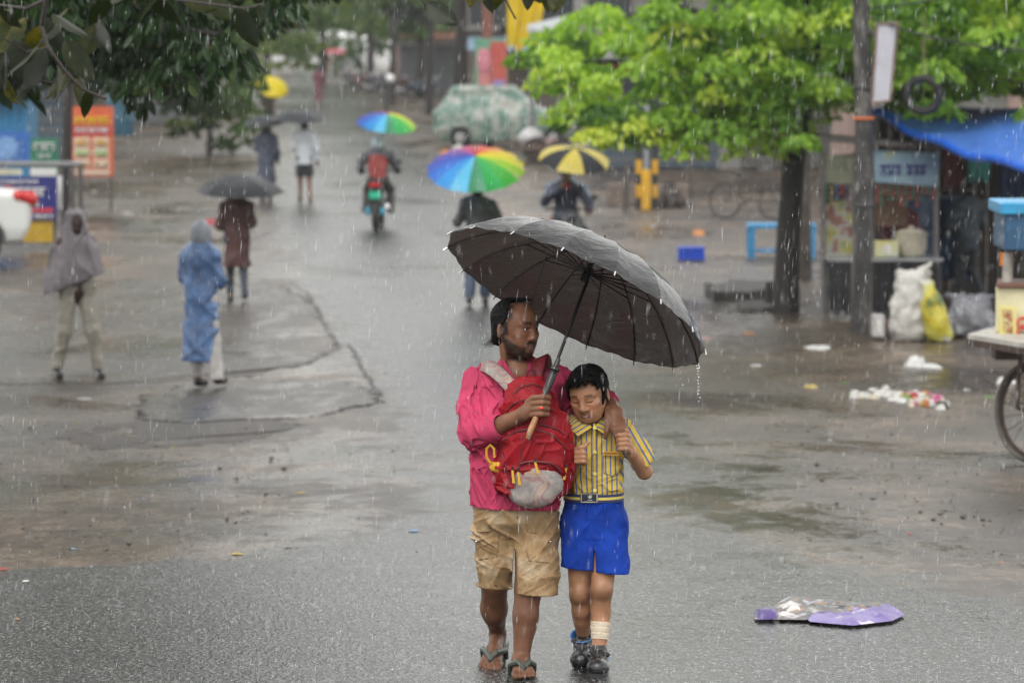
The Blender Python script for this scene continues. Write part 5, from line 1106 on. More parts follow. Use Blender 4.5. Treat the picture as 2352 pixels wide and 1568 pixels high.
# ------------------------------------------------------------------ foliage
def leaf_mat(name, stops, rough=.4, trans=.35):
    m, t, b = nodes(name); L = t.links.new; a = N(t, 'ShaderNodeAttribute', attribute_name='tint'); rp = ramp(t, stops, a.outputs['Fac']); L(rp.outputs[0], b.inputs['Base Color']); b.inputs['Roughness'].default_value = rough; b.inputs['Specular IOR Level'].default_value = .3
    tr = N(t, 'ShaderNodeBsdfTranslucent'); sc2 = N(t, 'ShaderNodeVectorMath', operation='MULTIPLY'); sc2.inputs[1].default_value = (1.3, 1.4, .5); L(rp.outputs[0], sc2.inputs[0]); L(sc2.outputs[0], tr.inputs[0]); mx = N(t, 'ShaderNodeMixShader', i_Fac=trans)
    L(b.outputs[0], mx.inputs[1]); L(tr.outputs[0], mx.inputs[2]); L(mx.outputs[0], t.nodes['Material Output'].inputs[0]); return m
def leaves(name, P, A, S, tint, mat, parent, rg, wid=.42, face=0):
    "P base points, A unit directions (tip), S lengths: folded pointed leaves of six corners"
    n = len(P); side = np.cross(A, rg.normal(size=(n, 3)) * (1 if not face else 1 - face) + np.array([0, 0, 1.6 * face])); side /= np.linalg.norm(side, axis=1)[:, None] + 1e-9; nor = np.cross(side, A)
    S = S[:, None]; w_ = S * wid * .5; mid = P + A * S * .5 - nor * S * .06; tip = P + A * S - nor * S * .02
    q = [P, P + A * S * .3 + side * w_ + nor * S * .05, P + A * S * .7 + side * w_ * .8 + nor * S * .04, tip, P + A * S * .7 - side * w_ * .8 + nor * S * .04, P + A * S * .3 - side * w_ + nor * S * .05]
    V = np.stack(q, 1).reshape(-1, 3); b = np.arange(n)[:, None] * 6
    F = np.concatenate([b + np.array([[0, 1, 2, 3]]), b + np.array([[0, 3, 4, 5]])], 0)
    o = fast(name, V, F, mat, parent, False, {'tint': np.repeat(tint, 6)}); o['kind'] = 'stuff'; return o
def inpoly(x, y, poly):
    c = np.zeros(len(x), bool); n = len(poly)
    for i in range(n):
        (x1, y1), (x2, y2) = poly[i], poly[(i + 1) % n]
        c ^= ((y1 > y) != (y2 > y)) & (x < (x2 - x1) * (y - y1) / (y2 - y1 + 1e-9) + x1)
    return c
def clumps_in(poly, n, d0, d1, rg):
    "clump centres in the crown: outline seen from the road, real depth d0..d1"
    xs_, ys_ = [p[0] for p in poly], [p[1] for p in poly]; out = []
    while len(out) < n:
        X, Y = rg.uniform(min(xs_), max(xs_), 400), rg.uniform(min(ys_), max(ys_), 400); ok = inpoly(X, Y, poly)
        for a, b in zip(X[ok], Y[ok]): out.append(W(a, b, rg.uniform(d0, d1)))
    return np.array(out[:n])
def crown_leaves(C, per, rad, size, rg, droop=.7, flat=.55, jit=.3):
    "leaves spread over drooping shells round each clump centre"
    n = len(C) * per; c = np.repeat(C, per, 0); r = np.repeat(rg.uniform(.6, 1.3, len(C)) * rad, per)
    d = rg.normal(size=(n, 3)); d /= np.linalg.norm(d, axis=1)[:, None]; d[:, 2] = np.abs(d[:, 2]) * 1.0 - .25
    P = c + d * r[:, None] * np.array([1, 1, flat]) * rg.uniform(.75, 1.05, n)[:, None]
    A = d * np.array([1, 1, .3]) + rg.normal(size=(n, 3)) * jit; A[:, 2] -= droop; A /= np.linalg.norm(A, axis=1)[:, None]
    return P, A, rg.uniform(.7, 1.25, n) * size
mat_bark = M('dark_bark', (.016, .013, .012), .6, .4, 5, .8, 14); mat_bark2 = M('grey_bark', (.07, .06, .052), .7, .4, 4, .8, 10)
def trunk(parent, pts, rs, mat, name='trunk', n=12):
    rq = random.Random(len(pts)); return MB().tube([np.array(p) for p in pts], rs, n).build(name, mat, parent, True)
# bright green tree on the right
rg = np.random.default_rng(42)
tb = G(1806, 716); tb[2] = gz(tb[1]); tree = empty('tree', tb, 'bright lime green tree with dark trunk leaning over the street stalls', 'tree')
d = tb[1]; trunk(tree, [tb - [0, 0, .1], tb + [0, 0, .5], W(1812, 520, d), W(1822, 380, d), W(1840, 260, d), W(1835, 120, d), W(1850, -80, d)], [.19, .165, .155, .15, .145, .13, .09], mat_bark)
for a in ([(1838, 250), (1700, 190), (1560, 150), (1400, 140), (1220, 150)], [(1836, 180), (1700, 60), (1550, 10), (1430, 40)], [(1830, 300), (1740, 270), (1640, 290)], [(1840, 230), (2000, 150), (2150, 140), (2300, 200)], [(1845, 150), (1960, 30), (2150, -30)], [(1836, 260), (1880, 200), (1950, 220)]):
    off = rg.uniform(-1.6, 1.2); trunk(tree, [W(X, Y, d + off * i / (len(a) - 1)) for i, (X, Y) in enumerate(a)], [.085 - .07 * i / (len(a) - 1) for i in range(len(a))], mat_bark, 'branch', 8)
poly = [(1140, 178), (1195, 105), (1280, 85), (1350, 50), (1450, 15), (1560, -40), (1700, -90), (2500, -120), (2500, 330), (2360, 235), (2290, 215), (2200, 235), (2140, 290), (2070, 270), (2040, 200), (1950, 180), (1900, 245), (1850, 320), (1770, 375), (1720, 390), (1690, 340), (1620, 338), (1560, 362), (1480, 325), (1440, 320), (1405, 365), (1380, 345), (1330, 285), (1295, 235), (1265, 165), (1205, 150)]
C = clumps_in(poly, 345, d - 2.0, d + 1.6, rg); P, A, S = crown_leaves(C, 115, .34, .12, rg, 1.1, .8, .4)
ct = np.repeat(np.clip(rg.normal(.46, .24, len(C)) , 0, 1), 115); tint = np.clip(ct + rg.normal(0, .1, len(P)), 0, 1)
mat_lime = leaf_mat('lime_leaves', [(0, (.04, .1, .025)), (.25, (.13, .26, .04)), (.5, (.27, .44, .065)), (.72, (.43, .58, .09)), (1, (.58, .62, .11))], .45, .5)
leaves('crown', P, A, S, tint, mat_lime, tree, rg, .55, .45)
# darker second trunk close behind it
tb2 = G(1848, 640); tb2[2] = gz(tb2[1]); t2 = empty('tree', tb2, 'slim grey trunk just behind the dark trunk of the lime green tree', 'tree'); trunk(t2, [tb2, W(1845, 480, tb2[1]), W(1848, 330, tb2[1]), W(1838, 240, tb2[1])], [.12, .11, .1, .08], mat_bark2)
C = clumps_in([(1700, 120), (1980, 120), (1980, 230), (1700, 240)], 24, tb2[1] - 1, tb2[1] + 2, rg); P, A, S = crown_leaves(C, 60, .4, .17, rg); leaves('crown', P, A, S, np.clip(rg.normal(.2, .1, len(P)), 0, 1), mat_lime, t2, rg)
# dark tree upper left (trunk beyond the left edge)
mat_dark = leaf_mat('deep_green_leaves', [(0, (.007, .019, .006)), (.5, (.016, .043, .011)), (.9, (.036, .08, .017)), (1, (.12, .09, .025))], .3, .25)
dl = 29.0; tb = np.array([W(-420, 600, dl)[0], dl, float(gz(dl))]); tr = empty('tree', tb, 'dark green tree overhanging the road at the upper left', 'tree')
trunk(tr, [tb, tb + [0, 0, 1.5], W(-380, 60, dl), W(-350, -200, dl)], [.25, .2, .17, .12], mat_bark)
for a in ([(-385, 100), (-150, 10), (100, 20), (320, 60), (500, 80)], [(-380, 0), (-100, -80), (250, -60), (600, -40)], [(-390, 160), (-100, 130), (120, 110)]): trunk(tr, [W(X, Y, dl) for X, Y in a], [.08 - .014 * i for i in range(len(a))], mat_bark, 'branch', 7)
poly = [(-150, -80), (760, -80), (740, 10), (690, 30), (640, 40), (600, 90), (560, 130), (530, 160), (470, 205), (420, 190), (390, 210), (345, 215), (320, 235), (285, 205), (250, 160), (200, 150), (120, 190), (40, 190), (-150, 150)]
C = clumps_in(poly, 190, dl - 1.6, dl + 1.4, rg); P, A, S = crown_leaves(C, 40, .2, .115, rg, 1.2, .8, .3); tint = np.clip(np.repeat(rg.normal(.45, .2, len(C)), 40) + rg.normal(0, .12, len(P)), 0, 1); leaves('crown', P, A, S, tint, mat_dark, tr, rg, .4)
n_ = 300; C = np.stack([rg.uniform(-10.5, -1.6, n_), rg.uniform(dl - 3, dl + 9, n_), rg.uniform(4.6, 10.0, n_)], 1)
n2_ = 90; C = np.concatenate([C, np.stack([rg.uniform(-10, -3.2, n2_), rg.uniform(dl, dl + 8, n2_), rg.uniform(3.3, 4.8, n2_)], 1)]); P, A, S = crown_leaves(C, 45, .5, .24, rg, 1.0, .8, .3); leaves('crown_top', P, A, S, np.clip(rg.normal(.4, .2, len(P)), 0, 1), mat_dark, tr, rg, .45)
# three sprigs hanging lower
sp = np.array([W(300, 215, dl), W(335, 235, dl), W(318, 225, dl - .1), W(440, 200, dl), W(485, 195, dl)]); P = np.repeat(sp, 6, 0) + rg.normal(size=(30, 3)) * .03; A = np.tile([[.0, 0, -1.]], (30, 1)) + rg.normal(size=(30, 3)) * .3; A /= np.linalg.norm(A, axis=1)[:, None]; leaves('hanging_sprig', P, A, np.full(30, .15), np.full(30, .5), mat_dark, tr, rg, .42)
# near branch with big leaves, each leaf its own part
dn = 13.0; nb = empty('overhanging_branch', W(120, -120, dn), 'near leafy branch with large dark leaves hanging in at the top left', 'branch')
mat_twig = M('twig_bark', (.03, .024, .02), .5, .3, 40, .5, 60)
for pts, r in (([(160, -160), (105, 0), (95, 60), (110, 110), (150, 165), (190, 205), (245, 228)], .010), ([(105, 0), (60, 20), (-20, 10)], .007), ([(110, 110), (60, 120), (10, 90)], .005), ([(150, 165), (120, 190), (60, 180)], .005), ([(330, -90), (400, 0), (480, 10), (560, 20), (600, 10)], .006), ([(400, 0), (330, -10), (250, 0)], .005)):
    MB().tube([W(X, Y, dn + rg.uniform(-.05, .05)) for X, Y in pts], [r * (1 - .5 * i / len(pts)) for i in range(len(pts))], 6).build('twig', mat_twig, nb, True)
m, t, b = nodes('big_leaf'); L = t.links.new; tc = N(t, 'ShaderNodeTexCoord'); oi = N(t, 'ShaderNodeObjectInfo'); n1 = N(t, 'ShaderNodeTexNoise', i_Scale=5.0, i_Detail=4.0); L(tc.outputs['Object'], n1.inputs['Vector']); md = N(t, 'ShaderNodeMath', operation='MULTIPLY_ADD', i_1=.55, i_2=.0); L(oi.outputs['Random'], md.inputs[0]); ad = N(t, 'ShaderNodeMath', operation='MULTIPLY_ADD', i_1=.6); L(n1.outputs[0], ad.inputs[0]); L(md.outputs[0], ad.inputs[2])
rp = ramp(t, [(.2, (.004, .007, .003)), (.5, (.009, .016, .004)), (.75, (.024, .031, .005)), (.95, (.09, .075, .009))], ad.outputs[0]); L(rp.outputs[0], b.inputs['Base Color']); b.inputs['Roughness'].default_value = .35; b.inputs['Specular IOR Level'].default_value = .3
tr_ = N(t, 'ShaderNodeBsdfTranslucent'); sc2 = N(t, 'ShaderNodeVectorMath', operation='MULTIPLY'); sc2.inputs[1].default_value = (2.2, 2.0, .6); L(rp.outputs[0], sc2.inputs[0]); L(sc2.outputs[0], tr_.inputs[0]); mx = N(t, 'ShaderNodeMixShader', i_Fac=.35); L(b.outputs[0], mx.inputs[1]); L(tr_.outputs[0], mx.inputs[2]); L(mx.outputs[0], t.nodes['Material Output'].inputs[0])
mat_big = m
def leaf_mesh(nm, wid, curl, twist):
    V, F = [], []; n = 9
    for i in range(n + 1):
        t_ = i / n; w_ = wid * (math.sin(math.pi * t_ ** .8) ** .75) * .5 + .004
        for j in range(5):
            q = (j - 2) / 2; V.append((q * w_, .06 * abs(q) * wid * 1.2 - curl * t_ * t_ + .012 * math.sin(t_ * 9 + j) * abs(q), -t_ ))
    for i in range(n):
        for j in range(4): a = i * 5 + j; F.append((a, a + 1, a + 6, a + 5))
    o = fast(nm, np.array(V), F, mat_big, None, True, None, (0, 0, 0)); me = o.data; bpy.data.objects.remove(o); return me
LM = [leaf_mesh('leaf', .46, .12, 0), leaf_mesh('leaf', .38, .25, 0), leaf_mesh('leaf', .55, .05, 0)]
def big_leaf(X0, Y0, X1, Y1, dep, parent, k, roll, mesh=0):
    a, e = W(X0, Y0, dep), W(X1, Y1, dep + rg.uniform(-.06, .06)); v = Vector(e - a); L_ = v.length; o = bpy.data.objects.new('leaf', LM[mesh]); COL.objects.link(o); o.parent = parent
    q = v.normalized().rotation_difference(Vector((0, 0, -1))).inverted(); o.rotation_mode = 'QUATERNION'; o.rotation_quaternion = q @ Quaternion((0, 0, 1), roll); o.location = (a - base_of(parent)).tolist(); o.scale = (L_, L_, L_)
spec = [(110, 60, 40, 150), (60, 40, 5, 130), (150, 90, 215, 190), (100, 110, 60, 215), (130, 150, 150, 235), (70, 180, 40, 230), (120, 30, 200, 95), (200, -20, 270, 55), (250, 0, 205, 60), (300, -20, 240, 20), (330, -10, 420, 45), (420, -10, 500, 22), (540, 20, 590, 108), (560, 15, 545, 90), (600, 10, 575, -40), (590, 8, 605, 55), (20, 20, -10, 110), (30, 90, 70, 200), (10, 120, 0, 215), (95, 40, 150, 130), (180, 175, 200, 262), (210, 205, 190, 268), (160, 160, 115, 240), (95, 70, 160, 20), (-5, 30, 55, 60), (380, -20, 300, 40), (470, -30, 530, 50), (80, 0, 20, -40), (200, 40, 260, 130), (90, 100, 20, 175), (45, 130, 95, 225), (0, 170, 30, 240), (230, 60, 180, 130), (150, 40, 90, 110)]
for k, (a, b_, c, e) in enumerate(spec): big_leaf(a, b_, c, e, dn + rg.uniform(-.25, .25), nb, k, rg.uniform(-1.4, 1.4), k % 3)
nb2 = empty('overhanging_branch', W(1100, -140, dn), 'near twig with a few yellowing leaves hanging in at the top centre', 'branch')
for pts in ([(1100, -140), (1050, -60), (960, -10), (975, 8), (985, 15)], [(1100, -140), (1120, -40), (1160, 0), (1185, 45)], [(1120, -40), (1240, -30)]): MB().tube([W(X, Y, dn) for X, Y in pts], .0035, 5).build('twig', mat_twig, nb2, True)
for k, q in enumerate([(975, 8, 1052, 58), (1160, -50, 1128, 25), (1105, -40, 1125, 30), (1085, -50, 1080, 20), (1215, -60, 1212, 25), (1240, -60, 1265, 22), (1290, -60, 1270, 32), (1200, -60, 1240, 10), (1150, -60, 1105, 15)]): big_leaf(*q, dn, nb2, k, rg.uniform(-.6, .6), (k + 2) % 3)
# trees further up the street
mat_far = leaf_mat('mid_green_leaves', [(0, (.03, .07, .02)), (.5, (.07, .13, .03)), (1, (.15, .2, .045))], .45, .35)
def far_tree(label, X, dep, h, cw, n, seed, z0=.3, size=.35, tint=.5, tr_=.22, spread=1.0, group='trees along the far street'):
    q = np.random.default_rng(seed); b0 = np.array([W(X, 300, dep)[0], dep, float(gz(dep))]); t_ = empty('tree', b0, label, 'tree', group)
    trunk(t_, [b0, b0 + [.1, 0, h * .3], b0 + [-.1, 0, h * .55], b0 + [.2, 0, h * .85]], [tr_, tr_ * .8, tr_ * .6, tr_ * .2], mat_bark)
    for k in range(5):
        a = q.uniform(0, 6.28); trunk(t_, [b0 + [0, 0, h * (.35 + .08 * k)], b0 + [cw * .5 * math.cos(a), cw * .5 * math.sin(a), h * (.5 + .08 * k)], b0 + [cw * .8 * math.cos(a), cw * .8 * math.sin(a), h * (.55 + .08 * k)]], [tr_ * .5, tr_ * .3, tr_ * .1], mat_bark, 'branch', 6)
    m_ = max(10, n // 45); C = q.normal(size=(m_, 3)); C /= np.linalg.norm(C, axis=1)[:, None]; C = C * (q.uniform(.35, 1, m_) ** .5)[:, None] * np.array([cw, cw * .8, h * (1 - z0) * .5]) + b0 + [0, 0, h * (z0 + (1 - z0) * .5)]
    P, A, S = crown_leaves(C, 45, cw * .26, size, q, .6, .6, .5); leaves('crown', P, A, S, np.clip(np.repeat(q.normal(tint, .2, m_), 45) + q.normal(0, .1, len(P)), 0, 1), mat_far, t_, q, .55)
far_tree('rounded tree over the left pavement beside the yellow umbrella', 480, 108, 7.0, 2.0, 4600, 1, -.04, .26, .55, .08)
far_tree('leafy tree on the left behind the orange menu sign', 235, 118, 12.0, 4.2, 3400, 2, .3, .3, .35)  # height raised so its crown darkens the left road reflection
far_tree('bushy tree at the far left of the street', 80, 112, 11.0, 4.2, 3200, 3, .3, .3, .45)  # made taller than it looks, to block sky mirrored in the mud
far_tree('added tall tree behind the blue kiosk, darkening the road reflection', 66, 86, 15.0, 4.6, 3800, 14, .3, .3, .4, .16)  # added tree, high crown keeps reflected sky off the left mud
far_tree('added slim tall tree between the navy sign and the orange menu board', 148, 67, 12.5, 3.4, 3400, 15, .38, .26, .4, .1)  # added as a reflection blocker, crown above the view
far_tree('leafy tree in front of the rusty awning shop', 985, 152, 10.0, 3.0, 3000, 16, .4, .32, .35, .16)
far_tree('green tree above the parked motorcycles', 900, 168, 11.0, 3.6, 3200, 17, .38, .34, .5, .16)
far_tree('pale green tree left of the far end of the road', 612, 175, 8.0, 3.2, 2600, 4, .08, .36, .75)
far_tree('yellowish tree beyond the far left bend of the road', 575, 215, 9.0, 5.0, 2000, 5, .2, .45, .85)
far_tree('wide hazy tree closing the far end of the road', 770, 265, 11.0, 8.0, 4200, 6, .0, .6, .6)
far_tree('tall hazy tree right of the far end of the road', 905, 235, 13.0, 5.5, 2800, 7, .2, .55, .45)
far_tree('tree behind the parked motorcycles', 965, 182, 11.0, 3.6, 3000, 8, .25, .45, .3)
far_tree('green tree overhanging the far left pavement', 470, 160, 9.0, 4.5, 3000, 11, .15, .36, .5)
far_tree('broad green tree at the head of the road', 740, 222, 9.0, 5.0, 3600, 12, .3, .45, .6)
far_tree('tall green tree behind the white van', 850, 205, 12.0, 4.5, 3200, 13, .25, .45, .5)
far_tree('hazy tree left of the far end of the road', 690, 330, 14.0, 9.0, 3000, 9, .0, .75, .7)
far_tree('dark trunked tree beside the pink poster', 1062, 132, 11.0, 4.0, 2600, 10, .47, .3, .35, .42)
# ------------------------------------------------------------------ street things, right side
def gp(X, Y): p = G(X, Y); p[2] = gz(p[1]); return p
steel = M('grey_steel', (.22, .22, .22), .45, .25, 8, metal=.6); conc = M('weathered_concrete', (.19, .18, .165), .75, .3, 4, .5, 20); conc_d = M('dark_concrete', (.09, .085, .08), .7, .35, 4, .6, 18)
white_p = M('white_paint', (.6, .6, .58), .4, .15, 5); blue_p = M('light_blue_paint', (.04, .22, .42), .45, .25, 6); royal = M('royal_blue_plastic', (.015, .06, .42), .4, .15, 5)
# utility pole with banner
b0 = gp(1978, 766); d = b0[1]; r0 = empty('utility_pole', b0, 'weathered concrete utility pole in front of the street stall', 'pole')
m, t, b = nodes('pole_concrete'); tc = N(t, 'ShaderNodeTexCoord'); n1 = N(t, 'ShaderNodeTexNoise', i_Scale=2.2, i_Detail=6.0, i_Roughness=.7); mp = N(t, 'ShaderNodeMapping'); mp.inputs['Scale'].default_value = (3, 3, .8); t.links.new(tc.outputs['Object'], mp.inputs[0]); t.links.new(mp.outputs[0], n1.inputs['Vector']); rp = ramp(t, [(.4, (.012, .012, .012)), (.54, (.05, .047, .044)), (.7, (.22, .205, .185))], n1.outputs[0]); t.links.new(rp.outputs[0], b.inputs['Base Color']); b.inputs['Roughness'].default_value = .55
MB().tube([b0 - [0, 0, .1], W(1980, 560, d), W(1985, 300, d), W(1978, 60, d), W(1976, -160, d)], [.135, .12, .11, .10, .095], 12).build('post', m, r0, True)
for Y, c in ((272, (.5, .12, .03)), (200, (.05, .05, .05)), (470, (.06, .06, .06))): MB().torus(W(1984, Y, d), (0, 0, 1), .118, .02, 16, 6).build('strap', M('strap_%d' % Y, c, .6), r0, True)
MB().tube([W(1985, 180, d), W(2012, 165, d - .1), W(2016, 90, d - .1), W(1988, 60, d)], .03, 7).build('cable_loop', M('cable_black', (.015, .015, .015), .5), r0, True)
for a, c in (((1990, 20), (2380, -70)), ((1990, 40), (2400, 120)), ((1980, 0), (1500, -160))):
    P = [W(a[0] + (c[0] - a[0]) * f, a[1] + (c[1] - a[1]) * f + 70 * f * (1 - f), d - 2 * f) for f in np.linspace(0, 1, 10)]; tag(MB().tube(P, .012, 5).build('overhead_cable', M('cable_black', (.015, .015, .015), .5), None, True), 'thin black overhead cable strung from the utility pole' if c[0] > 2390 else ('upper black cable running right from the utility pole' if c[0] > 2000 else 'black cable running left from the utility pole'), 'cable')
bn = empty('hanging_banner', W(2032, 236, d - .25), 'narrow white vertical banner hung beside the utility pole', 'banner')
P0 = [W(2014, 57, d - .25), W(2062, 53, d - .25), W(2045, 232, d - .2), W(2002, 236, d - .2)]; MB().prism(P0, (0, .02, 0)).build('banner_sheet', M('white_banner', (.55, .55, .6), .5, .12, 3, trans=.1), bn)
for i in range(4): MB().tube([P0[i], P0[(i + 1) % 4]], .018, 6).build('banner_frame', M('rust_frame', (.18, .12, .09), .6), bn, True)
# tyre hung in the tree
ty = empty('old_tyre', W(2120, 262, d + 1.5), 'black tyre hanging among the lime green leaves', 'tyre'); c = W(2120, 218, d + 1.5); MB().torus(c, (.25, 1, .1), .205, .055, 32, 10, 1.2).build('tread', M('tyre_rubber', (.018, .018, .018), .6), ty, True); MB().tube([c + [0, 0, .24], c + [0, 0, 1.0]], .01, 5).build('rope', M('rope', (.2, .16, .1), .8), ty, True)
# blue tarpaulin
A_, B_, C_, D_ = W(2005, 250, 50), W(2480, 392, 43.5), W(2480, 225, 47), W(2190, 243, 53); n = 16; V, F = [], []
for i in range(n + 1):
    for j in range(n + 1):
        u_, v_ = i / n, j / n; p = (A_ * (1 - u_) + B_ * u_) * (1 - v_) + (D_ * (1 - u_) + C_ * u_) * v_; p = p + np.array([0, 0, -.16 * math.sin(math.pi * u_) * (1 - .5 * v_) + .03 * math.sin(u_ * 22 + v_ * 5) * (1 - v_)]); V.append(p)
for i in range(n):
    for j in range(n): q = i * (n + 1) + j; F.append((q, q + n + 1, q + n + 2, q + 1))
tp = empty('tarpaulin', W(2250, 330, 48), 'bright blue tarpaulin stretched over the street stall', 'tarpaulin'); fast('sheet', np.array(V), F, M('blue_tarp', (.1, .26, .82), .3, .2, 3, .3, 8, spec=.6, trans=.3, tcol=(.03, .12, .6)), tp)
e = [np.array(V[i * (n + 1)]) for i in range(n + 1)]; MB().tube([p - [0, 0, .04] for p in e], .05, 8).build('rolled_edge', M('blue_tarp_edge', (.01, .10, .55), .35), tp, True)
for a in (A_, D_ + [1.4, -.6, 0]): pb = np.array([a[0], a[1], float(gz(a[1]))]); MB().tube([pb, a], .035, 8).build('support_pole', steel, tp, True)
# stall with counter, boards and pots
ds = 49.5; sb = np.array([W(2020, 720, ds)[0], ds, float(gz(ds))]); st = empty('food_stall', sb, 'cluttered street food stall with steel counter under the tarpaulin', 'stall')
zt = W(2020, 592, ds)[2]; xl, xr = W(1895, 590, ds)[0], W(2158, 590, ds)[0]
MB().box(((xl + xr) / 2, ds, zt), ((xr - xl) / 2, .45, .02), bev=.008).build('counter_top', M('steel_sheet', (.42, .43, .44), .3, .2, 6, metal=.7), st)
for x in (xl + .06, xr - .06):
    for y in (ds - .38, ds + .38): MB().box((x, y, (zt + sb[2]) / 2 - .01), (.03, .03, (zt - sb[2]) / 2 - .01)).build('leg', steel, st)
V, F = [], []; n = 60
for i in range(n + 1):
    x = xl + .02 + (xr - xl - .04) * i / n; y = ds - .43 + .03 * math.sin(i * 1.9) + .015 * math.sin(i * 4.3)
    V += [(x, y, zt - .025), (x, y + .02 * math.sin(i * 2.7), sb[2] + .06 + .05 * math.sin(i * 1.1))]
F = [(2 * i, 2 * i + 1, 2 * i + 3, 2 * i + 2) for i in range(n)]; fast('skirt_cloth', np.array(V), F, M('black_sheet', (.013, .013, .015), .35, .3, 4, .3, 20), st)
def board(parent, pts, dep, th, mat, name='board'): return MB().prism([W(X, Y, dep) for X, Y in pts], (0, th, 0)).build(name, mat, parent)
def patchy(name, cols, scale, rough=.5):
    m, t, b = nodes(name); tc = N(t, 'ShaderNodeTexCoord'); n1 = N(t, 'ShaderNodeTexNoise', i_Scale=scale, i_Detail=4.0, i_Distortion=.5); t.links.new(tc.outputs['Object'], n1.inputs['Vector']); k = len(cols)
    rp = ramp(t, [(.3 + .4 * i / max(1, k - 1), c) for i, c in enumerate(cols)], n1.outputs[0], 'EASE'); t.links.new(rp.outputs[0], b.inputs['Base Color']); b.inputs['Roughness'].default_value = rough; return m
menu = patchy('menu_print', [(.16, .2, .12), (.3, .26, .06), (.28, .3, .28), (.2, .07, .05), (.1, .15, .1)], 5)
board(st, [(1893, 470), (1960, 452), (1972, 585), (1898, 588)], ds - .2, .03, menu, 'menu_board')
bb = board(st, [(2008, 345), (2158, 352), (2152, 428), (2010, 418)], ds - .4, .03, patchy('banner_print', [(.12, .2, .3), (.2, .3, .36), (.3, .32, .12)], 2.2), 'banner')
board(st, [(1880, 360), (1968, 352), (1965, 424), (1882, 420)], ds - .3, .03, patchy('old_banner', [(.08, .09, .06), (.14, .15, .1), (.2, .18, .06)], 2.5), 'banner')
ink = M('navy_ink', (.03, .04, .14), .5)
for k, (x, wd) in enumerate(((2030, 10), (2047, 13), (2064, 9), (2090, 12), (2106, 9), (2120, 12))): board(bb, [(x - wd * .8, 378), (x + wd * .8, 379), (x + wd * .6, 384), (x + 2, 384), (x + 4, 392), (x + wd * .6, 398), (x - wd * .3, 404), (x - wd * .7, 396), (x - 3, 392), (x - 4, 385), (x - wd * .8, 384)], ds - .42, .015, ink, 'letter')
board(st, [(2010, 420), (2085, 424), (2085, 520), (2010, 520)], ds + .3, .03, M('brown_ply', (.13, .075, .045), .6, .3, 4), 'back_panel')
board(st, [(1885, 415), (1960, 418), (1955, 470), (1890, 480)], ds + .35, .03, M('black_sheet', (.013, .013, .015), .35), 'back_panel')
for (X, Y0, Y1) in ((1890, 345, 720), (2150, 345, 640), (1965, 350, 600)): MB().tube([W(X, Y1, ds - .3), W(X, Y0, ds - .3)], .035, 8).build('post', M('post_grey', (.12, .115, .11), .6), st, True)
board(st, [(1880, 310), (2170, 335), (2170, 345), (1880, 325)], ds - .5, .9, M('asbestos_sheet', (.1, .09, .085), .7), 'shade_roof')
rq_ = random.Random(12)
for X in list(range(2016, 2150, 9)) + list(range(1888, 1966, 11)):
    for j in range(rq_.randint(2, 4)):
        y0 = 424 + j * 13 + rq_.uniform(-2, 2); board(st, [(X - 3.4, y0), (X + 3.4, y0 + 1), (X + 3.2, y0 + 11), (X - 3.2, y0 + 10)], ds - .35 + rq_.uniform(-.05, .05), .02, M('packet_%d' % (X * 7 % 6), ((.2, .03, .03), (.05, .1, .18), (.2, .15, .03), (.03, .1, .06), (.14, .13, .12), (.1, .04, .08))[X * 7 % 6], .35), 'hanging_packet')
def pot(label, X, Y, dep, r, h, mat, lid=True):
    c = W(X, Y, dep); o = empty('cooking_pot', c, label, 'pot'); MB().lathe([(r * .75, 0), (r, h * .3), (r * 1.02, h * .9), (r * 1.1, h), (r * .95, h)], c, (0, 0, 1), 20).build('pot_body', mat, o, True)
    if lid: MB().lathe([(r * 1.02, h * 1.01), (r * .7, h * 1.12), (r * .15, h * 1.2), (r * .12, h * 1.3), (.01, h * 1.32)], c, (0, 0, 1), 18).build('lid', mat, o, True)
pot('large cream pot on the steel counter', 2092, 588, ds - .1, .2, .3, M('cream_enamel', (.5, .46, .36), .35, .2, 5))
pot('small dented steel pot at the back of the counter', 2045, 588, ds + .15, .13, .16, steel)
def carton(label, X0, X1, Y0, Y1, dep, dy, mat, name='carton', rz=0):
    a, c = W(X0, Y1, dep), W(X1, Y0, dep); o = empty(name, [(a[0] + c[0]) / 2, dep, a[2]], label, 'box'); MB().box([(a[0] + c[0]) / 2, dep, (a[2] + c[2]) / 2], [(c[0] - a[0]) / 2, dy / 2, (c[2] - a[2]) / 2], rz, bev=.012).build('box_body', mat, o)
    MB().box([(a[0] + c[0]) / 2, dep - dy / 2 - .003, (a[2] + c[2]) / 2], [(c[0] - a[0]) / 2 * .35, .004, (c[2] - a[2]) / 2 * .6], rz).build('printed_label', M('label_white', (.55, .55, .5), .5, .3, 9), o); return o
carton('yellow and white snack carton on the counter left of the cream pot', 2008, 2062, 553, 590, ds - .2, .3, patchy('yellow_carton', [(.5, .42, .05), (.5, .5, .3), (.35, .45, .5)], 3))
def drum(label, X, Y, dep, r, h, mat):
    c = W(X, Y, dep); c[2] = max(c[2], float(gz(dep))); o = empty('plastic_drum', c, label, 'drum'); MB().lathe([(r * .93, 0), (r, .04), (r, h * .3), (r * 1.04, h * .33), (r, h * .36), (r, h * .66), (r * 1.04, h * .69), (r, h * .72), (r, h * .95), (r * .94, h), (r * .9, h)], c, (0, 0, 1), 24).build('drum_body', mat, o, True); MB().lathe([(r * .3, h), (r * .3, h + .03), (.01, h + .035)], c + [r * .4, 0, 0], (0, 0, 1), 12).build('cap', mat, o, True)
bd = M('drum_blue', (.02, .1, .3), .4, .2, 4)
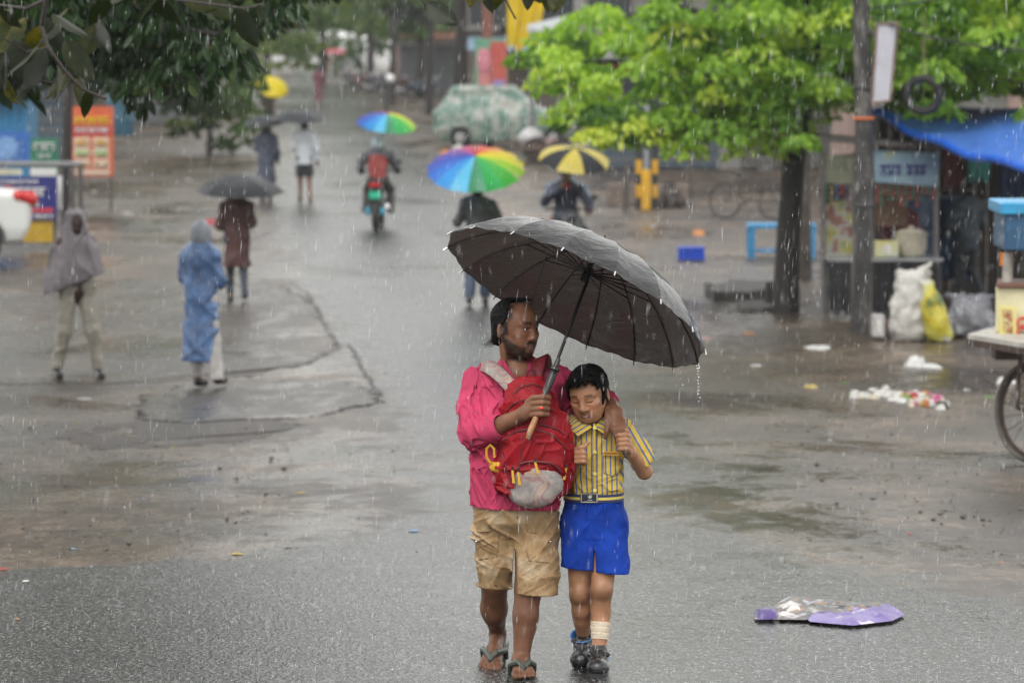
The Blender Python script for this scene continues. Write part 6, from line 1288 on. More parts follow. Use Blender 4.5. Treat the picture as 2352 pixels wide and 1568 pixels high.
drum('faded blue drum behind the pots on the stall', 2105, 640, ds + 2.2, .27, 1.1, M('drum_pale', (.05, .09, .16), .5, .35, 4)); drum('deep blue drum right of the stall post', 2186, 640, ds + 2.4, .27, 1.1, M('drum_deep', (.012, .05, .13), .45, .3, 4))
# people at the stall
b0 = gp(2222, 700); bg_person('stall keeper in dark clothes standing at the right end of the stall', b0, R(215), 1.62, .018, [dict(t='legs', m=cloth('stall_trousers', (.018, .02, .025))), dict(t='top', m=cloth('stall_shirt', (.03, .045, .06)), hem=.78)], dict(elL=(.05, .26, 1.12), wrL=(.32, .16, 1.02), wrR=(.3, -.15, 1.05)), skin=(.06, .03, .02))
b0 = np.array([W(2070, 640, ds + .75)[0], ds + .75, float(gz(ds + .75))]); bg_person('person in a maroon top behind the steel counter', b0, R(-10), 1.5, .02, [dict(t='legs', m=cloth('stall_trousers', (.018, .02, .025))), dict(t='top', m=cloth('maroon_shirt', (.11, .012, .02)), hem=.8)], dict(wrL=(.3, .1, 1.0), wrR=(.3, -.1, 1.05)), skin=(.06, .03, .02))
# cloths hung up behind the stall
for k, (X0, X1, Y0, Y1, c, lb) in enumerate(((2225, 2275, 350, 415, (.08, .36, .32), 'turquoise cloth'), (2295, 2352, 335, 470, (.02, .04, .10), 'dark navy cloth'), (2170, 2215, 345, 430, (.2, .06, .07), 'faded red cloth'), (2330, 2400, 350, 440, (.11, .1, .05), 'olive cloth'))):
    V, F = [], []; n = 14
    for i in range(n + 1):
        X = X0 + (X1 - X0) * i / n
        for j in range(7): p = W(X, Y0 + (Y1 + 6 * math.sin(i * 1.3) - Y0) * j / 6, 51.5 + .15 * k); p[1] += .05 * math.sin(i * 1.5 + j * .3) * j / 6; V.append(p)
    F = [(i * 7 + j, i * 7 + 7 + j, i * 7 + 8 + j, i * 7 + j + 1) for i in range(n) for j in range(6)]; tag(fast('hanging_cloth', np.array(V), F, M('cloth_%d' % k, c, .8, .3, 5)), lb + ' hanging behind the stall under the tarpaulin', 'cloth', 'cloths hung behind the stall')
wl = empty('plank_wall', np.array([W(2150, 640, 53)[0], 53, 0]), 'dim timber back wall with added shade roof closing the stall under the tarpaulin', 'wall')
MB().box((W(2200, 600, 52.4)[0], 51.6, 3.05), (4.2, 1.9, .03), M_=np.eye(3)).build('shade_roof', M('asbestos_sheet', (.1, .09, .085), .7), wl)  # added roof, put in to shade the stall beneath
x_ = W(1985, 600, 53.2)[0]; x9 = W(2420, 600, 53.2)[0]; k = 0
while x_ < x9: wd = .17; MB().box((x_ + wd / 2, 53.2 + .012 * (k % 2), 1.28), (wd / 2 - .006, .015, 1.25)).build('plank', M('plank_%d' % (k % 3), ((.035, .026, .02), (.025, .02, .017), (.042, .035, .03))[k % 3], .7, .3, 3), wl); x_ += wd; k += 1
# sacks
def sack(label, X, Y, dep, w_, h, mat, lean=0, tipw=.5, seed=1, knot=True, amp=.03):
    c = W(X, Y, dep); c[2] = gz(dep); sd = SD(c + [-w_ - .3, -.45, -.05], c + [w_ + .4, .45, h + .25], .016)
    sd.loft([(c[2] + h * f, c[0] + lean * f, dep, w_ * q, .2 * q2) for f, q, q2 in ((0, .8, .9), (.12, 1, 1.1), (.4, .98, 1.1), (.7, .8, .9), (.88, tipw, .6), (1.0, tipw * 1.15, .3))], .03, p=2.2)
    if knot: sd.cone(c + [lean + w_ * .35, 0, h * .97], c + [lean + w_ * .75, -.05, h * 1.1], .05, .03, .04)
    sd.wrinkle(amp, 13, seed); sd.wrinkle(amp * .35, 40, seed + 1); o = empty('sack', c, label, 'sack'); sdobj('sack_body', sd, mat, o); return o, c
sack('full white woven sack standing before the stall', 2092, 780, 45.6, .27, .82, M('white_weave', (.42, .41, .38), .6, .25, 6, .4, 60), .02, .8, 3)
o, c = sack('yellow green and white printed sack leaning on the white sack', 2160, 782, 45.4, .17, .72, patchy('printed_sack', [(.03, .11, .04), (.42, .34, .02), (.4, .38, .05), (.42, .42, .38), (.45, .44, .4)], 2.6), -.18, .5, 7, False, .02)
sack('grey plastic rubbish bag slumped beside the printed sack', 2228, 775, 46.0, .3, .5, M('grey_bag_film', (.14, .14, .155), .3, .35, 8, .6, 25, spec=.6), .0, .75, 11, False, .045)
carton('small pale carton on the ground left of the white sack', 2003, 2030, 722, 772, 45.7, .28, M('pale_carton', (.42, .4, .4), .6, .2, 5)); carton('brown carton on the ground between the pale carton and the white sack', 2031, 2062, 735, 774, 46.1, .3, M('brown_carton', (.10, .06, .05), .7, .3, 5))
# low broken slabs by the tree, stump, stones
def low_slab(label, pts, h, mat, seed, cat='slab'):
    P = jag(pts, .15, .05, seed); o = empty('stone_slab', np.mean(P, 0), label, cat); k = len(P); b = MB(); b.add([p + [0, 0, h] for p in P] + [p - [0, 0, .05] for p in P], [tuple(range(k))] + [(i, k + i, k + (i + 1) % k, (i + 1) % k) for i in range(k)]); b.build('slab_body', mat, o); return o
low_slab('flat broken concrete slab on the ground left of the dark trunk', [(1625, 678), (1690, 660), (1765, 663), (1790, 680), (1720, 690), (1640, 690)], .13, conc_d, 1); low_slab('lower dark slab lying in front of the broken slab', [(1690, 700), (1780, 692), (1800, 712), (1700, 716)], .06, conc_d, 2)
low_slab('wide pale kerb slab behind the broken slab', [(1620, 655), (1700, 618), (1790, 622), (1790, 652), (1700, 660)], .04, mat_slab, 3)
b0 = gp(1782, 700); o = empty('tree_stump', b0, 'dark sawn stump at the foot of the dark trunk', 'stump'); MB().lathe([(.17, -.05), (.15, .12), (.14, .30), (.12, .31)], b0, (0, 0, 1), 14).build('stump_body', mat_bark, o, True); MB().lathe([(.118, .311), (.11, .318), (.02, .319)], b0, (0, 0, 1), 14).build('cut_face', M('cut_wood', (.10, .075, .05), .7), o)
# blue table frame, blue crate
b0 = gp(1795, 590); d = b0[1]; tb_ = empty('table', b0, 'light blue painted table frame half hidden by the dark trunk', 'table'); a, c = W(1716, 518, d), W(1872, 518, d); MB().box(((a[0] + c[0]) / 2, d, a[2]), ((c[0] - a[0]) / 2, .3, .035), bev=.01).build('table_top', blue_p, tb_)
for x in (a[0] + .06, c[0] - .06):
    for y in (-.26, .26): MB().box((x, d + y, (a[2] - .036 + b0[2]) / 2), (.05, .04, (a[2] - .036 - b0[2]) / 2)).build('leg', blue_p, tb_)
MB().box(((a[0] + c[0]) / 2, d - .26, b0[2] + .12), ((c[0] - a[0]) / 2 - .12, .02, .025)).build('rail', blue_p, tb_)
b0 = gp(1587, 596); d = b0[1]; cr = empty('crate', b0, 'upturned royal blue plastic crate alone on the wet ground', 'crate'); wx = .21; MB().box(b0 + [0, 0, .105], (wx, .15, .1), bev=.015).build('crate_body', royal, cr)
for i in range(6): MB().box(b0 + [-.17 + i * .068, -.153, .1], (.012, .006, .085)).build('rib', royal, cr)
for z in (.02, .185): MB().box(b0 + [0, -.15, z], (wx + .01, .012, .015)).build('rim', royal, cr)
# striped barrier with lamp post
b0 = gp(1484, 480); d = b0[1]; yl = M('road_yellow', (.55, .30, .01), .5, .15, 5); bkp = M('road_black', (.025, .025, .025), .5)
for X, lb in ((1468, 'left'), (1505, 'right')):
    o = empty('barrier_post', np.array([W(X, 470, d)[0], d + .25, 0]), '%s yellow and black banded post of the small roadside barrier' % lb, 'post'); xw = .058
    x = W(X, 470, d)[0]; zz_ = [0.0] + [W(X, y, d)[2] for y in (455, 425, 400, 368, 335)]
    for i in range(5): MB().box((x, d + .25, (zz_[i] + zz_[i + 1]) / 2), (xw, .08, (zz_[i + 1] - zz_[i]) / 2 - .001)).build('painted_band', (bkp, yl)[i % 2], o)
o = empty('street_pole', b0, 'slim grey metal pole with fat yellow sleeve at its foot', 'pole'); MB().tube([b0, W(1487, 100, d)], .045, 10).build('pole', M('galvanised', (.3, .31, .32), .4, metal=.5), o, True); MB().lathe([(.095, 0), (.1, .7), (.09, .78), (.04, .8)], b0, (0, 0, 1), 16).build('sleeve', yl, o, True)
o = empty('low_wall', gp(1490, 478), 'low brown masonry plinth behind the yellow sleeved pole', 'wall'); MB().box(gp(1490, 472) + [0, .6, .2], (.85, .2, .22), bev=.02).build('plinth', M('brown_render', (.15, .12, .1), .8, .3, 4, .5, 20), o)
for X, Y, h, lb in ((1437, 486, .95, 'dark short wooden stake left of the banded barrier posts'), (1585, 478, 1.6, 'thin leaning wooden stake right of the banded barrier posts')):
    b0 = gp(X, Y); o = empty('stake', b0, lb, 'stake'); MB().tube([b0 - [0, 0, .05], b0 + [.02, 0, h]], [.06 if h < 1 else .04, .05 if h < 1 else .03], 7).build('stake_body', mat_bark2, o, True)
b0 = gp(1530, 476); o = empty('rubble_heap', b0, 'dark heap of rubble beside the banded barrier posts', 'rubble')
for k in range(9): q = np.random.default_rng(k); MB().ball(b0 + [q.uniform(-.3, .3), q.uniform(-.2, .2), .1 + .35 * q.random() * (k > 4)], q.uniform(.12, .22, 3), 7, 5).build('stone', M('rubble_%d' % (k % 3), ((.07, .06, .055), (.05, .04, .035), (.1, .085, .075))[k % 3], .8), o)
# bicycle behind the tree
def bicycle(label, base, yaw, colr):
    fr = Fr(base, yaw); o = empty('bicycle', base, label, 'bicycle'); rub = M('tyre_rubber', (.018, .018, .018), .6)
    for f in (.52, -.52):
        w_ = MB().torus(fr(f, 0, .34), fr.l, .32, .02, 28, 6).build('wheel', rub, o, True); b = MB()
        for i in range(12): a = i * math.pi / 6; b.tube([fr(f, 0, .34), fr(f + .31 * math.cos(a), 0, .34 + .31 * math.sin(a))], .003, 4)
        sp_ = b.build('spokes', steel, w_); sp_['kind'] = 'stuff'
    MB().tube([fr(-.52, 0, .34), fr(-.1, 0, .3), fr(-.2, 0, .75), fr(-.52, 0, .34)], .016, 7).tube([fr(-.1, 0, .3), fr(.36, 0, .72), fr(-.18, 0, .7)], .018, 7).build('frame', colr, o, True); MB().tube([fr(.52, 0, .34), fr(.38, 0, .7), fr(.34, 0, .95)], .016, 7).build('fork', colr, o, True); MB().tube([fr(.3, .28, .97), fr(.36, .1, .98), fr(.36, -.1, .98), fr(.3, -.28, .97)], .014, 6).build('handlebar', steel, o, True); MB().ball(fr(-.24, 0, .86), (.14, .08, .04), 12, 6).build('saddle', rub, o, True)
    MB().box(fr(-.1, 0, .3), (.02, .12, .02)).build('pedals', rub, o)
bicycle('dark bicycle parked behind the dark trunk', gp(1722, 505), R(62), M('bike_frame_dark', (.03, .03, .03), .4))
# ------------------------------------------------------------------ hand cart at the right edge
cb = gp(2335, 1066); d = cb[1]; cart = empty('handcart', cb, 'wooden vendor handcart with spoked wheel at the right edge', 'cart'); pm = ppm(d)
wx = W(2372, 900, d)[0]; rw = .39; wc = np.array([wx, d, cb[2] + rw]); ax = np.array([.55, .8, 0])
ax = np.array([.8, .6, 0]); rusty = M('rusty_iron', (.07, .045, .035), .55, .4, 10, metal=.3)
wh = MB().torus(wc, ax, rw - .025, .026, 40, 8, 1.3).build('wheel', M('old_tyre', (.09, .08, .07), .6, .5, 6), cart, True)
MB().torus(wc, ax, rw - .06, .016, 36, 6).build('rim', rusty, wh, True); n_, e1, e2 = perp(ax); 
for i in range(18): a = i * math.pi / 9; MB().tube([wc + n_ * .03 * (-1) ** i, wc + (e1 * math.cos(a) + e2 * math.sin(a)) * (rw - .06)], .003, 4).build('spoke', rusty, wh, True)
MB().lathe([(.03, -.06), (.045, -.03), (.045, .03), (.03, .06)], wc, ax, 12).build('hub', rusty, wh, True)
zt = W(2235, 790, d - .3)[2]; corner = W(2226, 783, d - .2)
bedp = [W(2222, 780, d), W(2352, 812, d - .8), W(2640, 850, d - 1.0), W(2560, 770, d + 1.1), W(2330, 752, d + 1.3)]; bedp = [np.array([p[0], p[1], corner[2]]) for p in bedp]
MB().prism(bedp, (0, 0, .035)).build('bed', M('cart_board_white', (.42, .4, .36), .45, .3, 5), cart); MB().prism([p * np.array([1, 1, 1]) - [0, 0, .05] for p in bedp], (0, 0, .047)).build('bed_frame', rusty, cart)
MB().tube([np.array([wx - .1, d - .12, corner[2] - .05]), wc + [-.12, -.1, .28], wc + [-.13, -.12, .05], wc + [0, -.03, 0]], .018, 8).build('wheel_fork', rusty, cart, True); MB().box((wx, d, corner[2] - .1), (.3, .12, .05)).build('axle_block', rusty, cart)
bx0 = W(2292, 780, d + .1); m_sign = patchy('cart_sign_yellow', [(.62, .54, .06), (.62, .56, .2), (.6, .55, .25)], 3, .4)
box_ = MB().box([bx0[0] + .62, d + .35, corner[2] + .036 + .17], [.6, .3, .17], R(-8), bev=.006).build('display_box', M('cream_panel', (.6, .56, .36), .45, .12, 5), cart)
fx = lambda X, Y, off=0: W(X, Y, d + .05 - off)
MB().prism([fx(2296, 700), fx(2334, 704), fx(2334, 795), fx(2296, 789)], (0, -.012, 0)).build('sign_panel', m_sign, cart); MB().prism([fx(2303, 710, .014), fx(2326, 712, .014), fx(2326, 765, .014), fx(2303, 760, .014)], (0, -.006, 0)).build('sign_photo', patchy('dish_photo', [(.25, .16, .06), (.5, .42, .2), (.3, .1, .04), (.12, .1, .05)], 22), cart)
MB().prism([fx(2302, 770, .014), fx(2328, 772, .014), fx(2328, 779, .014), fx(2302, 777, .014)], (0, -.006, 0)).build('sign_lettering', M('blue_ink', (.1, .25, .5), .5), cart)
for k, Y in enumerate((742, 760)): MB().torus(fx(2350, Y, .02), (0, 1, 0), .04, .012, 16, 6).tube([fx(2338, Y - 10, .02), fx(2375, Y - 9, .02)], .009, 5).build('sign_lettering', M('red_ink', (.5, .08, .05), .5), cart, True)
pst = [W(2313, 700, d + .3), W(2315, 580, d + .3)]; MB().tube(pst, .04, 10).build('canopy_post', M('post_cream', (.4, .38, .33), .5, .3, 6), cart, True); MB().box([bx0[0] + .62, d + .3, corner[2] + .036 + .36], [.6, .3, .012], R(-8)).build('box_lid', M('brown_trim', (.14, .06, .04), .6), cart)
z1, z0_ = W(2300, 470, d + .3)[2], W(2300, 575, d + .3)[2]; xb = W(2298, 520, d + .3)[0]
MB().box([xb + .75, d + .45, (z1 + z0_) / 2 - .02], [.74, .35, (z1 - z0_) / 2 - .03], bev=.01).build('upper_box', M('dark_teal_paint', (.02, .08, .16), .5, .3, 6), cart); MB().box([xb + .74, d + .44, z1 - .02], [.77, .38, .045], bev=.01).build('upper_shelf', M('sky_blue_paint', (.03, .27, .5), .4, .2, 6), cart); MB().box([xb + .9, d + .4, z1 + .045], [.55, .2, .02], R(6), bev=.01).build('folded_cloth', M('pinkish_cloth', (.6, .5, .52), .7), cart)
MB().tube([W(2301, 580, d + .12), W(2300, 610, d + .12)], .015, 6).build('rag', M('orange_rag', (.5, .15, .02), .8), cart, True)
MB().tube([np.array([wx + .9, d + .3, cb[2]]), np.array([wx + .9, d + .3, corner[2]])], .03, 7).build('prop_leg', rusty, cart, True)
# ------------------------------------------------------------------ purple sack lying on the asphalt
pb = G(1905, 1440); pb[2] = gz(pb[1]); o = empty('plastic_sack', pb, 'flattened purple and white plastic sack lying on the wet asphalt', 'sack')
def flatsheet(name, pts, mat, h, seed, parent):
    P = [G(*p) for p in pts]; c = np.mean(P, 0); q = np.random.default_rng(seed); V, F = [], []; n = len(P); rings = 6
    Q = []
    for a, b_ in zip(P, P[1:] + P[:1]): Q += [a + (b_ - a) * f for f in (0, .25, .5, .75)]
    n = len(Q)
    for r in range(rings + 1):
        f = 1 - r / rings
        for p in Q: v = c + (p - c) * f; z_ = gz(v[1]) + .02 + h * (1 - f ** 6) * (.6 + .4 * math.sin(v[0] * 23 + seed) * math.sin(v[1] * 9 + seed * 2) + .25 * math.sin(v[0] * 61 + v[1] * 20)); V.append((v[0], v[1], z_))
    F = [(r * n + i, r * n + (i + 1) % n, (r + 1) * n + (i + 1) % n, (r + 1) * n + i) for r in range(rings) for i in range(n)]
    return fast(name, np.array(V), F, mat, parent)
pur = patchy('purple_print', [(.07, .045, .2), (.13, .085, .3), (.15, .1, .33), (.13, .085, .3), (.55, .5, .6)], 9, .3)
flatsheet('sack_flap', [(1732, 1424), (1765, 1408), (1800, 1383), (1830, 1382), (1900, 1388), (1960, 1392), (2040, 1398), (2060, 1412), (1960, 1420), (1880, 1424), (1850, 1432), (1735, 1430)], patchy('sack_print', [(.1, .07, .25), (.4, .38, .36), (.05, .05, .055), (.08, .075, .075), (.3, .14, .05), (.05, .05, .055)], 7, .35), .03, 3, o)
flatsheet('sack_front', [(1852, 1428), (1900, 1422), (1960, 1410), (2010, 1400), (2060, 1404), (2078, 1420), (2050, 1434), (1960, 1445), (1900, 1440), (1860, 1436)], pur, .035, 5, o)
flatsheet('sack_end', [(1732, 1418), (1760, 1410), (1790, 1412), (1786, 1430), (1740, 1432)], M('purple_plain', (.08, .05, .2), .3, .3, 12), .04, 7, o)
flatsheet('sack_print', [(1778, 1412), (1822, 1386), (1852, 1384), (1836, 1410), (1846, 1428), (1786, 1430)], M('white_film', (.52, .5, .47), .35, .3, 14), .038, 9, o)
# ------------------------------------------------------------------ left side signs
def panel(parent, X0, X1, Y0, Y1, dep, mat, name, th=.02, skew=0): return MB().prism([W(X0, Y0, dep), W(X1, Y0 + skew, dep), W(X1, Y1 + skew, dep), W(X0, Y1, dep)], (0, th, 0)).build(name, mat, parent)
def signboard(label, X0, X1, Y0, Y1, dep, mat, legs=True, frame=None, skew=0):
    b0 = np.array([W((X0 + X1) / 2, Y1, dep)[0], dep, 0.]); o = empty('signboard', b0, label, 'sign'); p = panel(o, X0, X1, Y0, Y1, dep, mat, 'board', .04, skew)
    if legs:
        for X in (X0 + 6, X1 - 6): a = W(X, Y1, dep); MB().box((a[0], dep + .06, a[2] / 2), (.025, .02, a[2] / 2)).build('leg', M('sign_leg', (.06, .055, .05), .6), o)
    return o
def letters(o, rows, dep, mat, seed):
    "rows: (X0, X1, Y, height, strokes)"
    q = random.Random(seed)
    for X0, X1, Y, h, n in rows:
        for i in range(n):
            x = X0 + (X1 - X0) * (i + .5) / n; w_ = (X1 - X0) / n * .42; b = MB()
            b.prism([W(x - w_ * 1.2, Y - h / 2, dep), W(x + w_ * 1.2, Y - h / 2, dep), W(x + w_ * 1.2, Y - h * .34, dep), W(x + w_ * .2, Y - h * .34, dep), W(x + w_ * .2, Y + h / 2, dep), W(x - w_ * .2, Y + h / 2, dep), W(x - w_ * .2, Y - h * .34, dep), W(x - w_ * 1.2, Y - h * .34, dep)], (0, -.012, 0))
            s_ = q.choice((-1, 1)); b.tube([W(x + s_ * w_ * .3, Y - h * .05, dep - .004), W(x + s_ * w_ * .95, Y - h * .15, dep - .004), W(x + s_ * w_ * .9, Y + h * .25, dep - .004), W(x + s_ * w_ * .3, Y + h * .15, dep - .004)], max(.012, h * .03 / ppm(dep) * 2.5), 5)
            l_ = b.build('letter', mat, o)
wh = M('sign_white', (.62, .62, .62), .5, .05); yel = M('sign_yellow', (.66, .5, .01), .5, .05)
ds = 77.0; o = signboard('tall orange menu board with dish photographs on the left pavement', 160, 260, 245, 405, ds, M('orange_sheet', (.52, .10, .035), .45, .12, 3)); panel(o, 168, 252, 268, 292, ds - .012, M('orange_sheet2', (.55, .13, .03), .45), 'band'); panel(o, 166, 254, 290, 312, ds - .012, M('sign_red', (.45, .03, .03), .45), 'band')
letters(o, [(172, 250, 277, 16, 6)], ds - .026, yel, 1); letters(o, [(172, 250, 300, 12, 8)], ds - .026, wh, 2)
dish = [patchy('dish_a', [(.35, .16, .05), (.5, .3, .1), (.3, .1, .03)], 6), patchy('dish_b', [(.4, .42, .35), (.25, .35, .12), (.5, .3, .08)], 6), patchy('dish_c', [(.5, .4, .15), (.35, .15, .05), (.55, .5, .4)], 6)]
k = 0
for X in (170, 214):
    for Y in (316, 340, 366): panel(o, X, X + 36, Y, Y + 21, ds - .012, M('photo_white', (.55, .52, .42), .5, .1), 'photo_card', .01); c = W(X + 18, Y + 11, ds - .03); MB().ball(c, (.14, .012, .07), 14, 6).build('dish_picture', dish[k % 3], o, True); k += 1
panel(o, 168, 252, 392, 400, ds - .012, M('photo_white', (.55, .52, .42), .5, .1), 'footer', .01)
ds = 72.; o = signboard('blue sign with pale round emblem at the left edge', -40, 68, 302, 372, ds, M('sign_blue', (.03, .13, .42), .45, .1, 3), False)
em = M('emblem_blue', (.16, .3, .55), .5); MB().lathe([(.22, 0), (.2, .01), (.01, .012)], W(15, 342, ds - .005), (0, -1, 0), 20).build('emblem', em, o)
for i in range(10): a = i * .628; MB().prism([W(15 + 34 * math.cos(a), 342 + 26 * math.sin(a), ds - .01), W(15 + 46 * math.cos(a + .15), 342 + 34 * math.sin(a + .15), ds - .01), W(15 + 34 * math.cos(a + .3), 342 + 26 * math.sin(a + .3), ds - .01)], (0, -.01, 0)).build('ray', em, o)
a = W(10, 372, ds); MB().box((a[0], ds + .06, a[2] / 2), (.03, .03, a[2] / 2)).build('leg', steel, o)
panel(o, -40, 50, 388, 402, ds, M('label_cream', (.5, .48, .36), .5), 'strip')
o = signboard('green and white sign board behind the navy one', 70, 133, 318, 405, 70.5, M('sign_green', (.02, .17, .10), .45, .1, 3)); letters(o, [(76, 126, 338, 20, 4)], 70.47, wh, 4); letters(o, [(84, 118, 358, 7, 5)], 70.47, wh, 5); panel(o, 70, 130, 386, 404, 70.48, wh, 'white_strip', .012)
ds = 63.5; o = signboard('navy blue sign board with white lettering beside the white car', -40, 130, 406, 505, ds, M('sign_navy', (.015, .018, .14), .45, .1, 3)); letters(o, [(0, 88, 418, 8, 9), (5, 105, 442, 22, 6), (70, 90, 472, 10, 2)], ds - .026, wh, 6); panel(o, 62, 122, 478, 488, ds - .012, M('sign_red2', (.45, .04, .06), .45), 'red_strip', .01); letters(o, [(60, 122, 497, 8, 7)], ds - .026, wh, 7); panel(o, 55, 128, 506, 556, ds + .05, M('ochre_panel', (.42, .27, .02), .5, .2), 'lower_panel')
MB().prism([W(132, 404, ds + .3), W(142, 404, ds + .3), W(142, 480, ds + .3), W(132, 480, ds + .3)], (0, .02, 0)).build('side_board', wh, o)
gd = 66.; o = empty('railing', np.array([W(120, 540, gd)[0], gd, 0]), 'grey steel railing gate with twin posts beside the signs', 'railing'); zr = W(100, 377, gd)[2]; MB().tube([W(-60, 377, gd), W(188, 377, gd)], .05, 8).build('top_rail', M('rail_steel', (.16, .165, .17), .5), o, True)
for X in (165, 184, -40): a = W(X, 377, gd); MB().tube([[a[0], gd, 0], [a[0], gd, zr]], .045, 8).build('post', M('rail_dark', (.07, .068, .066), .55), o, True)
MB().tube([W(-60, 552, gd), W(120, 552, gd)], .035, 8).build('bottom_rail', M('rail_steel', (.16, .165, .17), .5), o, True)
# kiosk, drum, wall behind
kd = 84.; o = empty('kiosk', np.array([W(10, 420, kd)[0], kd + 1, 0]), 'bright blue sheet metal kiosk at the left edge', 'kiosk'); a, c = W(-90, 400, kd), W(60, 225, kd); kb = M('kiosk_blue', (.02, .20, .40), .45, .2, 3); MB().box(((a[0] + c[0]) / 2, kd + 1, c[2] / 2), ((c[0] - a[0]) / 2, 1.0, c[2] / 2), bev=.02).build('cabin', kb, o)
for i in range(7): x = a[0] + .15 + i * (c[0] - a[0] - .3) / 6; MB().box((x, kd - .012, c[2] * .52), (.03, .012, c[2] * .42)).build('rib', M('kiosk_blue_d', (.015, .13, .30), .45), o)
MB().box(((a[0] + c[0]) / 2, kd + .8, c[2] + .05), ((c[0] - a[0]) / 2 + .12, 1.3, .04)).build('roof', M('kiosk_roof', (.12, .13, .13), .5), o)
drum('dull blue water drum beside the orange menu board', 277, 312, 92., .33, 1.2, M('drum_dull', (.05, .14, .2), .5, .3, 3))
def building(label, X0, X1, dep, h, dy, wall, cols, rows, wmat, seed, group='buildings along the street', awn=None, shop=True, z0=3.2):
    q = random.Random(seed); a, c = W(X0, 300, dep)[0], W(X1, 300, dep)[0]; o = empty('building', [(a + c) / 2, dep, 0], label, 'building', group); w_ = c - a
    MB().box(((a + c) / 2, dep + dy / 2, h / 2), (w_ / 2, dy / 2, h / 2)).build('wall', wall, o); MB().box(((a + c) / 2, dep + dy / 2, h + .12), (w_ / 2 + .15, dy / 2 + .15, .12)).build('parapet', conc, o)
    for r in range(rows):
        for i in range(cols):
            x = a + w_ * (i + .5) / cols; z_ = z0 + 1.1 + r * 3.0
            if z_ + .8 > h: continue
            f = MB().box((x, dep - .03, z_), (.62, .06, .78)).build('window', M('window_frame', (.16, .15, .14), .6), o); MB().box((x, dep - .1, z_), (.54, .012, .7)).build('pane', wmat, f); MB().box((x, dep - .12, z_ - .85), (.72, .14, .05)).build('sill', conc, f)
            MB().box((x, dep - .35, z_ + .95), (.8, .36, .04)).build('sunshade', conc, f)
    if shop:
        n = max(1, int(w_ / 3)); 
        for i in range(n):
            x = a + w_ * (i + .5) / n; f = MB().box((x, dep - .03, 1.25), (w_ / n * .42, .06, 1.2)).build('shutter', M('shutter_%d' % ((i + seed) % 4), ((.09, .1, .11), (.12, .09, .07), (.06, .09, .12), (.1, .1, .09))[(i + seed) % 4], .5, .2, 4), o)
            for k in range(8): MB().box((x, dep - .1, .25 + k * .28), (w_ / n * .4, .015, .04)).build('slat', M('shutter_slat', (.12, .12, .12), .5), f)
            MB().box((x, dep - .12, 2.75), (w_ / n * .45, .06, .32)).build('shop_sign', M('shop_sign_%d' % ((i * 3 + seed) % 6), ((.35, .06, .05), (.05, .12, .3), (.42, .34, .06), (.06, .2, .12), (.4, .4, .38), (.3, .12, .2))[(i * 3 + seed) % 6], .5, .35, 2), o)
        if awn: MB().prism([(a, dep, 3.15), (c, dep, 3.15), (c, dep - 1.6, 2.75), (a, dep - 1.6, 2.75)], (0, 0, .04)).build('awning', awn, o)
    return o
glassd = M('dark_glass', (.03, .035, .04), .15); W1 = M('wall_brown', (.15, .125, .105), .8, .25, .6); W2 = M('wall_grey', (.24, .235, .225), .8, .25, .6); W3 = M('wall_pink', (.30, .21, .18), .8, .25, .6); W4 = M('wall_cream', (.34, .31, .25), .8, .25, .6); W5 = M('wall_bluegrey', (.14, .17, .2), .8, .25, .6)
building('low brown shop row behind the signs on the left', -400, 190, 104, 4.2, 8, W1, 4, 1, glassd, 1, awn=M('awning_grey', (.2, .2, .2), .6))
building('grey building behind the trees on the left', -200, 430, 138, 9, 8, W2, 5, 2, glassd, 2)
building('cream house beyond the yellowish tree', 380, 600, 232, 8, 10, W4, 4, 2, glassd, 3)
building('shop row right of the far road with rusty awning', 905, 1075, 190, 6.5, 8, W3, 4, 1, glassd, 4, awn=M('awning_rust', (.2, .09, .06), .6))
building('brown shop behind the covered car and poster', 1075, 1320, 128, 6.2, 8, W1, 3, 1, glassd, 5, awn=M('awning_blue', (.18, .26, .34), .5))
building('grey building with balconies behind the lime green tree', 1330, 2020, 98, 8.5, 8, W2, 5, 2, glassd, 6, awn=M('awning_grey', (.2, .2, .2), .6))
building('pinkish building above the blue tarpaulin at the upper right', 1980, 2700, 82, 9, 8, W3, 6, 2, M('teal_glass', (.08, .17, .2), .2), 7)
# yellow banner and grey awning sheet on the right
yb_ = empty('cloth_banner', W(1200, 110, 120), 'large yellow cloth banner hanging at the top beside the poster', 'banner'); V, F = [], []; n = 14
for i in range(n + 1):
    for j in range(9): X = 1165 + (1262 - 1165 - 30 * (j / 8)) * i / n; p = W(X, -60 + (112 - 8 * math.sin(i * .9) + 60) * j / 8, 120); p[1] += .12 * math.sin(i * 1.1 + j * .2); V.append(p)
F = [(i * 9 + j, i * 9 + 9 + j, i * 9 + 10 + j, i * 9 + j + 1) for i in range(n) for j in range(8)]; fast('sheet', np.array(V), F, M('yellow_cloth', (.68, .48, .01), .6, .15, 2, trans=.3), yb_); MB().tube([W(1160, -60, 120), W(1270, -60, 120)], .05, 7).build('pole', steel, yb_, True)
aw = empty('awning', W(1320, 70, 106), 'grey sheet awning sloping up to the right above the covered car', 'awning'); MB().prism([W(1212, 76, 104), W(1300, 72, 104), W(1440, 22, 104), W(1440, 8, 112), W(1212, 62, 112)], (0, 0, .06)).build('sheet', M('awning_sheet', (.33, .36, .38), .5, .2, 2), aw)
for X in (1222, 1340): a = W(X, 66, 105); MB().tube([[a[0], 105, 0], a], .06, 8).build('post', steel, aw, True)
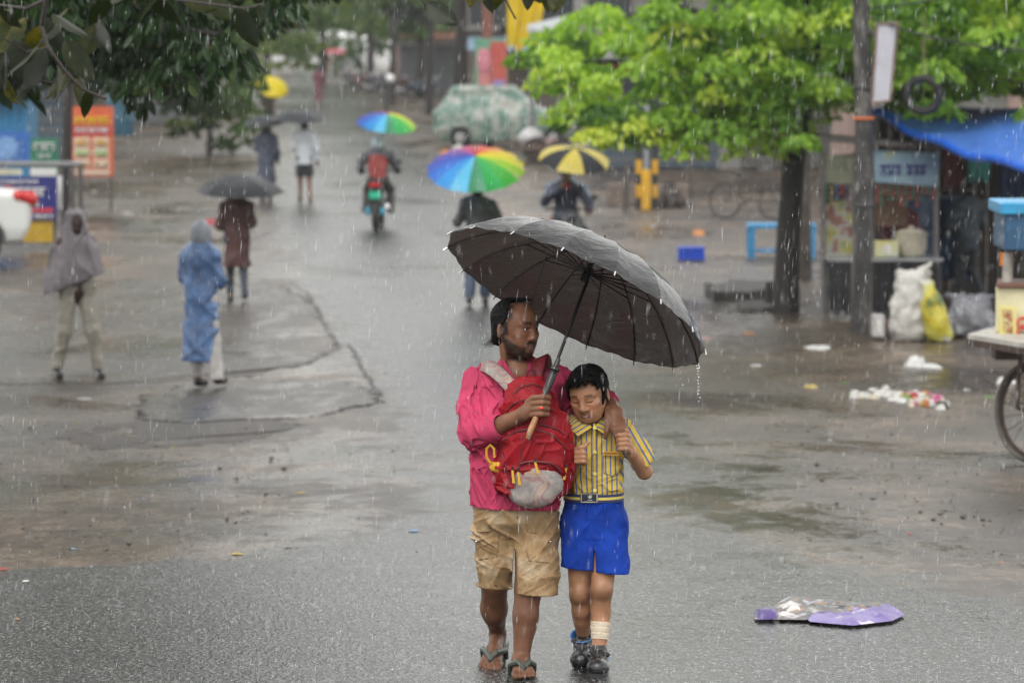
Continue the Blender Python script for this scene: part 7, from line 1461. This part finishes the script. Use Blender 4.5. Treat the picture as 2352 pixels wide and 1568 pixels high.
# poster pole
b0 = gp(1120, 338); d = b0[1]; o = empty('poster_pole', b0, 'red brown pole carrying a pink and green poster in front of the covered car', 'pole'); zz_ = [b0[2], W(0, 285, d)[2], W(0, 262, d)[2], W(0, 206, d)[2], W(0, -80, d)[2]]
for i, (z_a, z_b) in enumerate(zip(zz_, zz_[1:])): MB().box((b0[0], d, (z_a + z_b) / 2), (.15, .15, (z_b - z_a) / 2 - .002), bev=.02).build('pole_band', (M('pole_dark', (.05, .035, .03), .6), M('pole_redbrown', (.19, .075, .05), .6), M('pole_white', (.45, .42, .38), .6), M('pole_redbrown', (.19, .075, .05), .6))[i], o)
panel(o, 1090, 1166, 90, 206, d - .25, M('poster_green', (.12, .3, .2), .5), 'poster_back', .05); panel(o, 1098, 1128, 112, 202, d - .27, patchy('poster_pinks', [(.5, .45, .42), (.5, .2, .2), (.45, .12, .11)], .9), 'poster', .02); panel(o, 1126, 1164, 96, 205, d - .27, patchy('poster_red', [(.3, .25, .2), (.45, .08, .06), (.42, .14, .1)], 1.1), 'poster', .02)
panel(o, 1132, 1160, 184, 200, d - .285, M('poster_mauve', (.25, .2, .4), .5), 'poster_strip', .01); MB().ball(W(1112, 140, d - .29), (.22, .02, .34), 14, 8).build('poster_figure', M('poster_pink', (.55, .2, .25), .5), o, True)
o = empty('street_pole', gp(1008, 190), 'pale concrete pole among the parked vehicles', 'pole'); b0 = gp(1008, 190); MB().tube([b0, W(1004, -80, b0[1])], [.16, .12], 10).build('pole', conc, o, True)
o = empty('street_pole', gp(888, 270), 'thin dark pole rising behind the smaller rainbow umbrella', 'pole'); b0 = gp(888, 270); MB().tube([b0, W(886, 176, b0[1])], [.07, .06], 8).build('pole', M('pole_black', (.03, .03, .03), .5), o, True); MB().ball(W(896, 181, b0[1]), .17, 14, 10).build('glint_ball', M('glint_white', (.75, .75, .75), .2, .03), o, True)  # white ball stands in for a bright glint, no lamp here
# ------------------------------------------------------------------ cars
def car(label, base, yaw, paint, cover=None, L_=4.0, Wd=1.68, H=1.48, kind='sedan', group=None, res=.05):
    fr = Fr(base, yaw); o = empty('car', base, label, 'car', group); rub = M('tyre_rubber', (.018, .018, .018), .6); gl = M('car_glass', (.02, .025, .03), .08); h = L_ / 2
    prof = {'sedan': [(-h, .55, .95), (-h + .15, .3, 1.02), (-h + .75, .28, 1.08), (-h + 1.15, .28, 1.36), (-h + 1.6, .28, H), (.2, .28, H), (.75, .28, 1.22), (1.05, .28, 1.02), (h - .25, .28, .88), (h, .45, .72)], 'hatch': [(-h, .5, 1.05), (-h + .12, .28, 1.2), (-h + .45, .26, H - .05), (-h + .9, .26, H), (.15, .26, H), (.75, .26, 1.2), (1.1, .26, 1.0), (h - .2, .28, .86), (h, .45, .7)], 'van': [(-h, .5, 1.6), (-h + .15, .3, H - .1), (-h + .4, .3, H), (h - .9, .3, H), (h - .35, .3, 1.15), (h - .08, .3, 1.0), (h, .5, .7)]}[kind]
    A = np.array(prof); ext = .06 if cover else 0
    sd = SD(fr(0, 0, 0) - [3, 3, .2], fr(0, 0, 0) + [3, 3, 2.4], res)
    def fn(x, y, z):
        dx, dy = x - fr.b[0], y - fr.b[1]; f = dx * fr.f[0] + dy * fr.f[1]; l = dx * fr.l[0] + dy * fr.l[1]; u = z - fr.b[2]
        lo_ = np.interp(f, A[:, 0], A[:, 1]) - (.12 if cover else 0); hi_ = np.interp(f, A[:, 0], A[:, 2]) + ext; half = Wd / 2 + ext - .22 * np.clip((u - .95) / .6, 0, 1) - .06 * np.clip((.5 - u) / .3, 0, 1)
        q = np.stack(np.broadcast_arrays(np.abs(l) - half + .1, np.abs(f) - h - ext + .1, np.maximum(u - hi_, lo_ - u) + .1)); return np.sqrt((np.maximum(q, 0) ** 2).sum(0)) + np.minimum(q.max(0), 0) - .1
    sd._do(fr.b - [3, 3, .2], fr.b + [3, 3, 2.4], .05, fn, 'u')
    for f in (h - .72, -h + .72):
        for q in (-1, 1): sd.cone(fr(f, Wd / 2 * q * 1.25, .3), fr(f, Wd / 2 * q * .72, .3), .3 if cover else .37, None, .02, 's')
    if cover: sd.wrinkle(.045, 7, 5, None, (1, 1, .4))
    bdy = sdobj('cover' if cover else 'body_shell', sd, cover or paint, o, None, 2)
    for f in (h - .72, -h + .72):
        for q in (-1, 1):
            c = fr(f, (Wd / 2 - .1) * q, .3); w_ = MB().torus(c, fr.l, .21, .1, 24, 8, 1.0).build('wheel', rub, o, True); MB().lathe([(.19, -.05), (.2, .06), (.15, .075), (.05, .06), (.02, .07)], c, fr.l * q, 16).build('hubcap', M('hubcap', (.4, .4, .4), .35, metal=.7), w_, True)
    if not cover:
        for q in (-1, 1):
            if kind == 'sedan': P = [(-h + .95, 1.06), (-h + 1.3, 1.35), (.18, 1.4), (.78, 1.08)]
            else: P = [(-h + .4, 1.1), (-h + .55, 1.35), (.1, H - .12), (.7, 1.12)]
            MB().prism([fr(f, q * (Wd / 2 - .22 * max(0, min(1, (u - .95) / .6)) + .004), u) for f, u in P], fr.l * q * .01).build('side_window', gl, o)
            MB().ball(fr(h - .05, q * .6, .68), (.14, .14, .09), 12, 8).build('headlight', M('lamp_glass', (.6, .62, .65), .1), o, True)
            for f in (-h + .04,): 
                tl = SD(fr(f, q * .7, .92) - .5, fr(f, q * .7, .92) + .5, .02); tl.limb([fr(-h - .0, q * .5, .9), fr(-h + .02, q * .76, .9), fr(-h + .2, q * .82, .95)], [.07, .1, .075], .04); sdobj('tail_light', tl, M('tail_lens', (.5, .012, .012), .15, .1, 5, coat=.5), o); MB().ball(fr(-h - .04, q * .74, .86), (.06, .06, .035), 10, 6).build('reversing_lens', M('lens_white', (.7, .6, .55), .2), o, True)
        MB().prism([fr(h - 1.0 if kind != 'van' else h - .5, l, u) for l, u in ((-.6, 1.05), (.6, 1.05), (.5, 1.36), (-.5, 1.36))], fr.f * .02).build('windscreen', gl, o); MB().prism([fr(-h + .7, l, u) for l, u in ((-.62, 1.12), (.62, 1.12), (.52, 1.36), (-.52, 1.36))], fr.f * -.02).build('rear_window', gl, o); MB().box(fr(-h - .07, 0, .62), (.02, .24, .06) if abs(fr.f[0]) > .7 else (.24, .02, .06)).build('number_plate', M('plate_yellow', (.5, .36, .05), .5), o)
    return o
dcar = 59.; pw = W(84, 600, dcar); yaw = R(-84)
fb = Fr((0, 0, 0), yaw); base = np.array([pw[0] - 2.72, dcar + .6, float(gz(dcar))]); car('white saloon car with red tail light cut by the left edge', base, R(-72), M('white_car_paint', (.62, .64, .62), .25, .05, 3, coat=.6), None, 4.2, 1.7, 1.5, 'sedan', None, .025).scale = (1.16, 1.16, 1.16)
m, t, b = nodes('camouflage_cover'); tc = N(t, 'ShaderNodeTexCoord'); n1 = N(t, 'ShaderNodeTexNoise', i_Scale=3.2, i_Detail=4.0, i_Roughness=.7); t.links.new(tc.outputs['Object'], n1.inputs['Vector']); rp = ramp(t, [(.32, (.05, .12, .09)), (.42, (.10, .2, .16)), (.5, (.24, .3, .26)), (.57, (.4, .41, .37)), (.68, (.28, .25, .22))], n1.outputs[0]); t.links.new(rp.outputs[0], b.inputs['Base Color']); b.inputs['Roughness'].default_value = .5
b0 = gp(1160, 340); car('car hidden under a green and white patterned cover', b0 + [.1, .9, 0], R(86), None, m, 4.2, 1.7, 1.76, 'hatch', None, .035)
b0 = gp(805, 162); car('white van parked at the far right of the road', b0 + [0, 2, 0], R(5), M('van_white', (.55, .57, .6), .35), None, 4.0, 1.6, 1.9, 'van', None, .06)
b0 = gp(945, 198); car('white car parked nose out among the motorcycles', b0 + [0, 2, 0], R(20), M('car_white2', (.5, .52, .52), .3), None, 3.8, 1.65, 1.5, 'hatch', None, .06)
b0 = gp(1010, 205); car('dark car parked beyond the pale concrete pole', b0 + [.6, 2.5, 0], R(40), M('car_dark', (.05, .055, .06), .3), None, 3.8, 1.65, 1.5, 'hatch', None, .06)
mm = [M('mc_a', (.03, .03, .035), .35), M('mc_b', (.06, .02, .02), .35), M('mc_c', (.03, .04, .06), .35)]
for k, (X, Y, lb) in enumerate(((808, 205, 'first'), (838, 213, 'second'), (868, 216, 'third'), (905, 222, 'fourth'), (938, 224, 'fifth'), (975, 226, 'sixth'))): b0 = gp(X, Y); motorcycle('%s from the left of the parked motorcycles up the street' % lb, b0, R(30 + 14 * k), [mm[k % 3]], None, 'motorcycles parked up the street', k % 2 == 1)
# flat cart with covered load
b0 = gp(1262, 372); d = b0[1]; o = empty('handcart', b0, 'flat handcart with a white bundle and brown covered load by the covered car', 'cart'); a, c = W(1195, 340, d), W(1335, 340, d); MB().box(((a[0] + c[0]) / 2, d + .5, a[2]), ((c[0] - a[0]) / 2, .6, .05)).build('bed', M('cart_wood', (.14, .1, .08), .7), o)
for x in (a[0] + .4, c[0] - .5):
    for y in (0., 1.0): w_ = MB().torus((x, d + y, .33), (0, 1, 0), .3, .035, 24, 6).build('wheel', M('tyre_rubber', (.018, .018, .018), .6), o, True); MB().lathe([(.28, -.01), (.05, -.03), (.05, .03), (.28, .01)], (x, d + y, .33), (0, 1, 0), 16).build('wheel_disc', rusty, w_, True)
sd = SD([a[0] - .2, d - .4, a[2]], [c[0] + .4, d + 1.4, a[2] + 1.0], .04); sd.limb([(a[0] + .8, d + .5, a[2] + .1), (c[0], d + .5, a[2] + .1)], [.3, .24], .1, sq=(np.array([0, 0, 1.]), .55)); sd.wrinkle(.05, 7, 2); sdobj('covered_load', sd, M('brown_pink_tarp', (.26, .17, .16), .5), o)
sd = SD([a[0] - .4, d - .4, a[2]], [a[0] + 1.4, d + 1.4, a[2] + 1.0], .04); sd.ell((a[0] + .3, d + .4, a[2] + .25), (.35, .4, .27)); sd.wrinkle(.06, 8, 4); sdobj('white_bundle', sd, M('white_poly', (.5, .5, .5), .45), o); MB().tube([(c[0], d + .2, a[2] + .1), (c[0] - .25, d + .2, a[2] + .65)], .05, 7).build('push_bar', M('cart_bar', (.4, .4, .38), .5), o, True)
# ------------------------------------------------------------------ litter
def scrap(label, X, Y, w_, dp, h, mat, seed, name='litter_scrap', group=None, parent=None, cat='litter'):
    c = gp(X, Y); q = np.random.default_rng(seed); n, rings = 9, 3; V, F = [], []
    for r in range(rings + 1):
        for i in range(n):
            a = 2 * math.pi * i / n; rr = (1 - r / rings) * (.75 + .35 * q.random()); p = np.array([c[0] + w_ * rr * math.cos(a), c[1] + dp * rr * math.sin(a), 0]); p[2] = max(float(gsurf(p[0], p[1])), float(gz(p[1])) + .004 if road_lb(p[1]) - .9 < p[0] < road_rb(p[1]) + .9 else -9) + .006 + h * (q.random() * .6 + .4) * (r > 0); V.append(p)
    F = [(r * n + i, r * n + (i + 1) % n, (r + 1) * n + (i + 1) % n, (r + 1) * n + i) for r in range(rings) for i in range(n)] + [tuple(rings * n + i for i in range(n))]
    o = fast(name, np.array(V), F, mat, parent, False)
    return tag(o, label, cat, group) if parent is None else o
wm = M('litter_white', (.5, .5, .48), .5, .2, 20); om = M('litter_orange', (.42, .17, .05), .6, .2, 20); rm = M('litter_red', (.38, .04, .05), .5, .2, 20); bm = M('litter_blue', (.16, .24, .34), .5, .2, 20); gm = M('litter_green', (.1, .2, .05), .6, .2, 20); ymm = M('litter_yellow', (.36, .27, .08), .5, .2, 20); pm_ = M('litter_pink', (.45, .25, .24), .5, .2, 20); dm = M('litter_dark', (.03, .025, .02), .6, .2, 20)
pile = empty('litter_heap', gp(2060, 925), 'heap of white and coloured plastic wrappers on the mud at the right', 'litter'); q = np.random.default_rng(4)
mats_ = [wm, wm, wm, wm, M('litter_cream', (.5, .44, .34), .5, .2, 20), om, rm, pm_, ymm, M('litter_magenta', (.35, .05, .16), .5), dm, gm]
for k in range(70):
    f = q.random(); X = 1960 + 210 * f; Y = 905 + 22 * f + q.normal(0, 6 * (1 - .6 * f) + 2); mt = mats_[int(q.integers(0, 5))] if f < .45 else mats_[int(q.integers(0, len(mats_)))]; scrap(None, X, Y, q.uniform(.03, .075), q.uniform(.05, .12), q.uniform(.02, .085), mt, 100 + k, 'wrapper', None, pile)
scrap('crumpled white plastic bag on the mud above the litter heap', 2105, 840, .14, .2, .12, wm, 1, 'plastic_bag'); scrap('twisted end of white plastic beside the crumpled bag', 2140, 843, .14, .1, .05, wm, 2, 'plastic_bag'); scrap('flat white paper sheet near the printed sacks', 1880, 798, .18, .3, .02, wm, 3, 'paper_sheet'); scrap('blue and yellow packet lying alone on the mud', 1862, 888, .075, .1, .035, ymm, 4, 'packet'); scrap('white and green bag beside the cart wheel', 2312, 877, .13, .15, .06, wm, 5, 'plastic_bag')
scrap('red and white litter on the wet road behind the maroon coat', 487, 513, .2, .3, .1, rm, 6, 'litter_scrap'); scrap('orange litter lump on the ground above the blue crate', 1604, 537, .12, .2, .1, om, 7, 'litter_scrap'); scrap('white ball of plastic by the orange box near the covered car', 1050, 352, .22, .3, .3, wm, 8); scrap('orange red heap by the road near the covered car', 1028, 362, .3, .3, .22, om, 9)
for k, (X, Y, w_, mt, lb_) in enumerate([(38, 772, .1, wm, 'white scrap below the white car near the left edge'), (375, 702, .12, wm, 'white scrap between the grey shawl and the blue raincoat'), (195, 915, .12, wm, 'pale scrap on the wet ground below the grey shawled walker'),
    (293, 490, .14, wm, 'white paper scrap beside the railing posts'), (282, 487, .1, pm_, 'pinkish scrap touching the white one beside the railing posts'), (215, 440, .12, wm, 'white scrap under the orange menu board'), (432, 412, .14, wm, 'white scrap left of the maroon coat\'s umbrella'), (590, 690, .09, pm_, 'pinkish scrap at the feet of the maroon coated walker'),
    (180, 970, .05, ymm, 'yellow scrap at the left tip of the bare mud patch'), (400, 1023, .05, ymm, 'yellow scrap at the near edge of the bare mud patch'), (330, 1145, .035, bm, 'tiny blue scrap on the mud well below the mud patch'), (168, 1255, .045, bm, 'blue scrap at the lower left where mud meets asphalt'), (502, 1215, .03, rm, 'tiny red scrap on the mud left of the man'),
    (8, 1310, .05, rm, 'red and white scrap at the left edge of the asphalt'), (60, 1338, .05, wm, 'thin white scrap near the lower left edge'), (40, 1425, .03, om, 'orange scrap near the bottom left corner'), (690, 1135, .07, ymm, 'yellow peel on the pale wet mud left of the man'), (545, 1275, .08, ymm, 'long yellow scrap on the asphalt border left of the man'), (950, 1222, .08, bm, 'pale blue scrap just left of the man\'s shorts'),
    (2300, 1290, .05, om, 'orange scrap near the lower right edge'), (2090, 1222, .04, rm, 'red scrap on the mud above the purple sack'), (1905, 1008, .05, wm, 'white scrap below the litter heap'), (2005, 1140, .06, dm, 'dark clod on the mud between litter heap and purple sack'), (1720, 765, .12, om, 'orange scrap at the foot of the dark trunk'), (1620, 780, .12, pm_, 'pinkish scrap right of the black umbrella rim'),
    (1735, 838, .1, wm, 'pale flat scrap below the dark trunk'), (1940, 878, .06, gm, 'green leaf scrap just above the litter heap'), (2270, 910, .1, gm, 'green scrap beside the cart wheel'), (2220, 895, .06, wm, 'small white scrap between the litter heap and the cart wheel'), (1885, 1034, .07, dm, 'dark clod left of the cart wheel track'), (1500, 520, .1, wm, 'white scrap in front of the yellow sleeved pole'),
    (1560, 1318, .014, dm, 'black pebble on the asphalt right of the boy\'s shorts'), (1636, 1392, .018, dm, 'black pebble on the asphalt left of the purple sack'), (1040, 1410, .012, dm, 'brown pebble on the asphalt beside the man\'s calf')]):
    scrap(lb_, X, Y, w_ * (.45 if Y > 1000 else .7), w_ * (.6 if Y > 1000 else .9), w_ * .12, mt, 200 + k, 'litter_scrap', 'small scraps of litter scattered on the street')
# stones and grit on the asphalt edges
q = np.random.default_rng(77); V, F = [], []
for k in range(3000):
    X, Y = q.uniform(-50, 2400), q.uniform(560, 1480) ** 1.0; c = gp(X, Y); y = c[1]; e = min(abs(c[0] - road_lb(y)), abs(c[0] - road_rb(y))); inside = road_lb(y) + .1 < c[0] < road_rb(y) - .1
    if inside and q.random() > .05: continue
    r = q.gamma(2, .003) + .003; b = len(V)
    for dx, dy, dz in ((-1, 0, .2), (0, -1, .1), (1, 0, .3), (0, 1, .2), (.1, .1, .9), (0, 0, -.5)): V.append((c[0] + dx * r * q.uniform(.7, 1.3), y + dy * r * q.uniform(.7, 1.5), c[2] - .015 + .012 + dz * r * q.uniform(.7, 1.2)))
    F += [(b, b + 1, b + 4), (b + 1, b + 2, b + 4), (b + 2, b + 3, b + 4), (b + 3, b, b + 4), (b + 1, b, b + 5), (b + 2, b + 1, b + 5), (b + 3, b + 2, b + 5), (b, b + 3, b + 5)]
tag(fast('grit', np.array(V), np.array(F), M('grit_stone', (.085, .075, .065), .45, .5, 3), None, False), 'loose wet grit strewn over the muddy ground', 'gravel', kind='stuff')
# ------------------------------------------------------------------ rain: falling drops drawn long by their fall
q = np.random.default_rng(9); V, F = [], []
def drop(p, l, r, sl=.04):
    b = len(V); a = np.array([sl * l, 0, l * .5])
    V.extend([p + a, p + [r, 0, 0], p + [0, r, 0], p + [-r, 0, 0], p + [0, -r, 0], p - a]); F.extend([(b, b + 1, b + 2), (b, b + 2, b + 3), (b, b + 3, b + 4), (b, b + 4, b + 1), (b + 5, b + 2, b + 1), (b + 5, b + 3, b + 2), (b + 5, b + 4, b + 3), (b + 5, b + 1, b + 4)])
for k in range(9500):
    d_ = 9 + 28 * q.random() ** .75; X, Y = q.uniform(-60, 2412), q.uniform(-60, 1620); p = W(X, Y, d_)
    if p[2] < gz(d_) + .05: continue
    drop(p, min(.075, .012 + q.gamma(1.6, .012)) * (1 + d_ / 60), (.0002 + .00048 * q.random() ** 2) * (1 + d_ / 60), q.normal(.03, .03))
for k in range(700):      # droplets thrown up where the rain hits the road
    X, Y = q.uniform(-30, 2380), q.uniform(620, 1567); c = G(X, Y); n_ = int(q.integers(1, 4))
    for _ in range(n_): drop(c + [q.normal(0, .02), q.normal(0, .02), .006 + .04 * q.random() ** 2], .005 + .005 * q.random(), .0008 + .0009 * q.random(), 0)
m, t, b = nodes('rain_water'); b.inputs['Base Color'].default_value = (.9, .93, .95, 1); b.inputs['Roughness'].default_value = .1; tr_ = N(t, 'ShaderNodeBsdfTransparent'); mx = N(t, 'ShaderNodeMixShader', i_Fac=.2); t.links.new(b.outputs[0], mx.inputs[1]); t.links.new(tr_.outputs[0], mx.inputs[2]); t.links.new(mx.outputs[0], t.nodes['Material Output'].inputs[0])
tag(fast('rain', np.array(V), np.array(F), m, None, False), 'falling raindrops over the whole street', 'rain', kind='stuff')
b = MB(); q = random.Random(2)
for X, Y0, Y1, n in ((1411, 828, 900, 14), (1599, 822, 930, 16), (1085, 690, 700, 2), (1560, 848, 900, 4)):
    for i in range(n): f = i / n; b.ball(U(X + f * 8 * (X > 1500) + q.uniform(-2, 2), Y0 + (Y1 - Y0) * f ** 1.3, -.0 + q.uniform(-.02, .02)), q.uniform(.0022, .004), 8, 6)
tag(b.build('dripping_water', m, None, True), 'strings of drops dripping from the black umbrella rim', 'water', kind='stuff')
# ------------------------------------------------------------------ the wet air
hz = MB().box((0, 195, 12.5), (170, 240, 15.0)).build('haze', None, None); hz['kind'] = 'stuff'; hz['label'] = 'pale rain mist filling the street'
m = bpy.data.materials.new('rain_mist'); m.use_nodes = True; t = m.node_tree; t.nodes.clear(); pv = t.nodes.new('ShaderNodeVolumePrincipled'); pv.inputs['Color'].default_value = (.95, .96, .97, 1); pv.inputs['Density'].default_value = .0003; pv.inputs['Anisotropy'].default_value = 0.0; ou = t.nodes.new('ShaderNodeOutputMaterial'); t.links.new(pv.outputs[0], ou.inputs['Volume']); hz.data.materials.append(m)
